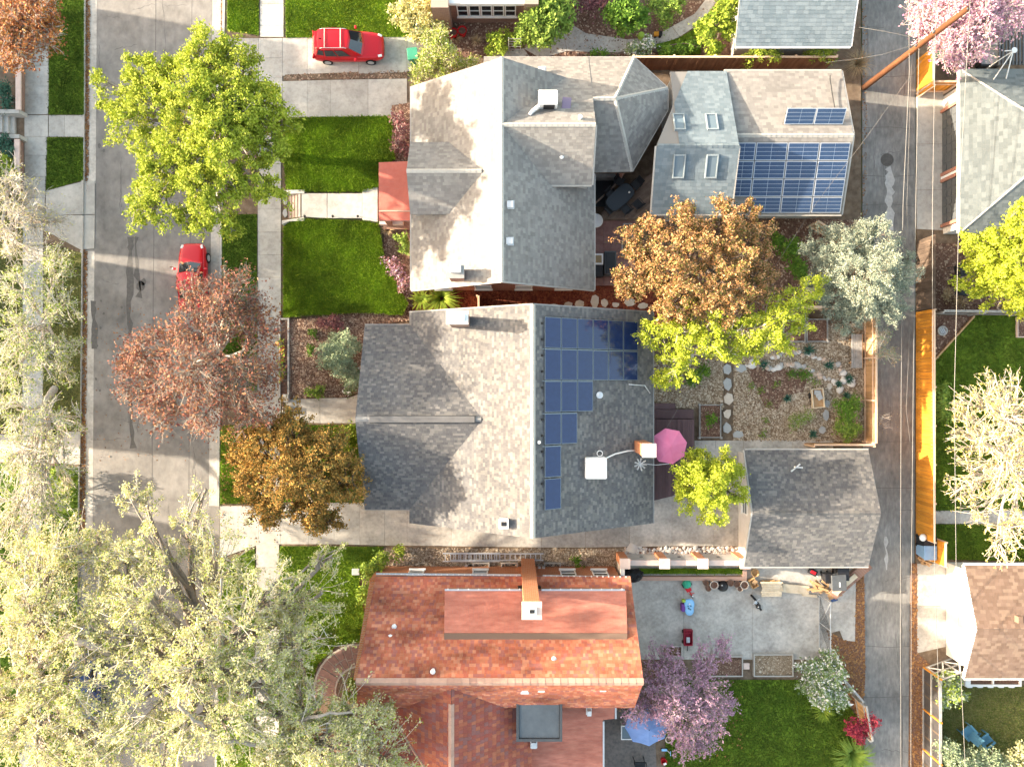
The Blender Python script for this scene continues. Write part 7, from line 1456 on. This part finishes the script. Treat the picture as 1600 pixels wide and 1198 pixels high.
# ---------------------------------------------------------------- utility pole and lines
up = thing('utility_pole', 'tall orange-brown wooden utility pole at the left of the alley', 'pole', P(1350,137,0)); pb_, pt_ = P(1350,137,0), P(1512,14,10.4)
MB().tube([pb_.lerp(pt_,t) for t in np.linspace(0,1,9)],[.2-.06*i/8 for i in range(9)],12).build('post', M['pole'], up, smooth=True)
MB().tube([pb_+Vector((.15,.1,.05)),pb_.lerp(pt_,.12)+Vector((.16,.1,0))],.03,6).build('cable_guard', M['darkmetal'], up)
for z in (6.2,7.85,10.3): q = pb_.lerp(pt_,z/10.4); MB().lathe(q+Vector((-.2 if z<10 else 0,0,-.05)),[(.05,0),(.07,.05),(.04,.1),(.06,.15),(.02,.18)],8).build('insulator', M['greyplastic'], up)
for i,(pts,lab) in enumerate((([(1432,-60,6.3),(1436,70,6.2),(1431,310,5.6),(1427,600,5.5),(1424,900,5.6),(1423,1260,6.0)],'lowest of three long bare wires along the alley'),
    ([(1465,-60,7.9),(1462,30,7.85),(1457,320,7.6),(1457,600,7.4),(1461,900,7.6),(1472,1260,8.1)],'middle of three long bare wires along the alley'),
    ([(1520,-60,10.5),(1515,14,10.4),(1499,310,9.8),(1491,620,9.4),(1494,890,9.6),(1511,1260,10.1)],'rightmost and highest of three long bare wires along the alley'),
    ([(1419,-60,5.4),(1421,110,5.4),(1411,320,5.1),(1408,620,4.9),(1407,920,4.9),(1408,1260,5.1)],'thick pale cable just left of the three long wires'),
    ([(1424,100,5.2),(1417,320,5.0),(1422,500,4.9),(1416,640,4.9),(1422,690,4.9)],'thin slack cable beside the thick pale one'),
    ([(1440,95,6.4),(1350,220,5.3),(1275,318,4.7),(1212,415,4.2),(1072,616,3.7),(1042,668,3.5)],'long sagging service wire from the pole to the pink parasol'),
    ([(1430,70,5.6),(1380,85,5.0),(1340,92,4.2),(1290,98,3.5)],'short service wire from the pole to the lower solar roof'),
    ([(1424,58,5.4),(1380,49,4.8),(1342,43,3.6)],'short service wire from the pole to the top garage'))):
    t = thing('power_line', lab, 'wire', P(*pts[0])); q = [np.array(P(*p)) for p in pts]; sm = []
    for k in range(len(q)-1):
        for f in np.linspace(0,1,6,endpoint=False): sm.append(tuple(q[k]*(1-f)+q[k+1]*f))
    sm.append(tuple(q[-1])); MB().tube(sm, (.014,.014,.014,.016,.007,.008,.008,.008)[i], 5).build('wire_strand', M['wire'], t)
# ---------------------------------------------------------------- cars
def car(label, px, py, ang, paint, L_=4.5, W=1.82, Ht=1.62, suv=True, z=0.0, cat='car', group=None):
    t = thing('parked_car', label, cat, P(px,py,z), group, ang); hl = L_/2; hw = W/2
    def loft(st, name, mat, n=None):
        """stations: (x, halfwidth, zlow, zmid, zhigh)"""
        b = MB(); m = 10
        for (x,wd_,zl,zm,zh) in st:
            prof = [(-wd_*.86,zl),(-wd_*.98,zl+.12),(-wd_,zm),(-wd_*.93,zh-.05),(-wd_*.55,zh),(wd_*.55,zh),(wd_*.93,zh-.05),(wd_,zm),(wd_*.98,zl+.12),(wd_*.86,zl)]
            b.v += [(x,y,zz) for y,zz in prof]
        for i in range(len(st)-1):
            for j in range(m-1): b.f.append((i*m+j,(i+1)*m+j,(i+1)*m+j+1,i*m+j+1))
        b.f.append(tuple(range(m))); b.f.append(tuple((len(st)-1)*m+j for j in range(m-1,-1,-1)))
        o = b.build(name, mat, t, smooth=True, local=True); s = o.modifiers.new('smooth','SUBSURF'); s.levels = s.render_levels = 2; return o
    loft([(-hl,hw*.72,.42,.62,.82),(-hl+.08,hw*.88,.3,.62,.93),(-hl+.4,hw*.97,.24,.66,.98),(-hl*.45,hw,.22,.7,1.0),(0,hw*.99,.22,.7,.98),(hl*.42,hw*.985,.22,.68,.96),(hl*.62,hw*.96,.24,.66,.93),(hl-.3,hw*.9,.26,.6,.84),(hl-.07,hw*.76,.32,.55,.72),(hl,hw*.55,.4,.52,.62)], 'body', paint)
    xr0, xr1 = -hl+.28 if suv else -hl+.75, hl*.42; tr0, tr1 = xr0+.28 if suv else xr0+.65, xr1-.82
    zb_, zr_ = .95, Ht; wb, wr = hw*.90, hw*.72
    low = [(xr0,-wb*.86),(xr0,wb*.86),(xr1,wb*.86),(xr1,-wb*.86)]; lowc = [(xr0+.25,wb),(xr1-.3,wb),(xr1-.3,-wb),(xr0+.25,-wb)]
    def ring(x0,x1,wd_,zz,k): return [(x0,-wd_*k,zz),(x0-.05,0,zz+.01),(x0,wd_*k,zz),((x0*.8+x1*.2),wd_,zz),((x0+x1)/2,wd_*1.02,zz+.01),((x0*.2+x1*.8),wd_,zz),(x1,wd_*k,zz),(x1+.12,0,zz+.01),(x1,-wd_*k,zz),((x0*.2+x1*.8),-wd_,zz),((x0+x1)/2,-wd_*1.02,zz+.01),((x0*.8+x1*.2),-wd_,zz)]
    lo, hi = ring(xr0,xr1,wb,zb_,.9), ring(tr0,tr1,wr,zr_,.86); n = 12
    b = MB(); b.add(lo+hi, [(i,(i+1)%n,n+(i+1)%n,n+i) for i in range(n)][::1]); b.f.append(tuple(range(n,2*n))); b.build('cabin', paint, t, local=True)
    # painted roof panel, slightly domed
    mid = [(x*.9+.05*(tr0+tr1)/1,y*.86,zz+.035) for x,y,zz in hi]; b = MB(); b.add(hi+mid+[((tr0+tr1)/2,0,zr_+.05)], [(i,(i+1)%n,n+(i+1)%n,n+i) for i in range(n)]+[(n+i,n+(i+1)%n,2*n) for i in range(n)]); b.build('roof', paint, t, local=True, smooth=True)
    def glass(idx, name, ins=.06, f0=.1, f1=.93):
        b = MB(); cl = Vector((0,0,0)); off = .014; pts_l = [Vector(lo[i]).lerp(Vector(hi[i]),f0) for i in idx]; pts_h = [Vector(lo[i]).lerp(Vector(hi[i]),f1) for i in idx]
        cc = sum(pts_l+pts_h,Vector())/(2*len(idx)); k = len(idx)
        nn = (pts_l[-1]-pts_l[0]).cross(pts_h[0]-pts_l[0]).normalized()
        if nn.dot(cc-Vector(((xr0+xr1)/2,0,1.2))) < 0: nn = -nn
        sc = 1-ins; q = [cc+(p-cc)*sc+nn*(off+.01) for p in pts_l+pts_h]
        b.add(q, [(i,i+1,k+i+1,k+i) for i in range(k-1)]); return b.build(name, M['glass'], t, local=True)
    glass([6,7,8],'windscreen',.04); glass([0,1,2],'rear_window',.1); glass([3,4],'side_window',.1); glass([4,5],'side_window',.1); glass([9,10],'side_window',.1); glass([10,11],'side_window',.1); glass([2,3],'side_window',.25); glass([11,0],'side_window',.25)
    for sx in (-hl+.88, hl-.9):
        for sy in (-1,1):
            y = sy*(hw-.12); w_ = MB().tube([(sx,y-.11,.33),(sx,y+.11,.33)],.33,18).build('wheel', M['rubber'], t, local=True); MB().lathe((0,0,0),[(.2,0),(.2,.02),(.06,.03)],12).mesh
            MB().tube([(sx,y+sy*.105,.33),(sx,y+sy*.125,.33)],.21,14).build('rim', M['metal'], w_, local=True)
    for sy in (-1,1):
        MB().cbox((hl-.24,sy*hw*.7,.74),(.26,.15,.08),-sy*.35,Matrix.Rotation(.25,3,'Y')).build('headlight', M['white'], t, local=True, bevel=.02); MB().cbox((-hl+.1,sy*hw*.78,.84),(.1,.3,.16),sy*.2).build('tail_light', M['redpot'], t, local=True, bevel=.02)
        MB().cbox((xr1-.42,sy*(hw+.1),1.02),(.14,.2,.13)).build('mirror', paint, t, local=True, bevel=.03)
        if suv: MB().tube([(tr0+.15,sy*wr*.9,zr_+.02),(tr0+.3,sy*wr*.9,zr_+.08),(tr1-.2,sy*wr*.9,zr_+.08),(tr1-.05,sy*wr*.9,zr_+.02)],.02,6).build('roof_rail', M['redplastic'] if 0 else M['metal'], t, local=True)
    if suv:
        for x in (tr0+.45,tr1-.4): MB().cbox((x,0,zr_+.09),(.06,wr*1.85,.035)).build('cross_bar', M['cap'], t, local=True)
        MB().cbox((xr0+.22,0,zr_-.02),(.3,wr*1.5,.04)).build('spoiler', paint, t, local=True, bevel=.015)
    MB().cbox((hl-.03,0,.5),(.05,hw*1.0,.16)).build('grille', M['black'], t, local=True, bevel=.01)
    MB().cbox((tr0+.15,0,zr_+.07),(.14,.05,.07)).build('aerial', M['black'], t, local=True, bevel=.015)
    return t
car('glossy red SUV with roof bars on the upper driveway', 548, 80, 0.0, M['redpaint'], 4.55, 1.86, 1.62, z=.14)
car('red car parked at the kerb, half hidden under the red-brown tree', 308, 436, math.pi/2, M['redpaint'], 4.4, 1.8, 1.45, False)
car('white car parked at the kerb beneath the bright green tree', 318, 232, math.pi/2, M['whitecar'], 4.5, 1.8, 1.45, False)
car('dark blue car under the big budding elms at the lower left', 145, 1062, -math.pi/2, M['bluecar'], 4.5, 1.8, 1.5, False)

for pts, n_ in (([(345,470),(402,470),(402,612),(346,612)],260),([(345,665),(400,665),(402,785),(344,787)],200),([(440,664),(556,664),(570,784),(438,784)],220),([(1030,1064),(1160,1064),(1160,1190),(1040,1190)],200)): leaves_flat(pts, .22, n_, M['leaf_litter'], .05)
leaves_flat([(150,480),(340,480),(340,720),(150,720)], .006, 260, M['leaf_litter'], .05)
leaves_flat([(1346,0),(1354,0),(1356,880),(1348,880)], .006, 500, M['leaf_litter'], .05)
